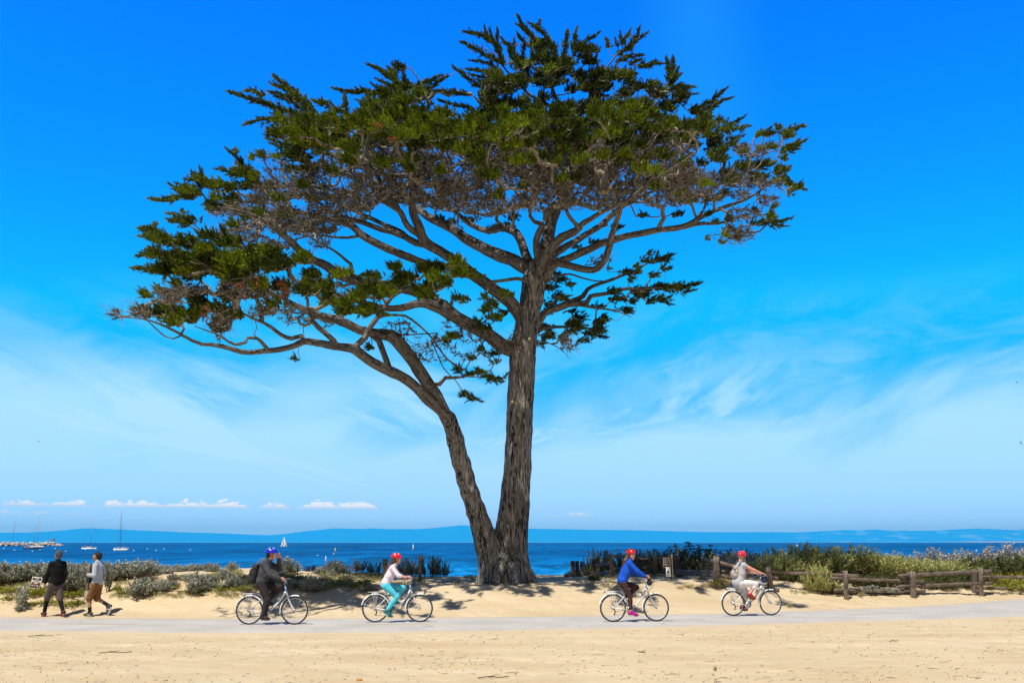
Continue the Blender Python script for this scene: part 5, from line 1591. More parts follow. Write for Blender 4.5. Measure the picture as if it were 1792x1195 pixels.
    for x, y, h, w in ((1385, 1016, 16, 44), (1408, 1017, 18, 44), (1365, 1014, 12, 30)):
        plant('d', x, y, h, w, 'dark leafy clump hanging under the upper rail', 'dark clumps under the upper rail')
    for x, y, h, w in ((1600, 1014, 34, 66), (1640, 1014, 32, 60), (1672, 1013, 30, 60)):
        plant('g', x, y, h, w, 'olive green bush behind the rails right of the middle post', 'olive bushes behind the right rails', back=.9)
    for x, y, h, w in ((1702, 1012, 38, 70), (1742, 1013, 36, 70), (1785, 1014, 38, 64), (1820, 1014, 38, 64)):
        plant('d', x, y, h, w, 'dark green bush behind the rightmost fence post', 'dark bushes behind the rightmost post', back=1.0)
    for x, y, h, w in ((1570, 1004, 33, 66), (1602, 1003, 36, 66), (1640, 1003, 38, 70), (1684, 1003, 40, 70), (1726, 1003, 41, 74), (1770, 1003, 45, 78), (1815, 1003, 48, 78)):
        plant('w', x, y, h, w, 'silvery white shrub on the skyline behind the green bushes at right', 'silvery white shrubs on the right skyline', back=2.6)
    for x, y, h, w in ((1478, 1036, 10, 40), (1510, 1036, 10, 40), (1548, 1037, 9, 40), (1580, 1036, 10, 34), (1530, 1035, 12, 30)):
        plant('a', x, y, h, w, 'low grey-green plant under the rails between the first two near posts', 'low plants under the near rails')
    for x, y, h, w in ((1490, 1031, 22, 60), (1522, 1031, 24, 60), (1556, 1031, 24, 60), (1590, 1030, 22, 50), (1636, 1027, 24, 60), (1675, 1026, 24, 60), (1715, 1026, 22, 50)):
        plant('d', x, y, h, w, 'dark tangled bush close behind the near rails', 'dark bushes close behind the near rails', back=.9)
    for x, y, h, w in ((1640, 1030, 22, 34), (1662, 1030, 18, 34), (1690, 1029, 18, 34), (1622, 1029, 18, 26)):
        plant('d', x, y, h, w, 'leafy green creeper growing through the rails right of the middle post', 'creepers through the rails')
    for x, y, h, w in ((1745, 1024, 18, 40), (1770, 1026, 18, 40), (1795, 1028, 20, 40), (1758, 1032, 12, 40), (1785, 1033, 10, 44), (1735, 1016, 14, 34), (1770, 1012, 14, 40)):
        plant('i', x, y, h, w, 'bright yellow-green succulent right of the rightmost post', 'bright succulents at the right edge')
    plant('y', 1264, 1028, 20, 28, 'yellow grass tuft at the foot of the tall fence post')
    plant('y', 1250, 1029, 14, 22, 'smaller yellow-green tuft left of the tall fence post')
    for x, y, h, w in ((1205, 1028, 7, 20), (1222, 1030, 6, 16), (1190, 1030, 5, 16), (1278, 1034, 7, 14), (1232, 1026, 8, 14)):
        plant('y', x, y, h, w, 'small straw tuft on the sand left of the tall fence post', 'straw tufts by the fence')
    plant('y', 1382, 1063, 8, 9, 'tiny grass tuft on bare sand right of the fourth bicycle')
    plant('y', 1077, 1030, 7, 10, 'tiny grass tuft on bare sand behind the third rider')
    plant('y', 1074, 1015, 6, 12, 'small grass tuft under the shaded rail fence')
    plant('d', 1041, 1015, 12, 22, 'dark grassy clump under the shaded rail fence')
    plant('y', 1506, 1045, 9, 9, 'small grass tuft on the sand right of the leftmost near post')
    plant('y', 1252, 1174, 9, 6, 'tiny dry sprig on the foreground sand')
    # ground cover nobody could count
    g = np.random.default_rng(77)
    LV, LF, LT, _, _ = plant_arrays(seed=3, stems=9, leaves=3, spread=1.0, leaf=(.7, .08), up=.9, hmin=.3, curve=.6)
    pts, sz = [], []
    spots = [(0, 460, 998, 1046, 1700), (430, 700, 1004, 1034, 1100), (1000, 1290, 1006, 1030, 260), (1340, 1792, 1020, 1040, 500), (690, 830, 1008, 1024, 120)]
    for x0, x1, y0, y1, n in spots:
        for _ in range(n):
            x = g.uniform(x0, x1)
            y = y0 + (y1 - y0) * g.uniform() ** 1.5
            if mnoise.noise((x * .018, y * .06, 3.1)) < -0.02:
                continue
            p = ground_hit(x, y) if False else None
            pts.append((x, y))
    Y = np.arange(26.0, 60.0, 0.05)
    out = []
    for x, y in pts:
        r = P(x, y, 1.0) - np.array([0, 0, CAM_H])
        w = np.nonzero(CAM_H + r[2] * Y < height(r[0] * Y, Y))[0]
        if len(w):
            out.append((r[0] * Y[w[0]], Y[w[0]], CAM_H + r[2] * Y[w[0]] - .01))
    out = np.array(out)
    V, F, T = scatter(out, np.array([[0, 0, 1.0]]) + g.normal(0, .12, out.shape), g.uniform(.04, .13, len(out)), g.uniform(0, 1, len(out)), 8,
                      templates=[(LV, LF)], width=1.3)
    o = mesh_np('ground_cover', V, F, M_ICE2, attr={'tone': T})
    tag(o, 'low yellow-green ground cover creeping over the dune sand', 'ground cover', kind='stuff')
    for ps in PROTO.values():
        for p_ in ps:
            if p_.name not in used:
                for c in list(p_.children):
                    bpy.data.objects.remove(c)
                bpy.data.objects.remove(p_)


M_ICE2 = leaf_mat('ground_cover_leaves', (0.14, 0.135, 0.05), (0.46, 0.43, 0.18), back=0.2)
build_plants()
# ------------------------------------------------------------------ fences, posts, notices
def wood_mat(name, a, b_):
    m, nt, b = new_mat(name)
    L = nt.links.new
    tc = N(nt, 'ShaderNodeTexCoord')
    mp = N(nt, 'ShaderNodeMapping')
    mp.inputs['Scale'].default_value = (3, 22, 22)
    L(tc.outputs['Object'], mp.inputs[0])
    n1 = N(nt, 'ShaderNodeTexNoise', i_Scale=1.0, i_Detail=7.0, i_Roughness=0.65, i_Distortion=0.4)
    L(mp.outputs[0], n1.inputs['Vector'])
    n2 = N(nt, 'ShaderNodeTexNoise', i_Scale=2.0, i_Detail=3.0)
    L(tc.outputs['Object'], n2.inputs['Vector'])
    c = mix_col(nt, map_range(nt, n1.outputs[0], 0.34, 0.66), a, b_)
    c = mix_col(nt, math_node(nt, 'MULTIPLY', map_range(nt, n2.outputs[0], 0.45, 0.7), 0.45), c, tuple(v * .55 for v in a))
    L(c, b.inputs['Base Color'])
    b.inputs['Roughness'].default_value = 0.9
    b.inputs['Specular IOR Level'].default_value = 0.15
    bp = N(nt, 'ShaderNodeBump', i_Strength=0.6, i_Distance=0.012)
    L(n1.outputs[0], bp.inputs['Height'])
    L(bp.outputs[0], b.inputs['Normal'])
    return m


M_FENCE = wood_mat('weathered_wood', (0.085, 0.062, 0.048), (0.29, 0.235, 0.20))
M_POST = wood_mat('dark_post_wood', (0.045, 0.035, 0.028), (0.12, 0.095, 0.08))
M_WIRE = simple_mat('wire', (0.06, 0.05, 0.045), 0.6, 0.5)


def timber(name, a, b, w, h, parent, seed=0, mat=None):
    """a split timber from a to b: its own local x axis runs along it, edges chipped and faces uneven"""
    a, b = np.array(a, float), np.array(b, float)
    L = np.linalg.norm(b - a)
    x = (b - a) / L
    ref = np.array([0, 0, 1.0]) if abs(x[2]) < .9 else np.array([0, 1.0, 0])
    y = np.cross(ref, x)
    y /= np.linalg.norm(y)
    z = np.cross(x, y)
    n = max(4, int(L / .16))
    prof = np.array([(-.5, -.38), (-.38, -.5), (.38, -.5), (.5, -.36), (.5, .36), (.36, .5), (-.36, .5), (-.5, .38)])
    k = len(prof)
    t = np.linspace(0, 1, n + 1)
    V = np.zeros((n + 1, k, 3))
    V[:, :, 0] = (t * L)[:, None]
    V[:, :, 1] = prof[:, 0] * w
    V[:, :, 2] = prof[:, 1] * h
    q = V.reshape(-1, 3) + np.array([seed * 3.1, seed * 1.7, 0])
    nz = np.stack([0 * q[:, 0], vnoise(q, 2.3, 3, seed), vnoise(q, 2.3, 3, seed + 5)], 1).reshape(V.shape)
    V = V + nz * .16 * min(w, h)
    V[:, :, 2] += (.03 * h * np.sin(t * 3.1 + seed))[:, None]
    V = np.concatenate([V.reshape(-1, 3), V[0].mean(0)[None], V[-1].mean(0)[None]])
    i, j = np.meshgrid(np.arange(n), np.arange(k), indexing='ij')
    i, j = i.ravel(), j.ravel()
    F = np.stack([i * k + j, (i + 1) * k + j, (i + 1) * k + (j + 1) % k, i * k + (j + 1) % k], 1)
    kk = np.arange(k)
    e = len(V) - 2
    F3 = np.vstack([np.stack([np.full(k, e), kk, (kk + 1) % k], 1), np.stack([np.full(k, e + 1), n * k + (kk + 1) % k, n * k + kk], 1)])
    o = mesh_np(name, V, [F, F3], mat or M_FENCE, parent)
    o.matrix_local = Matrix(((x[0], y[0], z[0], a[0]), (x[1], y[1], z[1], a[1]), (x[2], y[2], z[2], a[2]), (0, 0, 0, 1)))
    return o


def fence(name, label, posts, rails, seed):
    """posts: (px base, py base, px top, py top, width px); rails: (px0, py0, px1, py1, depth shift 0, depth shift 1, height px)"""
    b0 = ground_hit(posts[0][0], posts[0][1])
    root = empty(name, b0)
    tag(root, label, 'fence')
    base = []
    for i, (bx, by, tx, ty, w) in enumerate(posts):
        p = ground_hit(bx, by)
        t = P(tx, ty, p[1])
        base.append((bx, p[1]))
        s = p[1] / FPX
        timber('post', p - b0 - np.array([0, 0, .25]), t - b0, w * s, w * s * .85, root, seed + i)
        mb = MB()
        for f in (.42, .75):                                   # wire tie
            c = (p * (1 - f) + t * f) - b0
            r = w * s * .56
            mb.tube([(c[0] - r, c[1] - r * .9, c[2]), (c[0] + r, c[1] - r * .9, c[2] + .01), (c[0] + r, c[1] + r * .9, c[2]), (c[0] - r, c[1] + r * .9, c[2] - .01)], .005, 4, closed=True)
        mb.build('wire_tie', M_WIRE, root)
    base.sort()
    bx, bd = zip(*base)
    for i, (x0, y0, x1, y1, d0, d1, h) in enumerate(rails):
        D0 = float(np.interp(x0, bx, bd)) + d0
        D1 = float(np.interp(x1, bx, bd)) + d1
        s = D0 / FPX
        timber('rail', P(x0, y0, D0) - b0, P(x1, y1, D1) - b0, h * s * .8, h * s, root, seed + 30 + i)
    return root


def build_fences():
    fence('rail_fence', 'near zigzag split-rail fence of grey timber right of the fourth cyclist',
          [(1349, 1027, 1344, 992, 9), (1481, 1048, 1479, 998, 7), (1598, 1044.5, 1597, 999, 9), (1716.5, 1042, 1715.5, 993, 7), (1706, 1037, 1705, 996, 7.5), (1591, 1040, 1590, 1001, 6), (1860, 1040, 1860, 996, 8)],
          [(1346, 1000.5, 1419, 1003.5, .14, .14, 5.5), (1416, 1003, 1502, 1007, .14, .14, 5.5), (1454, 1011.5, 1617, 1017, .16, .2, 5.5), (1460, 1032, 1618, 1035, .16, .2, 6),
           (1574, 1007, 1735, 999, .0, .28, 6.5), (1574, 1026, 1735, 1020, .0, .28, 6), (1712, 1009, 1800, 1009.5, .3, .3, 5), (1700, 1028.5, 1762, 1029, .3, .3, 5), (1346, 1008, 1362, 1012, .14, .14, 5), (1780, 1010, 1900, 1006, .1, .1, 5)], 3)
    fence('rail_fence', 'weathered rail fence rising left of the fourth cyclist to a tall tied post',
          [(1252, 1018, 1254, 973.5, 9.5), (1186, 1008, 1184, 971, 7), (1306, 1025, 1307, 985, 7)],
          [(1229, 977, 1256, 984, .25, .16, 7), (1256, 984, 1296, 994, .16, .2, 7), (1258, 999, 1284, 999.5, .16, .4, 5), (1256, 1006, 1306, 1017, .16, .16, 7), (1178, 998.5, 1256, 1000, .2, .16, 5.5), (1178, 1003, 1256, 1006, .2, .16, 5), (1186, 1006.5, 1196, 1007, .1, .1, 5)], 13)
    fence('rail_fence', 'shaded dark rail fence with close-set posts behind the rider in blue',
          [(1002, 1008, 1002.5, 981, 7.5), (1010, 1008, 1010, 981, 6.5), (1018, 1007.5, 1018, 981.5, 6), (1039.5, 1008.5, 1039, 978, 7.5), (1053, 1008.5, 1052.5, 977, 6.5), (1071, 1010.5, 1070, 971, 7), (1093, 1008, 1094, 972, 7), (1115.5, 1007.5, 1115, 971.5, 7.5), (1146, 1006.5, 1147, 972, 6)],
          [(1072, 973.5, 1096, 973.5, .12, .12, 5), (1042, 989, 1068, 985, .12, .12, 5.5), (1044, 1004.5, 1068, 1001, .12, .12, 6), (1075, 995, 1095, 995, .12, .12, 5.5), (1112, 979, 1162, 976.5, .12, .12, 5), (1100, 987, 1162, 984, .14, .12, 4.5), (1112, 1001.5, 1190, 999.5, .12, .2, 6.5), (1098, 992, 1150, 994, .14, .12, 5)], 23)
    # weathered logs lying at the fence's end and by the fourth bicycle
    a = ground_hit(990, 1009)
    b = ground_hit(1030, 1006)
    r = empty('driftwood_log', a)
    tag(r, 'long weathered log on the sand at the left end of the shaded fence', 'log')
    timber('trunk', (0, 0, .05), b - a + np.array([0, 0, .07]), .16, .13, r, 50)
    a = ground_hit(1350, 1032.5)
    b = ground_hit(1363, 1035.5)
    r = empty('fallen_rail', a)
    tag(r, 'short broken rail lying on the sand beyond the fourth bicycle', 'timber')
    timber('beam', (0, 0, .06), b - a + np.array([0, 0, .05]), .13, .12, r, 52)
    # separate posts
    for bx, by, tx, ty, w, lab in ((674, 1016, 674, 977.5, 8, 'thick dark wooden post behind the red-helmeted girl'),
                                   (734.5, 1018.5, 736.3, 971, 5.8, 'tall dark wooden post standing right of the red-helmeted girl')):
        p = ground_hit(bx, by)
        t = P(tx, ty, p[1])
        r = empty('wooden_post', p)
        tag(r, lab, 'post')
        s = p[1] / FPX
        timber('shaft', (0, 0, -.2), t - p, w * s, w * s, r, bx, M_POST)
        mb = MB()
        mb.tube([(t - p) * .8 + np.array([-w * s * .4, -w * s * .6, 0]), (t - p) * .8 + np.array([w * s * .4, -w * s * .6, .0])], .012, 5)
        mb.build('nail_plate', M_WIRE, r)
    p = ground_hit(152, 1048)
    t = P(156.5, 986, p[1])
    s = p[1] / FPX
    r = empty('leaning_post', p)
    tag(r, 'square grey-brown post leaning behind the man in brown shorts', 'post')
    timber('shaft', (0, 0, -.1), t - p, 5.8 * s, 5.8 * s, r, 61)
    mb = MB()
    mb.box((0, 0, .08), (8 * s, 8 * s, .34), bevel=.02)
    mb.build('footing', simple_mat('pale_concrete', (.36, .33, .30), .9, var=.25), r)
    # thin wire fence
    p = ground_hit(521, 1021)
    r = empty('wire_fence', p)
    tag(r, 'low wire fence on thin steel stakes right of the first cyclist', 'fence')
    tops = []
    for bx, by, ty in ((521, 1021, 989), (568, 1012, 989), (478, 1024, 990), (612, 1012, 990)):
        q = ground_hit(bx, by)
        t = P(bx, ty, q[1])
        mb = MB()
        mb.tube([q - p - np.array([0, 0, .1]), t - p], .016, 6)
        mb.build('stake', M_WIRE, r)
        tops.append((bx, t - p, q - p))
    tops.sort(key=lambda v: v[0])
    for f in (1.0, .55):
        mb = MB()
        for (_, t0, q0), (_, t1, q1) in zip(tops[:-1], tops[1:]):
            a, b = q0 + (t0 - q0) * f, q1 + (t1 - q1) * f
            mb.tube([a, (a + b) / 2 - np.array([0, 0, .03]), b], .006, 4)
        mb.build('wire', M_WIRE, r)


M_SWHITE = simple_mat('sign_white', (.66, .64, .61), .45, var=.05)  # sign white toned down, shade on the post notice put into it
M_SBROWN = simple_mat('sign_brown', (.060, .026, .020), .5, var=.1)
M_SRED = simple_mat('sign_red_brown', (.17, .045, .030), .5, var=.1)
M_STAN = simple_mat('sign_tan', (.50, .42, .34), .5, var=.08)
M_SBLACK = simple_mat('sign_black', (.02, .02, .025), .5)


def words(mb, x0, x1, z, h, y, n, seed):
    """a line of writing too small to read: separate strokes grouped into words"""
    g = np.random.default_rng(seed)
    x = x0
    step = (x1 - x0) / n
    for i in range(n):
        if g.uniform() < .16 and 0 < i < n - 1:
            x += step
            continue
        hh = h * g.uniform(.8, 1.0)
        mb.box((x + step * .5, y, z), (step * .78, .003, hh))
        x += step
    return mb


def build_signs():
    # small notice leaning in the plants at left
    p = ground_hit(64, 1035)
    s = p[1] / FPX
    r = empty('notice_sign', p)
    tag(r, 'small brown and white notice board leaning among the plants at left', 'sign')
    c = P(63.2, 1019, p[1]) - p
    W, H = 17.6 * s, 18.4 * s
    sub = empty('board', c)
    bpy.data.objects.remove(sub)
    mb = MB()
    mb.box((0, 0, 0), (W, .012, H), bevel=.005)
    board = mb.build('board', M_SWHITE, r)
    board.location = c
    board.rotation_euler = (R(-8), R(6), 0)
    mb = MB()
    mb.box((0, -.008, H * .335), (W * .84, .006, H * .20))
    mb.build('brown_band', M_SBROWN, board)
    mb = MB()
    mb.box((0, -.008, -H * .19), (W * .84, .006, H * .46))
    mb.build('red_band', M_SRED, board)
    mb = MB()
    words(mb, -W * .20, W * .22, H * .335, H * .10, -.0125, 6, 1)
    words(mb, -W * .16, W * .16, -H * .09, H * .13, -.0125, 4, 2)
    words(mb, -W * .36, W * .34, -H * .30, H * .13, -.0125, 8, 3)
    mb.build('lettering', M_SWHITE, board)
    mb = MB()
    words(mb, -W * .3, W * .3, H * .15, H * .06, -.0075, 10, 4)
    mb.build('small_print', M_SBROWN, board)
    timber('stake', (c[0] - .02, .03, -.15), (c[0], .03, c[2] + H * .3), .05, .04, r, 70)
    # post with two notices by the fence
    p = ground_hit(1170, 1016.5)
    s = p[1] / FPX
    r = empty('notice_post', p)
    tag(r, 'wooden post carrying a brown striped notice and a white notice by the shaded fence', 'sign')
    t = P(1172.6, 970.5, p[1]) - p
    timber('post', (-.01, 0, -.2), (t[0] - .02, 0, t[2]), 4.6 * s, 3 * s, r, 71)
    mb = MB()
    mb.tube([(t[0] + .07, -.01, .12), (t[0] + .06, -.01, t[2] + .02)], .018, 6)
    mb.build('support_rod', M_STAN, r)
    c = P(1166, 983.8, p[1]) - p
    W, H = 11.8 * s, 16.8 * s
    mb = MB()
    mb.box((c[0], -.055, c[2]), (W, .014, H), bevel=.005)
    up = mb.build('upper_board', M_STAN, r)
    mb = MB()
    for dz, hh in ((.0, .80),):
        mb.box((c[0], -.064, c[2] + dz), (W * .80, .005, H * hh))
    mb.build('brown_panel', M_SBROWN, up)
    mb = MB()
    for i, (dz, n) in enumerate(((.27, 2), (.06, 2), (-.09, 0), (-.20, 2))):
        if n:
            words(mb, c[0] - W * .33, c[0] + W * .33, c[2] + dz * H, H * .10, -.0685, n, 10 + i)
    mb.build('lettering', M_SWHITE, up)
    c = P(1169, 1000, p[1]) - p
    W, H = 8 * s, 16 * s
    mb = MB()
    mb.box((c[0], -.058, c[2]), (W, .012, H), bevel=.005)
    lo = mb.build('lower_board', M_SWHITE, r)
    mb = MB()
    # black emblem: a figure over a ring
    mb.tube([(c[0] + .045 * math.cos(a), -.066, c[2] - .035 + .055 * math.sin(a)) for a in np.linspace(0, 2 * math.pi, 14)[:-1]], .008, 5, closed=True)
    mb.tube([(c[0] - .01, -.067, c[2] + .085), (c[0] + .005, -.067, c[2] + .03), (c[0] - .02, -.067, c[2] - .03)], .012, 6)
    mb.tube([(c[0] - .035, -.067, c[2] + .03), (c[0] + .03, -.067, c[2] + .045)], .008, 6)
    mb.tube([(c[0] + .005, -.067, c[2] + .02), (c[0] + .03, -.067, c[2] - .04)], .009, 6)
    mb.build('emblem', M_SBLACK, lo)
    mb = MB()
    words(mb, c[0] - W * .34, c[0] + W * .3, c[2] - H * .36, H * .05, -.0665, 7, 21)
    mb.build('small_print', M_SBLACK, lo)


build_fences()
build_signs()
# ------------------------------------------------------------------ boats, buoys, breakwater, birds
M_HULL = simple_mat('white_hull', (.80, .80, .78), .35, var=.05, scale=1.0)
M_DHULL = simple_mat('dark_hull', (.035, .04, .045), .4, var=.1, scale=1.0)
M_MAST = simple_mat('mast_metal', (.16, .17, .19), .4, .3)
M_MASTW = simple_mat('pale_mast', (.68, .68, .66), .45)
M_CANVAS = simple_mat('blue_canvas', (.015, .03, .10), .8)
M_GCANVAS = simple_mat('green_canvas', (.02, .22, .16), .8)
M_SAIL = simple_mat('sail_cloth', (.86, .86, .84), .8, var=.03, scale=.5)
M_DARK = simple_mat('dark_glass', (.02, .025, .03), .2)
M_BUOY = simple_mat('buoy_white', (.85, .85, .83), .5)
M_YELLOW = simple_mat('buoy_yellow', (.80, .62, .02), .5)


def sea_hit(px, py):
    r = ray(px, py)
    t = (SEA_Z - CAM_H) / r[2]
    return np.array([r[0] * t, r[1] * t, SEA_Z])


def hull_mesh(L, B, H, name, mat, parent, seed=0):
    """sheer-lined hull: sections along x, keel below the water"""
    n, m = 17, 9
    V = []
    for i in range(n):
        t = i / (n - 1)
        w = B / 2 * (math.sin(math.pi * min(1, t * .62 + .18)) ** .8) * (1 - max(0, t - .55) ** 2 * 4.6)
        w = max(w, .03)
        sheer = H * (1 + .28 * (2 * t - .9) ** 2)
        for j in range(m):
            a = math.pi * (j / (m - 1))
            V.append((L * (t - .5) + .10 * L * (t ** 3) * (abs(math.cos(a))) * .5, w * math.cos(a) * (1 - .25 * math.sin(a) ** 4), sheer * (1 - math.sin(a) ** .6) - .35 * math.sin(a) ** .6))
    F = list(map(list, grid_faces(n, m)))
    deck = [[i * m, i * m + m - 1, (i + 1) * m + m - 1, (i + 1) * m] for i in range(n - 1)]
    tr = [(0, j, j + 1) for j in range(1, m - 1)]
    return mesh_np(name, V, [np.array(F + deck), np.array(tr)], mat, parent, smooth=False)


def yacht(px, py, L, mast_px, label, heading, dark=False, two=False, canvas=None, mastmat=None, lean=0.0):
    p = sea_hit(px, py)
    s = p[1] / FPX
    r = empty('sailing_yacht', p, heading)
    tag(r, label, 'sailboat', 'yachts moored in the bay')
    h = hull_mesh(L, L * .30, L * .105, 'hull', M_DHULL if dark else M_HULL, r)
    mb = MB()
    mb.box((L * .03, 0, L * .13), (L * .34, L * .17, L * .07), bevel=.08)
    c = mb.build('cabin', M_HULL, r)
    mb = MB()
    for y in (-1, 1):
        for i in range(3):
            mb.box((L * (-.06 + .09 * i), y * L * .0862, L * .137), (L * .05, .01, L * .022))
    mb.build('window', M_DARK, c)
    mh = mast_px * s
    mm = mastmat or M_MAST
    for x, hh in ((L * .08, mh),) + (((-L * .36, mh * .72),) if two else ()):
        mb = MB()
        mb.tube([(x, 0, L * .1), (x + lean * hh, 0, hh)], [max(.11, .22 * s), max(.07, .14 * s)], 6)
        mb.tube([(x, -L * .11, hh * .58), (x, L * .11, hh * .58)], .04, 5)
        m_ = mb.build('mast', mm, r)
        mb = MB()
        for q in ((L * .5, 0, L * .14), (-L * .48, 0, L * .13), (x, L * .14, L * .12), (x, -L * .14, L * .12)):
            mb.tube([(x + lean * hh, 0, hh * .97), q], max(.022, .05 * s), 4)
        mb.build('rigging', M_MAST, m_)
    mb = MB()
    mb.tube([(L * .07, 0, L * .26), (-L * .30, 0, L * .25)], .07, 6)
    b = mb.build('boom', mm, r)
    if canvas:
        mb = MB()
        mb.tube([(L * .06, 0, L * .285), (-L * .12, .02, L * .30), (-L * .29, 0, L * .27)], [L * .03, L * .026, L * .016], 7)
        mb.build('furled_sail', canvas, b)
    mb = MB()
    for y in (-1, 1):
        pts = [(L * (-.46 + .115 * i), y * L * (.10 + .035 * math.sin(i * .42)), L * .19) for i in range(8)]
        mb.tube(pts, .03, 4)
        for q in pts:
            mb.tube([q, (q[0], q[1], L * .11)], .025, 4)
    mb.build('guard_rail', M_MASTW, r)
    return r


def build_boats():
    yacht(211.5, 963.3, 7.9, 68, 'white yacht with a tall dark mast, rightmost of the moored boats', R(158), lean=.035)
    yacht(155, 961, 7.2, 63, 'white yacht with navy sail cover moored behind the man in brown shorts', R(8), canvas=M_CANVAS, mastmat=M_MASTW, lean=.03)
    yacht(66, 957.8, 9.6, 60, 'yacht with a pale mast and green sail cover near the breakwater', R(170), canvas=M_GCANVAS, mastmat=M_MASTW, lean=.03)
    yacht(56, 960.5, 9.0, 50, 'dark-hulled yacht with a slim pale mast in front of the breakwater', R(20), dark=True, mastmat=M_MASTW, canvas=M_GCANVAS, lean=.03)
    yacht(20, 953.5, 14.0, 41, 'white yacht with a dark mast lying along the breakwater at far left', R(4), lean=.03)
    # yacht under sail
    p = sea_hit(497, 956.2)
    s = p[1] / FPX
    r = empty('yacht_under_sail', p, R(185))
    tag(r, 'small white yacht under full sail on the open bay', 'sailboat')
    L = 10.5 * s
    hull_mesh(L, L * .3, L * .12, 'hull', M_HULL, r)
    mb = MB()
    mb.tube([(L * .1, 0, L * .1), (L * .1, 0, 16.5 * s)], .12, 6)
    mb.build('mast', M_MASTW, r)
    for nm, pts in (('mainsail', ((.06, .16), (-.46, .2), (.07, 1.55))), ('headsail', ((.50, .14), (.14, .2), (.13, 1.35)))):
        A, B, C = (np.array((a * L, 0, z * L)) for a, z in pts)
        V, F, n = [], [], 9
        for i in range(n):
            for j in range(n):
                u, v = i / (n - 1), j / (n - 1)
                q = (A * (1 - u) + B * u) * (1 - v) + C * v
                V.append(q + np.array((-.25 * L * v * (1 - v) * u, .22 * L * math.sin(math.pi * u) * (1 - v) ** .6, 0)))
        V = np.array(V)
        off = np.array((0, .05, 0))
        F = grid_faces(n, n)
        mesh_np(nm, np.vstack([V, V + off]), np.vstack([F, F[:, ::-1] + len(V)]), M_SAIL, r, smooth=True)
    # mooring buoys
    proto = None
    for i, (x, y) in enumerate(((7, 960), (25.5, 962.8), (57, 964.6), (70, 962), (96.5, 960), (115, 964.6), (149, 961.5), (234, 963.6), (258, 961), (273, 963.4), (287, 960.8), (333, 962.6), (556, 972), (584, 969.2))):
        p = sea_hit(x, y)
        s = p[1] / FPX
        if proto is None:
            proto = empty('mooring_buoy', p)
            mb = MB()
            mb.ball((0, 0, .25), (.55, .55, .5), 12, 8)
            mb.build('float', M_BUOY, proto)
            mb = MB()
            mb.tube([(0, 0, .7), (0, 0, .95)], .06, 6)
            mb.tube([(.14 * math.cos(a), 0, 1.02 + .14 * math.sin(a)) for a in np.linspace(0, 6.28, 9)[:-1]], .035, 5, closed=True)
            mb.build('ring', M_MAST, proto)
            o = proto
        else:
            o = copy_tree(proto)
        o.location = p
        k = 2.3 * s
        o.scale = (k, k, k * .8)
        if x < 300 and i < 7:
            tag(o, 'small white mooring buoy among the moored yachts at left', 'buoy', 'mooring buoys among the yachts')
        elif x < 400:
            tag(o, 'small white mooring buoy on open water right of the moored yachts', 'buoy', 'mooring buoys right of the yachts')
        else:
            tag(o, ('white mooring buoy near the sailing yacht, left of the yellow marker', 'white mooring buoy just below the yellow marker')[i - 12], 'buoy', 'mooring buoys off the middle of the beach')
    for x, y, hpx, top, label in ((586.5, 964.5, 6, M_YELLOW, 'yellow conical marker buoy beyond the bushes'), (570, 981, 8, M_BUOY, 'white stake buoy close inshore behind the bushes'),
                                  (723, 961.5, 9, M_BUOY, 'thin white spar buoy with an orange foot far out'), (1395, 949.5 + 6, 3, M_BUOY, 'tiny white spar buoy beyond the fourth cyclist')):
        p = sea_hit(x, y)
        s = p[1] / FPX
        r = empty('marker_buoy', p)
        tag(r, label, 'buoy')
        h = hpx * s
        mb = MB()
        mb.tube([(0, 0, -.2), (0, 0, h * .35), (0, 0, h)], [1.1 * s, .95 * s, .45 * s], 9)
        mb.build('body', top, r)
        mb = MB()
        mb.tube([(0, 0, -.1), (0, 0, h * .16)], 1.35 * s, 9)
        mb.build('float', simple_mat('float_orange', (.5, .22, .05), .6), r)
    # breakwater of rocks with a light hut
    g = np.random.default_rng(8)
    M_ROCK = simple_mat('pale_rock', (.50, .43, .38), .9, var=.35, scale=.25)
    D = 1150.0
    s = D / FPX
    a = np.array([(-60 - 896) * s, D * .98, SEA_Z])
    b = np.array([(126 - 896) * s, D, SEA_Z])
    root = empty('breakwater', b)
    tag(root, 'long low breakwater of heaped pale rocks at far left', 'breakwater')
    mb = MB()
    for i in range(420):
        t = g.uniform() ** .9
        c = a * (1 - t) + b * t - b
        k = min(1, (1 - t) * 9 + .15)
        w = g.uniform(-5, 5)
        z = (3.7 * k) * (1 - abs(w) / 5.5) * g.uniform(.55, 1.1)
        r_ = g.uniform(.8, 1.9)
        n0 = len(mb.V)
        mb.ball((c[0], c[1] + w, z - .2), (r_ * g.uniform(.8, 1.4), r_, r_ * .75), 6, 4)
        mb.V[n0] = mb.V[n0] + g.normal(0, .22, mb.V[n0].shape)
    mb.build('rocks', M_ROCK, root)
    hp = np.array([(107 - 896) * s, D, SEA_Z]) - b
    hut = empty('light_hut', b + hp + np.array([0, 0, 3.2]))
    tag(hut, 'small hut on stilts at the tip of the breakwater', 'hut')
    mb = MB()
    mb.box((0, 0, 3.0), (4.2, 3, 1.9), bevel=.2)
    mb.build('cabin', simple_mat('hut_grey', (.32, .28, .30), .8), hut)
    mb = MB()
    mb.box((.2, 0, 4.2), (4.8, 3.4, .4), bevel=.1)
    mb.build('roof', simple_mat('hut_roof', (.22, .2, .22), .8), hut)
    mb = MB()
    for x in (-1.1, 1.1):
        mb.tube([(x, 0, -1.0), (x, 0, 2.2)], .28, 6)
    mb.build('stilts', M_MAST, hut)


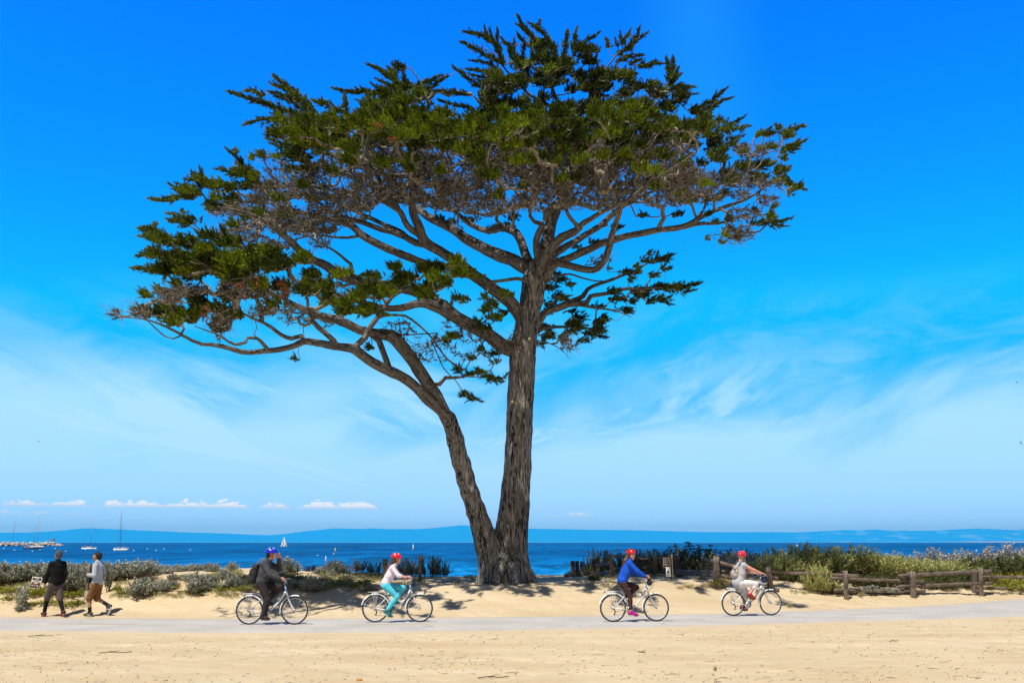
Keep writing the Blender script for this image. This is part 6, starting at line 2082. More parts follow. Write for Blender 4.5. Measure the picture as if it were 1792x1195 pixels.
def bird(px, py, D, span, label, bank, heading):
    p = P(px, py, D)
    mb = MB()
    mb.ball((0, 0, 0), (span * .21, span * .055, span * .055), 8, 6)
    mb.ball((span * .2, 0, span * .015), (span * .06, span * .04, span * .04), 7, 5)
    mb.tube([(span * .25, 0, span * .01), (span * .31, 0, 0)], [span * .016, .003], 5)
    V, F = [], []
    r = empty('gull', p)
    tag(r, label, 'bird')
    mb.build('body', simple_mat('gull_body', (.10, .10, .11), .8), r)
    for sd in (-1, 1):
        wpts = []
        for i in range(7):
            t = i / 6
            y = sd * span * .5 * t
            z = span * (.16 * math.sin(t * 2.2))
            ch = span * .15 * (1 - t ** 1.6) + .01
            x = span * (.04 - .14 * t * t)
            wpts += [(x + ch * .45, y, z), (x - ch * .55, y, z - .01 * span)]
        V = np.array(wpts)
        F = np.array([(2 * i, 2 * i + 1, 2 * i + 3, 2 * i + 2) for i in range(6)])
        up = V + np.array([0, 0, span * .015])
        mesh_np('wing', np.vstack([V, up]), np.vstack([F, F[:, ::-1] + len(V)]), simple_mat('gull_wing', (.07, .07, .08), .8), r)
    mesh_np('tail', np.array([(-span * .18, -span * .02, 0), (-span * .32, -span * .06, 0), (-span * .32, span * .06, 0), (-span * .18, span * .02, 0), (-span * .25, 0, .02 * span)]),
            np.array([(0, 1, 4), (1, 2, 4), (2, 3, 4), (3, 0, 4)]), simple_mat('gull_tail', (.5, .5, .5), .8), r)
    r.rotation_euler = (bank, 0, heading)
    return r


build_boats()
bird(1779, 669.5, 150, .75, 'dark bird gliding high at the right edge of the sky', R(15), R(200))
bird(1786, 774.5, 140, .85, 'dark bird banking steeply lower at the right edge of the sky', R(75), R(100))
bird(1246.5, 920, 220, .8, 'tiny dark bird just above the far hills right of the tree', R(40), R(60))
bird(67, 772, 220, .9, 'tiny gull in the pale cloud at far left', R(20), R(20))
bird(1278, 440, 200, .7, 'tiny dark bird high right of the crown', R(30), R(150))
# ------------------------------------------------------------------ bicycles (moving towards +x; origin where the rear tyre meets the path)
M_WHITE = simple_mat('white_paint', (.82, .82, .83), .28, var=.03)
M_TYRE = simple_mat('tyre_rubber', (.028, .027, .026), .85, var=.2)
M_RIM = simple_mat('rim_metal', (.66, .66, .68), .5, .45)
M_SPOKE = simple_mat('spoke_metal', (.55, .55, .57), .35, .7)
M_STEEL = simple_mat('steel', (.42, .43, .45), .32, .8)
M_BLACK = simple_mat('black_plastic', (.018, .018, .02), .5)
M_BAG = simple_mat('black_bag', (.012, .012, .016), .75, var=.25, bump=.3)
M_BAGN = simple_mat('navy_bag', (.008, .022, .060), .7, var=.25, bump=.3)
M_REFL = simple_mat('red_reflector', (.45, .02, .02), .3)
M_SKYB = simple_mat('blue_decal', (.20, .36, .72), .3)
HUB_Z, WB = 0.342, 1.13
BB = np.array([.44, 0, .30])


def ring(c, r, n=40, a0=0, a1=360, y=0):
    full = abs(a1 - a0) >= 359.9
    t = np.radians(np.linspace(a0, a1, n + (0 if full else 1), endpoint=not full))
    return [(c[0] + r * math.cos(a), y, c[2] + r * math.sin(a)) for a in t]


def make_bike():
    root = empty('bicycle', (0, 0, 0))
    for cx in (0, WB):
        mb = MB()
        mb.tube(ring((0, 0, 0), .322, 44), .0195, 8, closed=True)
        w = mb.build('tyre', M_TYRE, None, smooth=True)
        w.name = 'wheel'
        w.data.name = 'wheel'
        w.parent = root
        w.location = (cx, 0, HUB_Z)
        mb = MB()
        mb.tube(ring((0, 0, 0), .298, 44), .0095, 6, closed=True)
        mb.build('rim', M_RIM, w, smooth=True)
        mb = MB()
        for k in range(18):
            a = k * 2 * math.pi / 18
            b = a + (.28 if k % 2 else -.28)
            for sy in (-.028,) if k % 2 else (.028,):
                mb.tube([(.018 * math.cos(b), sy, .018 * math.sin(b)), (.296 * math.cos(a), 0, .296 * math.sin(a))], .0019, 3)
        mb.build('spokes', M_SPOKE, w)
        mb = MB()
        mb.tube([(0, -.055, 0), (0, .055, 0)], .017, 8)
        mb.tube([(0, -.032, 0), (0, -.028, 0)], .03, 10)
        mb.build('hub', M_STEEL, w)
    # frame
    mb = MB()
    down = spline(np.array([(.885, 0, .80), (.80, 0, .66), (.68, 0, .50), (.56, 0, .385), BB]), .04)
    mb.tube(down, np.linspace(.027, .023, len(down)), 10)
    mb.tube([BB + np.array([.0, 0, 0]), (.335, 0, .56), (.25, 0, .78)], .0165, 9)
    for sy in (-1, 1):
        mb.tube([BB + np.array([-.02, sy * .03, 0]), (.22, sy * .05, .318), (0, sy * .062, HUB_Z)], .0105, 8)
        mb.tube([(.305, sy * .018, .635), (.16, sy * .055, .49), (0, sy * .062, HUB_Z)], .010, 8)
    mb.tube([(.872, 0, .905), (.92, 0, .735)], .021, 10)
    mb.tube([BB + np.array([0, -.036, 0]), BB + np.array([0, .036, 0])], .026, 10)
    fr = mb.build('frame', M_WHITE, root, smooth=True)
    mb = MB()
    mb.tube([(.868, 0, .92), (.905, 0, .79)], .0218, 10)
    mb.build('head_badge', M_SKYB, fr, smooth=True)
    # fork
    mb = MB()
    for sy in (-1, 1):
        mb.tube(spline(np.array([(.923, sy * .03, .725), (.955, sy * .055, .66), (1.02, sy * .058, .52), (1.085, sy * .058, .405), (WB, sy * .058, HUB_Z)]), .03), .0125, 8)
    mb.tube([(.923, -.045, .728), (.923, .045, .728)], .018, 8)
    mb.build('fork', M_WHITE, root, smooth=True)
    # mudguards
    for nm, cx, a0, a1 in (('rear_mudguard', 0, 22, 166), ('front_mudguard', WB, 74, 192)):
        V, n = [], 28
        for i in range(n + 1):
            a = R(a0 + (a1 - a0) * i / n)
            for ww, dr in ((-.029, -.012), (-.024, .006), (0, .012), (.024, .006), (.029, -.012)):
                V.append((cx + (.366 + dr) * math.cos(a), ww, HUB_Z + (.366 + dr) * math.sin(a)))
        V = np.array(V)
        F = grid_faces(n + 1, 5)
        V2 = V - (V - np.array([cx, 0, HUB_Z])) * .012
        o = mesh_np('mudguard', np.vstack([V, V2]), np.vstack([F, F[:, ::-1] + len(V)]), M_WHITE, root, smooth=True)
        mb = MB()
        a = R(158 if cx == 0 else 184)
        for sy in (-1, 1):
            mb.tube([(cx + .36 * math.cos(a), sy * .028, HUB_Z + .36 * math.sin(a)), (cx, sy * .06, HUB_Z)], .0035, 5)
        mb.build('stay', M_WHITE, o)
    # rear rack
    mb = MB()
    for y in (-.06, 0, .06):
        mb.tube([(-.20, y, .748), (.06, y, .752), (.22, y * .6, .742)], .0058, 6)
    for x in (-.20, -.08, .06, .18):
        mb.tube([(x, -.06, .75), (x, .06, .75)], .005, 5)
    for sy in (-1, 1):
        for x in (-.09, -.02, .05):
            mb.tube([(x, sy * .062, .75), (0, sy * .07, HUB_Z + .02)], .0048, 5)
        mb.tube([(.2, sy * .05, .742), (.29, sy * .02, .66)], .005, 5)
    rk = mb.build('rear_rack', M_RIM, root)
    mb = MB()
    mb.box((-.212, 0, .735), (.02, .07, .04), bevel=.006)
    mb.build('reflector', M_BLACK, rk)
    # saddle
    mb = MB()
    mb.tube([(.255, 0, .74), (.232, 0, .84)], .0135, 8)
    mb.build('seat_post', M_STEEL, root)
    V, F = sdf_mesh([((.13, 0, .855), .055, (.16, 0, .86), .062, (1, .62, 1.6)), ((.17, 0, .858), .055, (.36, 0, .862), .022, (1, 1, 1.3))], .010, .03)
    mesh_np('saddle', V, F, M_BLACK, root, smooth=True)
    # bars
    mb = MB()
    mb.tube([(.874, 0, .90), (.848, 0, 1.01), (.90, 0, 1.055)], .0145, 8)
    for sy in (-1, 1):
        mb.tube(spline(np.array([(.90, 0, 1.055), (.915, sy * .06, 1.06), (.935, sy * .13, 1.095), (.915, sy * .20, 1.11), (.79, sy * .295, 1.105)]), .03), .0112, 8)
    hb = mb.build('handlebar', M_STEEL, root, smooth=True)
    for sy in (-1, 1):
        mb = MB()
        mb.tube([(.885, sy * .224, 1.109), (.785, sy * .299, 1.105)], .0172, 8)
        mb.build('grip', M_BLACK, hb)
        mb = MB()
        mb.tube([(.92, sy * .19, 1.10), (.945, sy * .24, 1.08), (.90, sy * .29, 1.075)], .006, 5)
        mb.build('brake_lever', M_STEEL, hb)
    mb = MB()
    for sy in (-1, 1):
        mb.tube(spline(np.array([(.93, sy * .17, 1.09), (1.05, sy * .10, 1.05), (1.075, sy * .05, .93), (1.0, sy * .03, .80), (.93, sy * .02, .75)]), .03), .0032, 4)
        mb.tube(spline(np.array([(.93, sy * .16, 1.09), (1.02, sy * .07, 1.08), (1.05, sy * .02, .97), (.95, 0, .84), (.86, 0, .76)]), .03), .0032, 4)
    mb.build('cable', M_BLACK, root)
    # bag on the bars
    V, F = sdf_mesh([((.965, -.06, .955), .05, (.965, .06, .955), .05, (1, 1, 1)), ((.965, -.06, 1.06), .05, (.965, .06, 1.06), .05), ((.97, -.05, .93), .045, (.97, .05, .93), .045)], .012, .04)
    bag = mesh_np('handlebar_bag', V, F, M_BAG, root, smooth=True)
    mb = MB()
    mb.tube([(.912, -.05, 1.06), (.905, 0, 1.09), (.912, .05, 1.06)], .008, 5)
    mb.box((1.0, 0, 1.075), (.09, .20, .012), bevel=.004)
    mb.build('strap', M_BLACK, bag)
    # gears
    mb = MB()
    for r_, y in ((.047, -.040), (.039, -.046), (.031, -.052)):
        mb.tube([(0, y, HUB_Z), (0, y + .003, HUB_Z)], r_, 14)
    mb.build('sprockets', M_STEEL, root)
    mb = MB()
    mb.tube([(.02, -.06, HUB_Z - .03), (.045, -.062, HUB_Z - .085), (.02, -.06, HUB_Z - .15)], .011, 6)
    mb.ball((.035, -.06, HUB_Z - .08), (.022, .012, .022), 8, 5)
    mb.ball((.018, -.06, HUB_Z - .15), (.022, .01, .022), 8, 5)
    mb.build('derailleur', M_BLACK, root)
    mb = MB()
    mb.tube([(.0, -.046, HUB_Z + .04), (BB[0], -.046, BB[2] + .085)], .0045, 4)
    mb.tube([(.02, -.046, HUB_Z - .17), (BB[0], -.046, BB[2] - .085)], .0045, 4)
    mb.build('chain', M_STEEL, root)
    # crank turns about the bottom bracket
    mb = MB()
    mb.tube([(0, -.043, 0), (0, -.048, 0)], .088, 22)
    cr = mb.build('crank', M_STEEL, root)
    cr.location = BB
    mb = MB()
    mb.tube([(0, -.052, 0), (.172, -.068, 0)], .0125, 7)
    mb.tube([(0, .05, 0), (-.172, .068, 0)], .0125, 7)
    mb.tube([(0, -.06, 0), (0, .06, 0)], .014, 7)
    mb.build('crank_arm', M_STEEL, cr)
    for sx, nm in ((1, 'pedal'), (-1, 'pedal')):
        mb = MB()
        mb.box((0, 0, 0), (.10, .085, .022), bevel=.006)
        pd = mb.build(nm, M_BLACK, cr)
        pd.location = (sx * .172, -sx * .125, 0)
        pd['end'] = sx
    # kickstand, lock and bottle
    mb = MB()
    mb.tube([(.36, .05, .30), (.10, .07, .245)], .008, 6)
    mb.build('kickstand', M_STEEL, root)
    mb = MB()
    mb.tube([(.70, 0, .60), (.745, 0, .69)], .032, 10)
    mb.tube([(.745, 0, .69), (.757, 0, .714)], .018, 8)
    mb.build('bottle_cage', M_RIM, root)
    return root


def place_bike(i, rear_px, front_px, wheel_y, label, crank_deg, dz_saddle, bag):
    o = BIKE0 if i == 0 else copy_tree(BIKE0)
    r = ray(rear_px, wheel_y)
    t = (PATH_Z - CAM_H) / r[2]
    a = np.array([r[0] * t, r[1] * t])
    # the front wheel stands on the line of the path
    dx = (front_px - rear_px) / FPX * a[1]
    ang = math.asin(np.clip((path_near(a[0] + WB) - path_near(a[0])) / WB * .6, -.3, .3))
    o.location = (a[0], a[1], PATH_Z + .002)
    o.rotation_euler = (0, 0, ang)
    k = dx / (WB * math.cos(ang))
    o.scale = (k, k, k)
    tag(o, label, 'bicycle', 'white bicycles ridden along the path')
    th = R(crank_deg)
    for c in o.children:
        n = c.name.split('.')[0]
        if n == 'crank':
            c.rotation_euler = (0, -th, 0)
            for pd in c.children:
                if pd.name.startswith('pedal'):
                    pd.rotation_euler = (0, th, 0)
        if n == 'saddle':
            c.location = (-.012 * dz_saddle / .06, 0, dz_saddle)
        if n == 'wheel':
            c.rotation_euler = (0, i * .7, 0)
        if n == 'handlebar_bag' and bag:
            c.data = c.data.copy()
            c.data.materials[0] = bag
    return o


BIKE0 = make_bike()
BIKES = [
    place_bike(0, 435.3, 512, 1092.5, 'white step-through bicycle ridden by the man in the blue helmet', -93, .05, None),
    place_bike(1, 656.2, 730.8, 1088.6, 'white step-through bicycle ridden by the girl in turquoise jeans', -120, -.01, M_BAGN),
    place_bike(2, 1073.2, 1148, 1088, 'white step-through bicycle ridden by the girl in the blue sweater', -60, .02, None),
    place_bike(3, 1283.7, 1351.2, 1077.6, 'white step-through bicycle ridden by the woman in white capris', 68, -.03, M_BAGN),
]
# ------------------------------------------------------------------ people (local frame: facing +x, left is +y)
def cloth_mat(name, col, var=.18, pattern=None, rough=.85):
    m, nt, b = new_mat(name)
    L = nt.links.new
    tc = N(nt, 'ShaderNodeTexCoord')
    n1 = N(nt, 'ShaderNodeTexNoise', i_Scale=9.0, i_Detail=4.0)
    L(tc.outputs['Object'], n1.inputs['Vector'])
    c = mix_col(nt, map_range(nt, n1.outputs[0], .3, .7), tuple(v * (1 - var) for v in col), tuple(min(1, v * (1 + var)) for v in col))
    if pattern:
        v = N(nt, 'ShaderNodeTexVoronoi', i_Scale=pattern[1])
        L(tc.outputs['Object'], v.inputs['Vector'])
        c = mix_col(nt, map_range(nt, v.outputs['Distance'], pattern[2], pattern[2] * .5), c, pattern[0])
    L(c, b.inputs['Base Color'])
    b.inputs['Roughness'].default_value = rough
    b.inputs['Specular IOR Level'].default_value = .2
    n2 = N(nt, 'ShaderNodeTexNoise', i_Scale=16.0, i_Detail=3.0, i_Distortion=1.2)
    L(tc.outputs['Object'], n2.inputs['Vector'])
    bp = N(nt, 'ShaderNodeBump', i_Strength=.55, i_Distance=.03)
    L(n2.outputs[0], bp.inputs['Height'])
    L(bp.outputs[0], b.inputs['Normal'])
    return m


M_SKIN = simple_mat('skin', (.56, .31, .215), .5, var=.08, spec=.35)
M_SKIN2 = simple_mat('skin_tan', (.42, .235, .15), .5, var=.08, spec=.35)
M_SKINP = simple_mat('skin_rosy', (.66, .33, .25), .5, var=.08, spec=.35)
M_HAIRB = simple_mat('hair_brown', (.075, .035, .020), .5, var=.35, scale=40)
M_HAIRK = simple_mat('hair_black', (.010, .008, .008), .75, var=.3, scale=40)
M_HAIRY = simple_mat('hair_blond', (.62, .42, .16), .5, var=.25, scale=40)
M_EYE = simple_mat('eye_dark', (.02, .015, .012), .3)
M_LIP = simple_mat('lips', (.42, .14, .12), .5)
M_SOLE = simple_mat('sole_white', (.78, .77, .74), .6)
A = np.array


def nrm(v):
    v = A(v, float)
    return v / (np.linalg.norm(v) + 1e-12)


def head_prims(c, face, up, s=1.0):
    f, u = nrm(face), nrm(up)
    l = np.cross(u, f)
    q = lambda a, b, d: c + (f * a + l * b + u * d) * s
    P_ = [(q(-.018, 0, .035), .088 * s, q(.012, 0, .03), .084 * s), (q(.03, 0, -.03), .062 * s, q(.045, 0, -.075), .040 * s), (q(.02, 0, .0), .074 * s, q(.02, 0, -.03), .066 * s),
          (q(.088, 0, .012), .010 * s, q(.108, 0, -.028), .014 * s), (q(.083, 0, -.058), .014 * s, q(.088, 0, -.062), .013 * s), (q(.078, 0, -.098), .018 * s, q(.075, 0, -.1), .018 * s),
          (q(.075, -.035, .028), .016 * s, q(.075, .035, .028), .016 * s), (q(-.03, 0, -.06), .055 * s, q(-.035, 0, -.10), .052 * s)]
    for sd in (-1, 1):
        P_.append((q(-.008, sd * .079, .012), .017 * s, q(-.004, sd * .080, -.03), .012 * s, None, .008))
        P_.append((q(.062, sd * .036, -.022), .022 * s, q(.05, sd * .045, -.03), .022 * s))
    return P_


def hand_prims(w, d, palm, side, curl, thumb=1, s=1.0):
    """w wrist, d direction of the hand, palm = palm normal, side = direction of the thumb side"""
    d, n = nrm(d), nrm(palm)
    t = nrm(side)
    P_ = [(w, .026 * s, w + d * .03 * s, .028 * s, None, .02)]
    for k in (-1, 0, 1):
        P_.append((w + d * .03 * s + t * k * .018 * s, .017 * s, w + d * .085 * s + t * k * .026 * s, .0145 * s, None, .015))
    for k, ln in zip((-1.5, -.5, .5, 1.5), (.78, .98, 1.05, .95)):
        p = w + (d * .088 + t * k * .0185) * s
        a = 0
        for sg, cu in zip((.042, .030, .024), curl):
            a += R(cu)
            q = p + (d * math.cos(a) + n * math.sin(a)) * sg * ln * s
            P_.append((p, .0102 * s, q, .0092 * s, None, .004))
            p = q
    p0 = w + (d * .028 + t * .024) * s
    p1 = p0 + (d * .028 + t * .024 + n * .018) * s
    p2 = p1 + (d * .030 + n * .020 - t * .004) * s
    P_ += [(p0, .014 * s, p1, .0122 * s, None, .006), (p1, .0118 * s, p2, .0098 * s, None, .004)]
    return P_


def leg_prims(h, k, a, r=(.088, .058, .040)):
    m = k * .62 + a * .38 - nrm(np.cross(a - k, (0, 1, 0))) * 0.0
    back = nrm(np.cross((0, 1, 0), a - k))
    calf = k * .68 + a * .32 + back * -.014
    return [(h, r[0], k, r[1]), (k, r[1] * .98, a, r[2]), (calf, r[1] * .86, k * .5 + a * .5 + back * -.008, r[1] * .72)]


def foot_prims(a, heel, ball, toe, r=.034):
    return [(a, r * 1.05, heel + A((0, 0, .012)), r), (heel, r * .98, ball, r * .94, None, .03), (ball, r * .95, toe, r * .78, None, .03), (a, r * 1.0, ball, r * .8, None, .03)]


def skin_mesh(name, prims, mat, parent, res=.008, k=.022):
    V, F = sdf_mesh(prims, res, k)
    return mesh_np(name, V, F, mat, parent, smooth=True)


def shoe(foot, parent, mat, sole_mat, accent=None):
    a, heel, ball, toe = foot
    o = skin_mesh('shoe', [(heel + A((0, 0, .012)), .045, ball + A((0, 0, .004)), .044), (ball, .044, toe, .034), (a, .044, heel + A((0, 0, .02)), .044), (a * .75 + ball * .25, .045, ball, .042)], mat, parent, .010, .03)
    dn = nrm(np.cross(ball - heel, (0, 1, 0)))
    if dn[2] > 0:
        dn = -dn
    sp = [(heel + dn * .034, .020, ball + dn * .034, .022, (1, .55, 1)), (ball + dn * .034, .022, toe + dn * .026, .018, (1, .6, 1))]
    skin_mesh('sole', sp, sole_mat, o, .009, .02)
    if accent:
        mb = MB()
        mid = heel * .45 + ball * .55
        for sy in (-1, 1):
            mb.tube([mid + A((-.05, sy * .047, -.012)), mid + A((.0, sy * .049, .0)), mid + A((.04, sy * .046, .014))], [.006, .011, .005], 6)
        mb.build('stripe', accent, o)
    return o


def helmet(c, face, up, parent, mat, s=1.0, vent=None, peak=None):
    f, u = nrm(face), nrm(up)
    l = np.cross(u, f)
    V, n, m = [], 28, 10
    for i in range(m + 1):
        t = i / m * math.pi * .53
        for j in range(n):
            a = 2 * math.pi * j / n
            x, y, z = math.sin(t) * math.cos(a) * .142, math.sin(t) * math.sin(a) * .108, math.cos(t) * .112
            if x < 0:
                x *= 1.06
            if i >= m - 1:
                z += .014 * math.cos(a) + .010 * math.cos(2 * a)
            V.append(c + (f * (x - .012) + l * y + u * (z + .050)) * s)
    V = A(V)
    F = []
    for i in range(m):
        for j in range(n):
            F.append((i * n + j, (i + 1) * n + j, (i + 1) * n + (j + 1) % n, i * n + (j + 1) % n))
    cc = c + u * .05 * s
    V2 = cc + (V - cc) * .88
    k = len(V)
    F = A(F)
    rim = A([(m * n + j, k + m * n + j, k + m * n + (j + 1) % n, m * n + (j + 1) % n) for j in range(n)])
    o = mesh_np('helmet', np.vstack([V, V2]), np.vstack([F, F[:, ::-1] + k, rim]), mat, parent, smooth=True)
    mb = MB()
    for y in (-.066, -.026, .026, .066):
        for x0, x1 in ((-.10, -.035), (.0, .07)):
            pts = []
            for t in np.linspace(0, 1, 5):
                x = x0 + (x1 - x0) * t
                rem = max(0, 1 - (x / .148) ** 2 - (y / .108) ** 2)
                pts.append(c + (f * (x - .012) + l * y + u * (math.sqrt(rem) * .112 + .0505)) * s)
            mb.tube(pts, A([.002, .010, .012, .010, .002]) * s, 6)
    mb.build('vents', vent or M_BLACK, o)
    mb = MB()
    for sd in (-1, 1):
        mb.tube([c + (f * .045 + l * sd * .09 + u * .05) * s, c + (f * .012 + l * sd * .085 - u * .045) * s, c + (f * .055 - u * .125) * s], .006 * s, 5)
        mb.tube([c + (f * -.07 + l * sd * .085 + u * .04) * s, c + (f * .012 + l * sd * .085 - u * .045) * s], .006 * s, 5)
    mb.build('chin_strap', M_BLACK, o)
    return o


def face_bits(c, face, up, parent, s=1.0):
    f, u = nrm(face), nrm(up)
    l = np.cross(u, f)
    for sd in (-1, 1):
        mb = MB()
        mb.ball(c + (f * .081 + l * sd * .033 + u * .004) * s, .0105 * s, 8, 6)
        mb.build('eye', M_EYE, parent)
    mb = MB()
    mb.tube([c + (f * .089 - l * .024 - u * .062) * s, c + (f * .1005 - u * .060) * s, c + (f * .089 + l * .024 - u * .062) * s], A([.003, .0065, .003]) * s, 6)
    mb.build('lips', M_LIP, parent)


def backpack(label, loc, rz, scale, c, tilt, size, mat, mat2, straps):
    r = empty('backpack', loc, rz)
    r.scale = (scale,) * 3
    tag(r, label, 'backpack')
    w, dpt, h = size
    x, z = nrm((math.cos(tilt), 0, math.sin(tilt))), nrm((-math.sin(tilt), 0, math.cos(tilt)))
    q = lambda a, b, d: c + x * a + A((0, b, 0)) + z * d
    rr = dpt * .46
    P_ = []
    for sy in (-1, 1):
        P_ += [(q(0, sy * (w / 2 - rr), -h / 2 + rr), rr, q(.01, sy * (w / 2 - rr), h / 2 - rr * 1.1), rr * .9)]
    P_ += [(q(0, -w / 2 + rr, -h / 2 + rr), rr, q(0, w / 2 - rr, -h / 2 + rr), rr), (q(0, -w / 2 + rr, 0), rr, q(0, w / 2 - rr, 0), rr), (q(.01, -w / 2 + rr, h / 2 - rr), rr * .9, q(.01, w / 2 - rr, h / 2 - rr), rr * .9),
           (q(-dpt * .42, -w * .22, -h * .2), rr * .55, q(-dpt * .42, w * .22, -h * .2), rr * .55)]
    skin_mesh('pack', P_, mat, r, .012, .05)
    mb = MB()
    mb.tube([q(-dpt * .50, -w * .36, h * .12), q(-dpt * .55, 0, h * .16), q(-dpt * .50, w * .36, h * .12)], .010, 6)
    mb.tube([q(-dpt * .20, -w * .47, h * .33), q(-dpt * .42, -w * .40, h * .1), q(-dpt * .42, -w * .43, -h * .2)], .010, 6)
    mb.tube([q(.02, -.04, h * .5), q(.0, 0, h * .58), q(.02, .04, h * .5)], .010, 6)
    mb.build('trim', mat2, r)
    for s_ in straps:
        mb = MB()
        p = spline(A(s_, float), .03)
        T, N_, B_ = frames(p)
        V = []
        mb.tube(p, .014, 6)
        mb.build('shoulder_strap', mat2, r)
    return r


def person(label, loc, rz, scale=1.0, group=None):
    r = empty('person', loc, rz)
    r.scale = (scale,) * 3
    tag(r, label, 'person', group)
    return r


def rider(i, label, D):
    """D: joints in metres in the bicycle's own frame; the rider sits on bicycle i"""
    b = BIKES[i]
    r = person(label, b.location, b.rotation_euler.z, b.scale[0], 'cyclists on the path')
    J = {k: A(v, float) for k, v in D['j'].items()}
    hd, fc, up = J['head'], D['face'], D.get('up', (0, 0, 1))
    hs = D.get('hs', 1.0)
    sw = D.get('sw', .165)
    sh, hip, nk = J['shoulder'], J['hip'], J['neck']
    S = {-1: sh + A((0, -sw, 0)), 1: J.get('shoulder_l', sh) + A((0, sw, 0))}
    H = {-1: hip + A((0, -.085, 0)), 1: hip + A((0, .085, 0))}
    chest = sh * .55 + hip * .45
    chest2 = sh * .85 + hip * .15
    E, W, K_, An = {}, {}, {}, {}
    for sd, t in ((-1, 'r'), (1, 'l')):
        E[sd], W[sd] = J['elbow_' + t], J['wrist_' + t]
        K_[sd], An[sd] = J['knee_' + t], J['ankle_' + t]
    arm = D.get('arm', .046)
    tr = D.get('torso', .115)
    torso = [(hip + A((0, -.05, .02)), tr * .98, hip + A((0, .05, .02)), tr * .98), (hip + A((0, 0, .08)), tr * .96, chest, tr * 1.0, (1, .80, 1)), (chest, tr * 1.02, chest2, tr * .98, (1, .76, 1)),
             (S[-1] * .82 + sh * .18, .062, S[1] * .82 + sh * .18, .062), (sh + A((0, 0, .02)), .07, nk, .052)]
    arms = {sd: [(S[sd], arm * 1.2, E[sd], arm * .9), (E[sd], arm * .92, W[sd], arm * .62)] for sd in (-1, 1)}
    lr = D.get('leg', (.088, .058, .040))
    legs = {sd: leg_prims(H[sd], K_[sd], An[sd], lr) for sd in (-1, 1)}
    feet = {-1: tuple(A(v, float) for v in D['foot_r']), 1: tuple(A(v, float) for v in D['foot_l'])}
    body = head_prims(hd, fc, up, hs) + [(nk - A((0, 0, .03)), .056 * hs, hd - A(up) * .05 * hs - A(fc) * .02, .05 * hs)] + torso
    for sd in (-1, 1):
        body += arms[sd] + legs[sd] + foot_prims(*feet[sd])
        hk = D.get('hand_' + ('r' if sd < 0 else 'l'))
        if hk is None:
            g_ = A((.838, sd * .258, 1.107))
            d = nrm((g_ + A((.055, 0, .030))) - W[sd])
            ax = nrm((-.8, sd * .6, 0))
            body += hand_prims(W[sd], d, (.2, 0, -1), -ax, (38, 62, 48), s=D.get('hand', .95))
        else:
            body += hand_prims(W[sd], *hk)
    bo = skin_mesh('body', body, D['skin'], r, .0075)
    face_bits(hd, fc, up, bo, hs)
    g = D.get('grow', .014)
    gr = lambda ps, e: [(p[0], p[1] + e, p[2], p[3] + e, *p[4:]) for p in ps]
    top = gr(torso, g)
    top[0] = (top[0][0] + A((0, 0, .05)), top[0][1] - .006, top[0][2] + A((0, 0, .05)), top[0][3] - .006)
    slv = D.get('sleeve', 1.0)
    for sd in (-1, 1):
        if slv > 0:
            f = min(1, slv * 2)
            top.append((S[sd], arm * 1.2 + g, S[sd] * (1 - f) + E[sd] * f, arm * .95 + g))
            if slv > .5:
                f = (slv - .5) * 2
                top.append((E[sd], arm * .95 + g, E[sd] * (1 - f) + W[sd] * f, arm * (.95 - .28 * f) + g))
        elif slv == 0:
            top.append((S[sd], arm * 1.25 + g * .6, S[sd] * .9 + E[sd] * .1, arm * 1.2 + g * .4))
    hem = D.get('hem')
    if hem:
        top += [(hip + A((0, 0, .05)), tr + g, hip + A(hem), tr * 1.12 + g, (1, .85, 1))]
    if D.get('hood'):
        top += [(nk + A((-.055, -.05, .0)), .05, nk + A((-.055, .05, .0)), .05), (nk + A((-.08, 0, -.03)), .06, nk + A((-.07, 0, -.06)), .06), (nk + A((.04, -.05, -.02)), .03, nk + A((.04, .05, -.02)), .03)]
    if D.get('wrap'):
        top += [(nk + A((.03, 0, -.005)), .062, nk + A((-.02, 0, .0)), .062)]
    t_ = skin_mesh(D['top_name'], top, D['top'], r, .010, .03)
    pl = D.get('pants', 1.0)
    pg = D.get('pgrow', .014)
    pts = [(hip + A((0, -.06, .0)), tr * .92 + pg, hip + A((0, .06, .0)), tr * .92 + pg), (hip + A((0, 0, .02)), tr + pg, hip + A((.01, 0, .09)), tr * .96 + pg * .7, (1, .82, 1))]
    for sd in (-1, 1):
        pts.append((H[sd], lr[0] + pg, K_[sd], lr[1] + pg))
        end = K_[sd] * (1 - pl) + An[sd] * pl
        pts.append((K_[sd], lr[1] + pg, end, lr[1] + (lr[2] - lr[1]) * pl + pg * D.get('cuff', 1.0)))
        if pl > .8:
            pts.append((K_[sd] * .68 + An[sd] * .32, lr[1] * .86 + pg, K_[sd] * .5 + An[sd] * .5, lr[1] * .72 + pg))
    skin_mesh(D['pants_name'], pts, D['pants_mat'], r, .010, .025)
    for sd in (-1, 1):
        shoe(feet[sd], r, D['shoe'], D.get('sole', M_SOLE), D.get('shoe_accent'))
    helmet(hd, fc, up, r, D['helmet'], hs * 1.03, D.get('vent'))
    if D.get('hair'):
        skin_mesh('hair', D['hair'], D['hair_mat'], r, .010, .03)
    return r


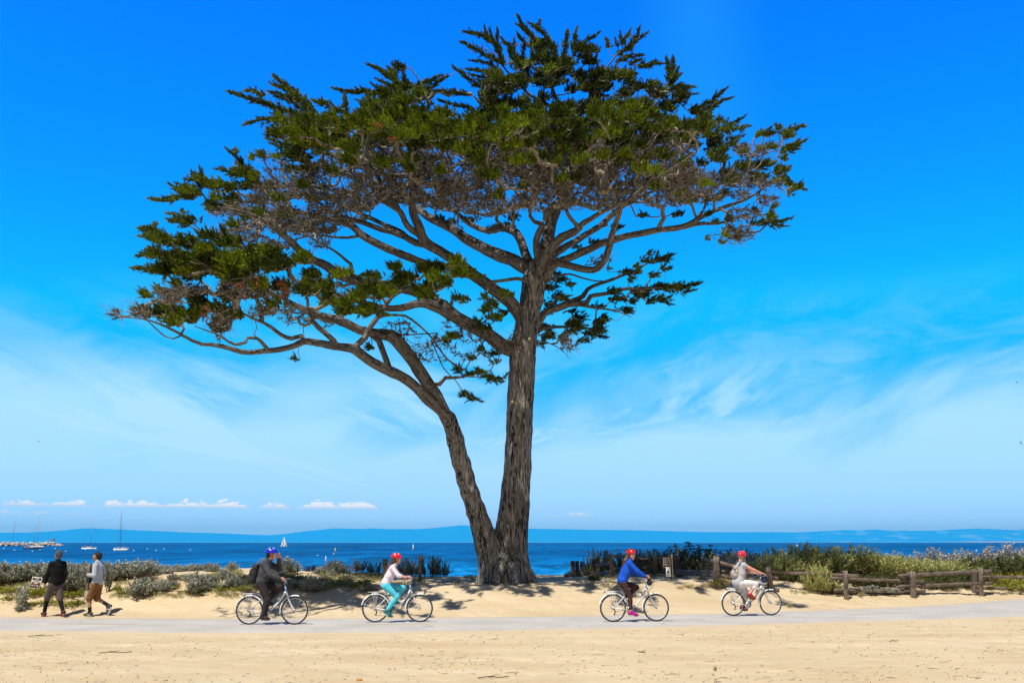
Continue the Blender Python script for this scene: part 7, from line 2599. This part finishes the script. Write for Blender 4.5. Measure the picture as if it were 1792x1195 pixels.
def build_riders():
    black = cloth_mat('black_cloth', (.012, .012, .014))
    # 1: man in a grey hooded jacket, left hand at his face
    D = dict(j=dict(head=(.50, 0, 1.70), neck=(.435, 0, 1.575), shoulder=(.365, 0, 1.475), hip=(.28, 0, .985), elbow_r=(.53, -.27, 1.225), wrist_r=(.765, -.27, 1.135), elbow_l=(.64, .25, 1.34), wrist_l=(.655, .12, 1.565),
                    knee_r=(.46, -.12, .61), ankle_r=(.385, -.115, .235), knee_l=(.70, .13, .885), ankle_l=(.40, .115, .575)),
             face=(.97, .12, -.10), up=(.10, 0, 1), hs=1.04, sw=.185, arm=.052, torso=.128, leg=(.092, .062, .044), skin=M_SKINP, grow=.020, pgrow=.024,
             foot_r=((.385, -.12, .235), (.345, -.125, .165), (.45, -.125, .165), (.53, -.125, .15)), foot_l=((.40, .12, .575), (.35, .125, .51), (.46, .125, .505), (.53, .125, .50)),
             hand_l=((-.05, -.22, 1.0), (.2, -.95, 0), (.9, .2, 0), (12, 22, 18), 1, 1.05),
             top_name='hooded_jacket', top=cloth_mat('grey_fleece', (.062, .064, .080)), hood=True, pants_name='trousers', pants_mat=cloth_mat('charcoal_trousers', (.036, .029, .031)), cuff=1.1,
             shoe=simple_mat('dark_shoe', (.025, .022, .022), .6), sole=simple_mat('dark_sole', (.05, .045, .045), .8), helmet=simple_mat('blue_helmet', (.015, .025, .62), .22, var=.05), vent=simple_mat('pale_vent', (.35, .42, .85), .3),
             hair=[((.435, 0, 1.70), .088, (.425, 0, 1.65), .075)], hair_mat=M_HAIRK)
    rd = rider(0, 'man in grey hooded jacket and blue helmet cycling with one hand at his face', D)
    b = BIKES[0]
    backpack('black backpack with grey trim worn by the man in the blue helmet', b.location, b.rotation_euler.z, b.scale[0], A((.075, 0, 1.235)), R(-14), (.31, .22, .52), simple_mat('black_nylon', (.014, .014, .015), .7, var=.3, bump=.4), simple_mat('grey_trim', (.20, .20, .21), .6),
             [[(.16, -.15, 1.46), (.30, -.16, 1.60), (.42, -.15, 1.52), (.45, -.155, 1.36), (.38, -.17, 1.20), (.22, -.16, 1.10)], [(.16, .15, 1.46), (.30, .16, 1.60), (.42, .15, 1.52), (.45, .155, 1.36), (.38, .17, 1.20), (.22, .16, 1.10)]])
    # 2: girl in a pale pink top
    hair2 = [((.455, 0, 1.59), .092, (.45, 0, 1.52), .08), ((.41, -.02, 1.50), .06, (.335, -.03, 1.38), .058), ((.335, -.03, 1.38), .058, (.27, -.03, 1.24), .042), ((.27, -.03, 1.24), .04, (.225, -.02, 1.10), .018), ((.40, .03, 1.48), .05, (.33, .03, 1.32), .035)]
    D = dict(j=dict(head=(.515, 0, 1.565), neck=(.465, 0, 1.445), shoulder=(.415, 0, 1.355), hip=(.255, 0, .91), elbow_r=(.575, -.225, 1.165), wrist_r=(.765, -.262, 1.125), elbow_l=(.60, .225, 1.165), wrist_l=(.77, .262, 1.125),
                    knee_r=(.545, -.11, .635), ankle_r=(.315, -.115, .315), knee_l=(.70, .11, .845), ankle_l=(.475, .115, .565)),
             face=(.97, 0, -.22), up=(.2, 0, 1), hs=.96, sw=.145, arm=.041, torso=.104, leg=(.086, .055, .038), skin=M_SKINP, sleeve=.66,
             foot_r=((.315, -.12, .315), (.265, -.125, .255), (.36, -.125, .19), (.43, -.125, .155)), foot_l=((.475, .12, .565), (.43, .125, .50), (.53, .125, .485), (.60, .125, .475)),
             top_name='top', top=cloth_mat('pale_pink_top', (.80, .70, .79), .05), pants_name='jeans', pants_mat=cloth_mat('turquoise_jeans', (.09, .62, .80), .12), pgrow=.013, pants=.90, hem=(.0, 0, .0),
             shoe=simple_mat('teal_shoe', (.015, .15, .17), .6), helmet=simple_mat('red_helmet', (.72, .012, .035), .22, var=.05), vent=simple_mat('pink_vent', (.9, .35, .40), .3), hair=hair2, hair_mat=M_HAIRB)
    rider(1, 'long-haired girl in pale pink top, turquoise jeans and red helmet cycling', D)
    # 3: girl in a blue sweater looking at the viewer
    hair3 = [((.455, .02, 1.665), .09, (.44, .02, 1.60), .08), ((.41, 0, 1.60), .06, (.345, -.02, 1.49), .066), ((.345, -.02, 1.49), .064, (.31, -.02, 1.40), .045), ((.31, -.02, 1.42), .04, (.285, 0, 1.36), .02)]
    D = dict(j=dict(head=(.505, 0, 1.64), neck=(.455, 0, 1.52), shoulder=(.42, 0, 1.435), hip=(.262, 0, .945), elbow_r=(.60, -.235, 1.245), wrist_r=(.77, -.262, 1.13), elbow_l=(.64, .235, 1.235), wrist_l=(.775, .262, 1.13),
                    knee_r=(.425, -.11, .625), ankle_r=(.425, -.115, .275), knee_l=(.668, .11, .835), ankle_l=(.325, .115, .575)),
             face=(.58, -.81, -.06), up=(.06, -.04, 1), hs=.98, sw=.155, arm=.044, torso=.110, leg=(.086, .054, .036), skin=M_SKINP, grow=.02,
             foot_r=((.43, -.12, .275), (.395, -.125, .205), (.51, -.13, .185), (.60, -.13, .175)), foot_l=((.325, .12, .575), (.275, .125, .51), (.37, .125, .485), (.44, .125, .475)),
             top_name='sweater', top=cloth_mat('cobalt_sweater', (.010, .085, .58), .10), wrap=True, pants_name='leggings', pants_mat=cloth_mat('patterned_leggings', (.045, .022, .022), .2, ((.30, .17, .16), 46.0, .34)), pgrow=.006,
             shoe=simple_mat('magenta_shoe', (.42, .012, .25), .55), helmet=simple_mat('scarlet_helmet', (.66, .010, .022), .22, var=.05), hair=hair3, hair_mat=M_HAIRB)
    rider(2, 'girl in bright blue sweater and red helmet cycling and facing the viewer', D)
    # 4: woman in a grey tunic, head turned away
    hair4 = [((.40, .05, 1.60), .05, (.405, .04, 1.50), .045), ((.395, .03, 1.50), .045, (.42, .02, 1.40), .03), ((.33, .04, 1.63), .085, (.36, .05, 1.58), .07)]
    D = dict(j=dict(head=(.33, .01, 1.60), neck=(.30, 0, 1.475), shoulder=(.30, 0, 1.37), hip=(.205, 0, .885), elbow_r=(.56, -.235, 1.235), wrist_r=(.765, -.262, 1.15), elbow_l=(.57, .24, 1.19), wrist_l=(.77, .262, 1.14),
                    knee_r=(.655, -.11, .865), ankle_r=(.46, -.115, .605), knee_l=(.49, .11, .605), ankle_l=(.35, .115, .27)),
             face=(.80, .55, -.05), up=(.30, .0, 1), hs=1.0, sw=.165, arm=.050, torso=.125, leg=(.094, .062, .044), skin=M_SKINP, sleeve=0, hem=(-.035, 0, .01), grow=.02,
             foot_r=((.46, -.12, .605), (.42, -.125, .55), (.525, -.13, .50), (.60, -.13, .475)), foot_l=((.35, .12, .27), (.305, .125, .20), (.40, .125, .175), (.47, .125, .165)),
             top_name='tunic', top=cloth_mat('grey_tunic', (.47, .48, .53), .08), pants_name='capri_trousers', pants_mat=cloth_mat('white_capris', (.84, .82, .84), .04), pants=.36, cuff=1.3, pgrow=.018,
             shoe=simple_mat('red_shoe', (.34, .015, .02), .5), sole=simple_mat('brown_sole', (.10, .06, .04), .8), helmet=simple_mat('bright_red_helmet', (.78, .010, .03), .18, var=.05), vent=simple_mat('red_vent', (.85, .25, .28), .3), hair=hair4, hair_mat=M_HAIRY)
    rider(3, 'woman in grey sleeveless tunic, white capris and red helmet cycling, head turned away', D)
    b = BIKES[3]
    backpack('small pale patterned backpack worn by the woman in the grey tunic', b.location, b.rotation_euler.z, b.scale[0], A((.115, 0, 1.20)), R(-20), (.27, .15, .36), cloth_mat('patterned_canvas', (.42, .36, .33), .15, ((.68, .64, .60), 26.0, .42)), simple_mat('dark_strap', (.06, .055, .06), .7),
             [[(.15, -.13, 1.36), (.255, -.14, 1.475), (.37, -.13, 1.40), (.37, -.15, 1.24), (.28, -.15, 1.10), (.14, -.13, 1.05)], [(.15, .13, 1.36), (.255, .14, 1.475), (.37, .13, 1.40), (.37, .15, 1.24), (.28, .15, 1.10), (.14, .13, 1.05)]])


def walker(label, px, feet_y, height_m, heading, D):
    r0 = ray(px, feet_y)
    t = (PATH_Z - CAM_H) / r0[2]
    loc = (r0[0] * t, r0[1] * t, PATH_Z)
    r = person(label, loc, heading, height_m / 1.80, 'men walking along the path')
    J = {k: A(v, float) for k, v in D['j'].items()}
    hd, fc, up = J['head'], D['face'], (0, 0, 1)
    S = {-1: J['shoulder_r'], 1: J['shoulder_l']}
    H = {-1: J['hip'] + A((0, -.09, 0)), 1: J['hip'] + A((0, .09, 0))}
    sh = (S[-1] + S[1]) / 2
    chest = sh * .62 + J['hip'] * .38
    tr, arm, lr = .122, .048, (.092, .060, .042)
    torso = [(H[-1] * .6 + J['hip'] * .4 + A((0, 0, .02)), tr * .95, H[1] * .6 + J['hip'] * .4 + A((0, 0, .02)), tr * .95), (J['hip'] + A((0, 0, .08)), tr * .92, chest, tr, (1, .76, 1)), (chest, tr, sh - A((0, 0, .07)), tr * .98, (1.05, .70, 1)),
             (S[-1] * .82 + sh * .18, .062, S[1] * .82 + sh * .18, .062), (sh, .07, J['neck'], .054)]
    body = head_prims(hd, fc, up, 1.02) + [(J['neck'] - A((0, 0, .03)), .058, hd - A((0, 0, .06)), .052)] + torso
    legs, feet = {}, {}
    for sd, q in ((-1, 'r'), (1, 'l')):
        E, W = J['elbow_' + q], J['wrist_' + q]
        legs[sd] = leg_prims(H[sd], J['knee_' + q], J['ankle_' + q], lr)
        feet[sd] = tuple(A(v, float) for v in D['foot_' + q])
        body += [(S[sd], arm * 1.2, E, arm * .92), (E, arm * .92, W, arm * .62)] + legs[sd] + foot_prims(*feet[sd]) + hand_prims(W, *D['hand_' + q])
    bo = skin_mesh('body', body, D['skin'], r, .0075)
    face_bits(hd, fc, up, bo, 1.02)
    g = .022
    top = [(p[0], p[1] + g, p[2], p[3] + g, *p[4:]) for p in torso]
    for sd, q in ((-1, 'r'), (1, 'l')):
        E, W = J['elbow_' + q], J['wrist_' + q]
        top += [(S[sd], arm * 1.2 + g, E, arm * .95 + g), (E, arm * .95 + g, E * .06 + W * .94, arm * .66 + g)]
    top.append((J['hip'] + A((0, 0, .1)), tr + g, J['hip'] + A((0, 0, D['hem'])), tr * 1.0 + g, (1, .74, 1)))
    skin_mesh(D['top_name'], top, D['top'], r, .010, .03)
    pg = D['pgrow']
    pts = [(H[-1] * .7 + J['hip'] * .3, tr * .9 + pg, H[1] * .7 + J['hip'] * .3, tr * .9 + pg)]
    for sd, q in ((-1, 'r'), (1, 'l')):
        kn, an = J['knee_' + q], J['ankle_' + q]
        f = D['pants']
        pts += [(H[sd], lr[0] + pg, kn * .98, lr[1] + pg + .010)] if f >= 0 else []
        if f > 0:
            pts.append((kn, lr[1] + pg + .010, kn * (1 - f) + an * f, lr[1] + pg + .004))
    skin_mesh(D['pants_name'], pts, D['pants_mat'], r, .010, .025)
    for sd, q in ((-1, 'r'), (1, 'l')):
        kn, an = J['knee_' + q], J['ankle_' + q]
        f = D['sock']
        a = kn * f + an * (1 - f)
        rr = lr[2] + (lr[1] - lr[2]) * f
        pr = [(a, rr + .007, an, lr[2] + .008), (an, lr[2] + .006, feet[sd][1] + A((0, 0, .03)), .036)]
        if f > .5:
            back = nrm(np.cross((0, 1, 0), an - kn))
            pr.append((kn * .68 + an * .32 - back * .014, lr[1] * .86 + .007, kn * .5 + an * .5 - back * .008, lr[1] * .72 + .007))
        skin_mesh(D['sock_name'], pr, D['sock_mat'], r, .009, .02)
        shoe(feet[sd], r, D['shoe'], D['sole'], D['accent'])
    if D.get('hair'):
        skin_mesh(D.get('hair_name', 'hair'), D['hair'], D['hair_mat'], r, .009, .025)
    if D.get('cap'):
        skin_mesh('cap', D['cap'], D['cap_mat'], r, .009, .02)
    return r


def build_walkers():
    # man in black, walking away to the left
    J = dict(head=(.02, 0, 1.685), neck=(.0, 0, 1.545), shoulder_r=(.0, -.175, 1.445), shoulder_l=(.0, .175, 1.445), hip=(.0, 0, .90), elbow_r=(-.06, -.215, 1.16), wrist_r=(.02, -.205, .92), elbow_l=(.09, .215, 1.16), wrist_l=(.25, .20, .93),
             knee_r=(-.10, -.10, .50), ankle_r=(-.37, -.10, .155), knee_l=(.24, .10, .52), ankle_l=(.36, .10, .10))
    D = dict(j=J, face=(1, .12, 0), skin=M_SKIN2, hem=.04, pants=.06, pgrow=.020, sock=.72,
             foot_r=((-.37, -.10, .155), (-.445, -.10, .115), (-.33, -.10, .05), (-.25, -.10, .042)), foot_l=((.36, .10, .10), (.31, .10, .045), (.43, .10, .042), (.52, .10, .055)),
             hand_r=((.15, 0, -1), (0, 1, 0), (1, 0, .2), (18, 24, 18)), hand_l=((.25, 0, -1), (0, -1, 0), (1, 0, .2), (18, 26, 20)),
             top_name='jacket', top=cloth_mat('black_jacket', (.007, .007, .008)), pants_name='shorts', pants_mat=cloth_mat('grey_brown_shorts', (.105, .085, .086)), sock_name='legging', sock_mat=cloth_mat('black_legging', (.010, .010, .012)),
             shoe=simple_mat('black_red_shoe', (.035, .02, .02), .6), sole=simple_mat('pale_red_sole', (.55, .16, .15), .6), accent=simple_mat('red_accent', (.50, .03, .03), .5),
             cap=[((-.03, 0, 1.735), .102, (.015, 0, 1.73), .098), ((-.055, 0, 1.70), .08, (-.06, 0, 1.66), .07)], cap_mat=cloth_mat('grey_beanie', (.075, .090, .115)))
    walker('man in black jacket, grey knit cap and long shorts walking left, seen from behind', 93, 1078, 1.86, R(180 - 42), D)
    # man in a pale blue shirt and brown shorts
    J = dict(head=(.055, 0, 1.69), neck=(.01, 0, 1.545), shoulder_r=(-.03, -.185, 1.445), shoulder_l=(-.03, .185, 1.445), hip=(-.03, 0, .90), elbow_r=(-.02, -.245, 1.165), wrist_r=(.14, -.16, 1.14), elbow_l=(-.06, .25, 1.165), wrist_l=(.165, .17, 1.17),
             knee_r=(.0, -.10, .50), ankle_r=(-.335, -.10, .32), knee_l=(.12, .10, .51), ankle_l=(.075, .10, .12))
    D = dict(j=J, face=(1, .05, -.08), skin=M_SKIN2, hem=.085, pants=.04, pgrow=.024, sock=.30,
             foot_r=((-.335, -.10, .32), (-.44, -.10, .265), (-.385, -.10, .13), (-.36, -.10, .055)), foot_l=((.075, .10, .12), (.02, .10, .05), (.15, .10, .042), (.245, .10, .045)),
             hand_r=((.9, .35, .1), (0, 1, -.2), (0, .2, 1), (50, 60, 45)), hand_l=((.95, -.35, .1), (0, -1, -.2), (0, -.2, 1), (50, 60, 45)),
             top_name='shirt', top=cloth_mat('pale_blue_shirt', (.42, .47, .55), .07), pants_name='shorts', pants_mat=cloth_mat('brown_shorts', (.20, .095, .032)), sock_name='sock', sock_mat=cloth_mat('black_sock', (.015, .015, .017)),
             shoe=simple_mat('grey_shoe', (.045, .045, .05), .6), sole=M_SOLE, accent=M_SOLE,
             hair=[((-.0, 0, 1.735), .098, (.055, 0, 1.745), .085), ((-.03, 0, 1.70), .085, (-.035, 0, 1.66), .065)], hair_mat=M_HAIRK)
    w = walker('black-haired man in pale blue shirt and brown shorts walking left', 164, 1077.5, 1.81, R(180 - 8), D)
    # camera bag held at his waist with its strap over the shoulder
    b = empty('camera_bag', w.location, w.rotation_euler.z)
    b.scale = w.scale
    tag(b, 'black camera bag slung at the waist of the man in brown shorts', 'bag')
    skin_mesh('bag', [((.15, .06, 1.06), .055, (.15, .17, 1.06), .055), ((.15, .06, 1.0), .055, (.15, .17, 1.0), .055), ((.19, .09, 1.03), .03, (.19, .14, 1.03), .03)], M_BAG, b, .010, .04)
    mb = MB()
    mb.tube(spline(A([(.12, .17, 1.06), (.08, .19, 1.25), (.045, .17, 1.43), (-.03, .13, 1.53), (-.12, .04, 1.45), (-.165, -.05, 1.25), (-.14, -.13, 1.08), (.0, -.15, 1.02), (.10, -.04, 1.02), (.14, .04, 1.05)]), .03), .017, 6)
    mb.build('shoulder_strap', M_BLACK, b)
    # somebody sitting on the far side of the dune, only head and shoulder showing
    for d in np.arange(42.0, 56.0, 0.1):
        q_ = P(52, 992, d)
        p = on_ground(q_[0] - .03, d)
        if p[2] < q_[2] - .84:
            break
    r = empty('person', p)
    tag(r, 'dark-haired bather with bare shoulders sitting behind the shrubs at far left', 'person')
    c = A((.03, 0, .80))
    body = head_prims(c, (-.8, .5, -.2), (0, 0, 1)) + [(c - A((.01, 0, .08)), .05, (.0, 0, .62), .056), ((-.10, -.12, .55), .062, (.10, .12, .55), .062), ((0, 0, .48), .115, (.02, 0, .18), .12, (1.1, .8, 1)), ((.02, -.05, .13), .12, (.02, .05, .13), .12)]
    for sd in (-1, 1):
        s_ = A((sd * .11, sd * .13, .55))
        e = s_ + A((-.14, sd * .06, -.20))
        wv = e + A((-.20, -.04, -.05))
        body += [(s_, .054, e, .042), (e, .042, wv, .03)] + hand_prims(wv, (-1, 0, -.3), (0, -sd, -.3), (0, 0, 1), (25, 30, 20))
        kn = A((-.38, sd * .12, .42))
        an = A((-.52, sd * .12, .07))
        body += leg_prims(A((0, sd * .09, .12)), kn, an) + foot_prims(an, an + A((.05, 0, -.04)), an + A((-.08, 0, -.035)), an + A((-.16, 0, -.035)))
    bo = skin_mesh('body', body, M_SKINP, r, .010)
    face_bits(c, (-.8, .5, -.2), (0, 0, 1), bo)
    skin_mesh('hair', [(c + A((.02, -.01, .04)), .098, c + A((.03, -.02, -.02)), .09), (c + A((.06, -.03, -.02)), .07, c + A((.08, -.03, -.16)), .045)], M_HAIRK, r, .010)
    skin_mesh('swimsuit', [((0, 0, .46), .125, (.02, 0, .18), .132, (1.1, .8, 1)), ((.02, -.05, .13), .13, (.02, .05, .13), .13)], cloth_mat('navy_swimsuit', (.02, .03, .07)), r, .012)


build_riders()
build_walkers()
# ------------------------------------------------------------------ twigs and crumbs of bark on the sand
def build_litter():
    g = np.random.default_rng(21)
    mb = MB()
    n = 0
    while n < 1900:
        px, py = g.uniform(-20, 1812), 1086 + 118 * g.uniform() ** 1.15 + (0 if g.uniform() < .8 else -50)
        r = ray(px, py)
        t = (0 - CAM_H) / r[2]
        x, y = r[0] * t, r[1] * t
        if path_near(x) - .12 < y < path_far(x) + .25:
            if g.uniform() > .03:
                continue
        if mnoise.noise((x * .5, y * .5, 2.2)) < g.uniform(-.6, .35):
            continue
        z = float(height(x, y)) if not (path_near(x) < y < path_far(x)) else PATH_Z
        n += 1
        L = g.uniform(.015, .07) if g.uniform() < .9 else g.uniform(.08, .26)
        a = g.normal(0, .7)
        d = A((math.cos(a), math.sin(a), 0)) * L
        rad = g.uniform(.002, .006)
        if g.uniform() < .45:
            mb.ball((x, y, z + rad), (g.uniform(.004, .013), g.uniform(.004, .011), g.uniform(.003, .009)), 5, 4)
        else:
            m = A((x, y, z + rad + .006)) + g.normal(0, .12, 3) * A((L, L, .12 * L))
            mb.tube([A((x, y, z + rad)) - d / 2, m, A((x, y, z + rad + g.uniform(0, .015))) + d / 2], [rad * .6, rad, rad * .4], 4)
    o = mb.build('twig_litter', simple_mat('dry_litter', (.20, .135, .075), .95, var=.75, scale=7.0))
    tag(o, 'dry twigs and bark crumbs strewn over the sand', 'litter', kind='stuff')
    # a few larger bits one can point to
    for x, y, L, lab in ((70, 1114, .55, 'forked dry twig on the sand near the left edge'), (200, 1143, .62, 'long dry forked twig on the foreground sand at left'), (1565, 1123, .2, 'short upright dry twig on the sand at right'), (863, 1187, .5, 'long thin dry twig at the bottom edge of the sand')):
        p = ground_hit(x, y)
        mb = MB()
        mb.tube(spline(A([(-L / 2, 0, .012), (-.1 * L, .03, .03), (.2 * L, .01, .02), (L / 2, .05, .03)]), .05), .008, 5)
        mb.tube([(-.1 * L, .03, .03), (.12 * L, .12, .05)], [.006, .003], 4)
        mb.tube([(.0, .02, .025), (-.15 * L, -.1, .03)], [.006, .003], 4)
        o = mb.build('dry_twig', simple_mat('twig_brown', (.11, .075, .05), .95, var=.4), loc=p)
        tag(o, lab, 'twig')
    p = ground_hit(1123, 1140)
    V, F = sdf_mesh([((-.05, 0, .02), .035, (.05, .01, .03), .03), ((.0, 0, .03), .03, (.03, .03, .055), .02)], .01, .03)
    o = mesh_np('shell', V, F, simple_mat('pale_shell', (.62, .50, .42), .6, var=.25), smooth=True, loc=p)
    tag(o, 'small pale shell fragment on the foreground sand', 'shell')
    p = ground_hit(629, 1191)
    V, F = sdf_mesh([((-.03, 0, .012), .02, (.03, .01, .012), .018), ((.0, 0, .012), .018, (-.02, .02, .02), .014)], .01, .03)
    o = mesh_np('dead_leaf', V, F, simple_mat('rust_leaf', (.55, .26, .05), .8, var=.3), smooth=True, loc=p)
    tag(o, 'small orange dead leaf at the bottom edge of the sand', 'leaf')


build_litter()
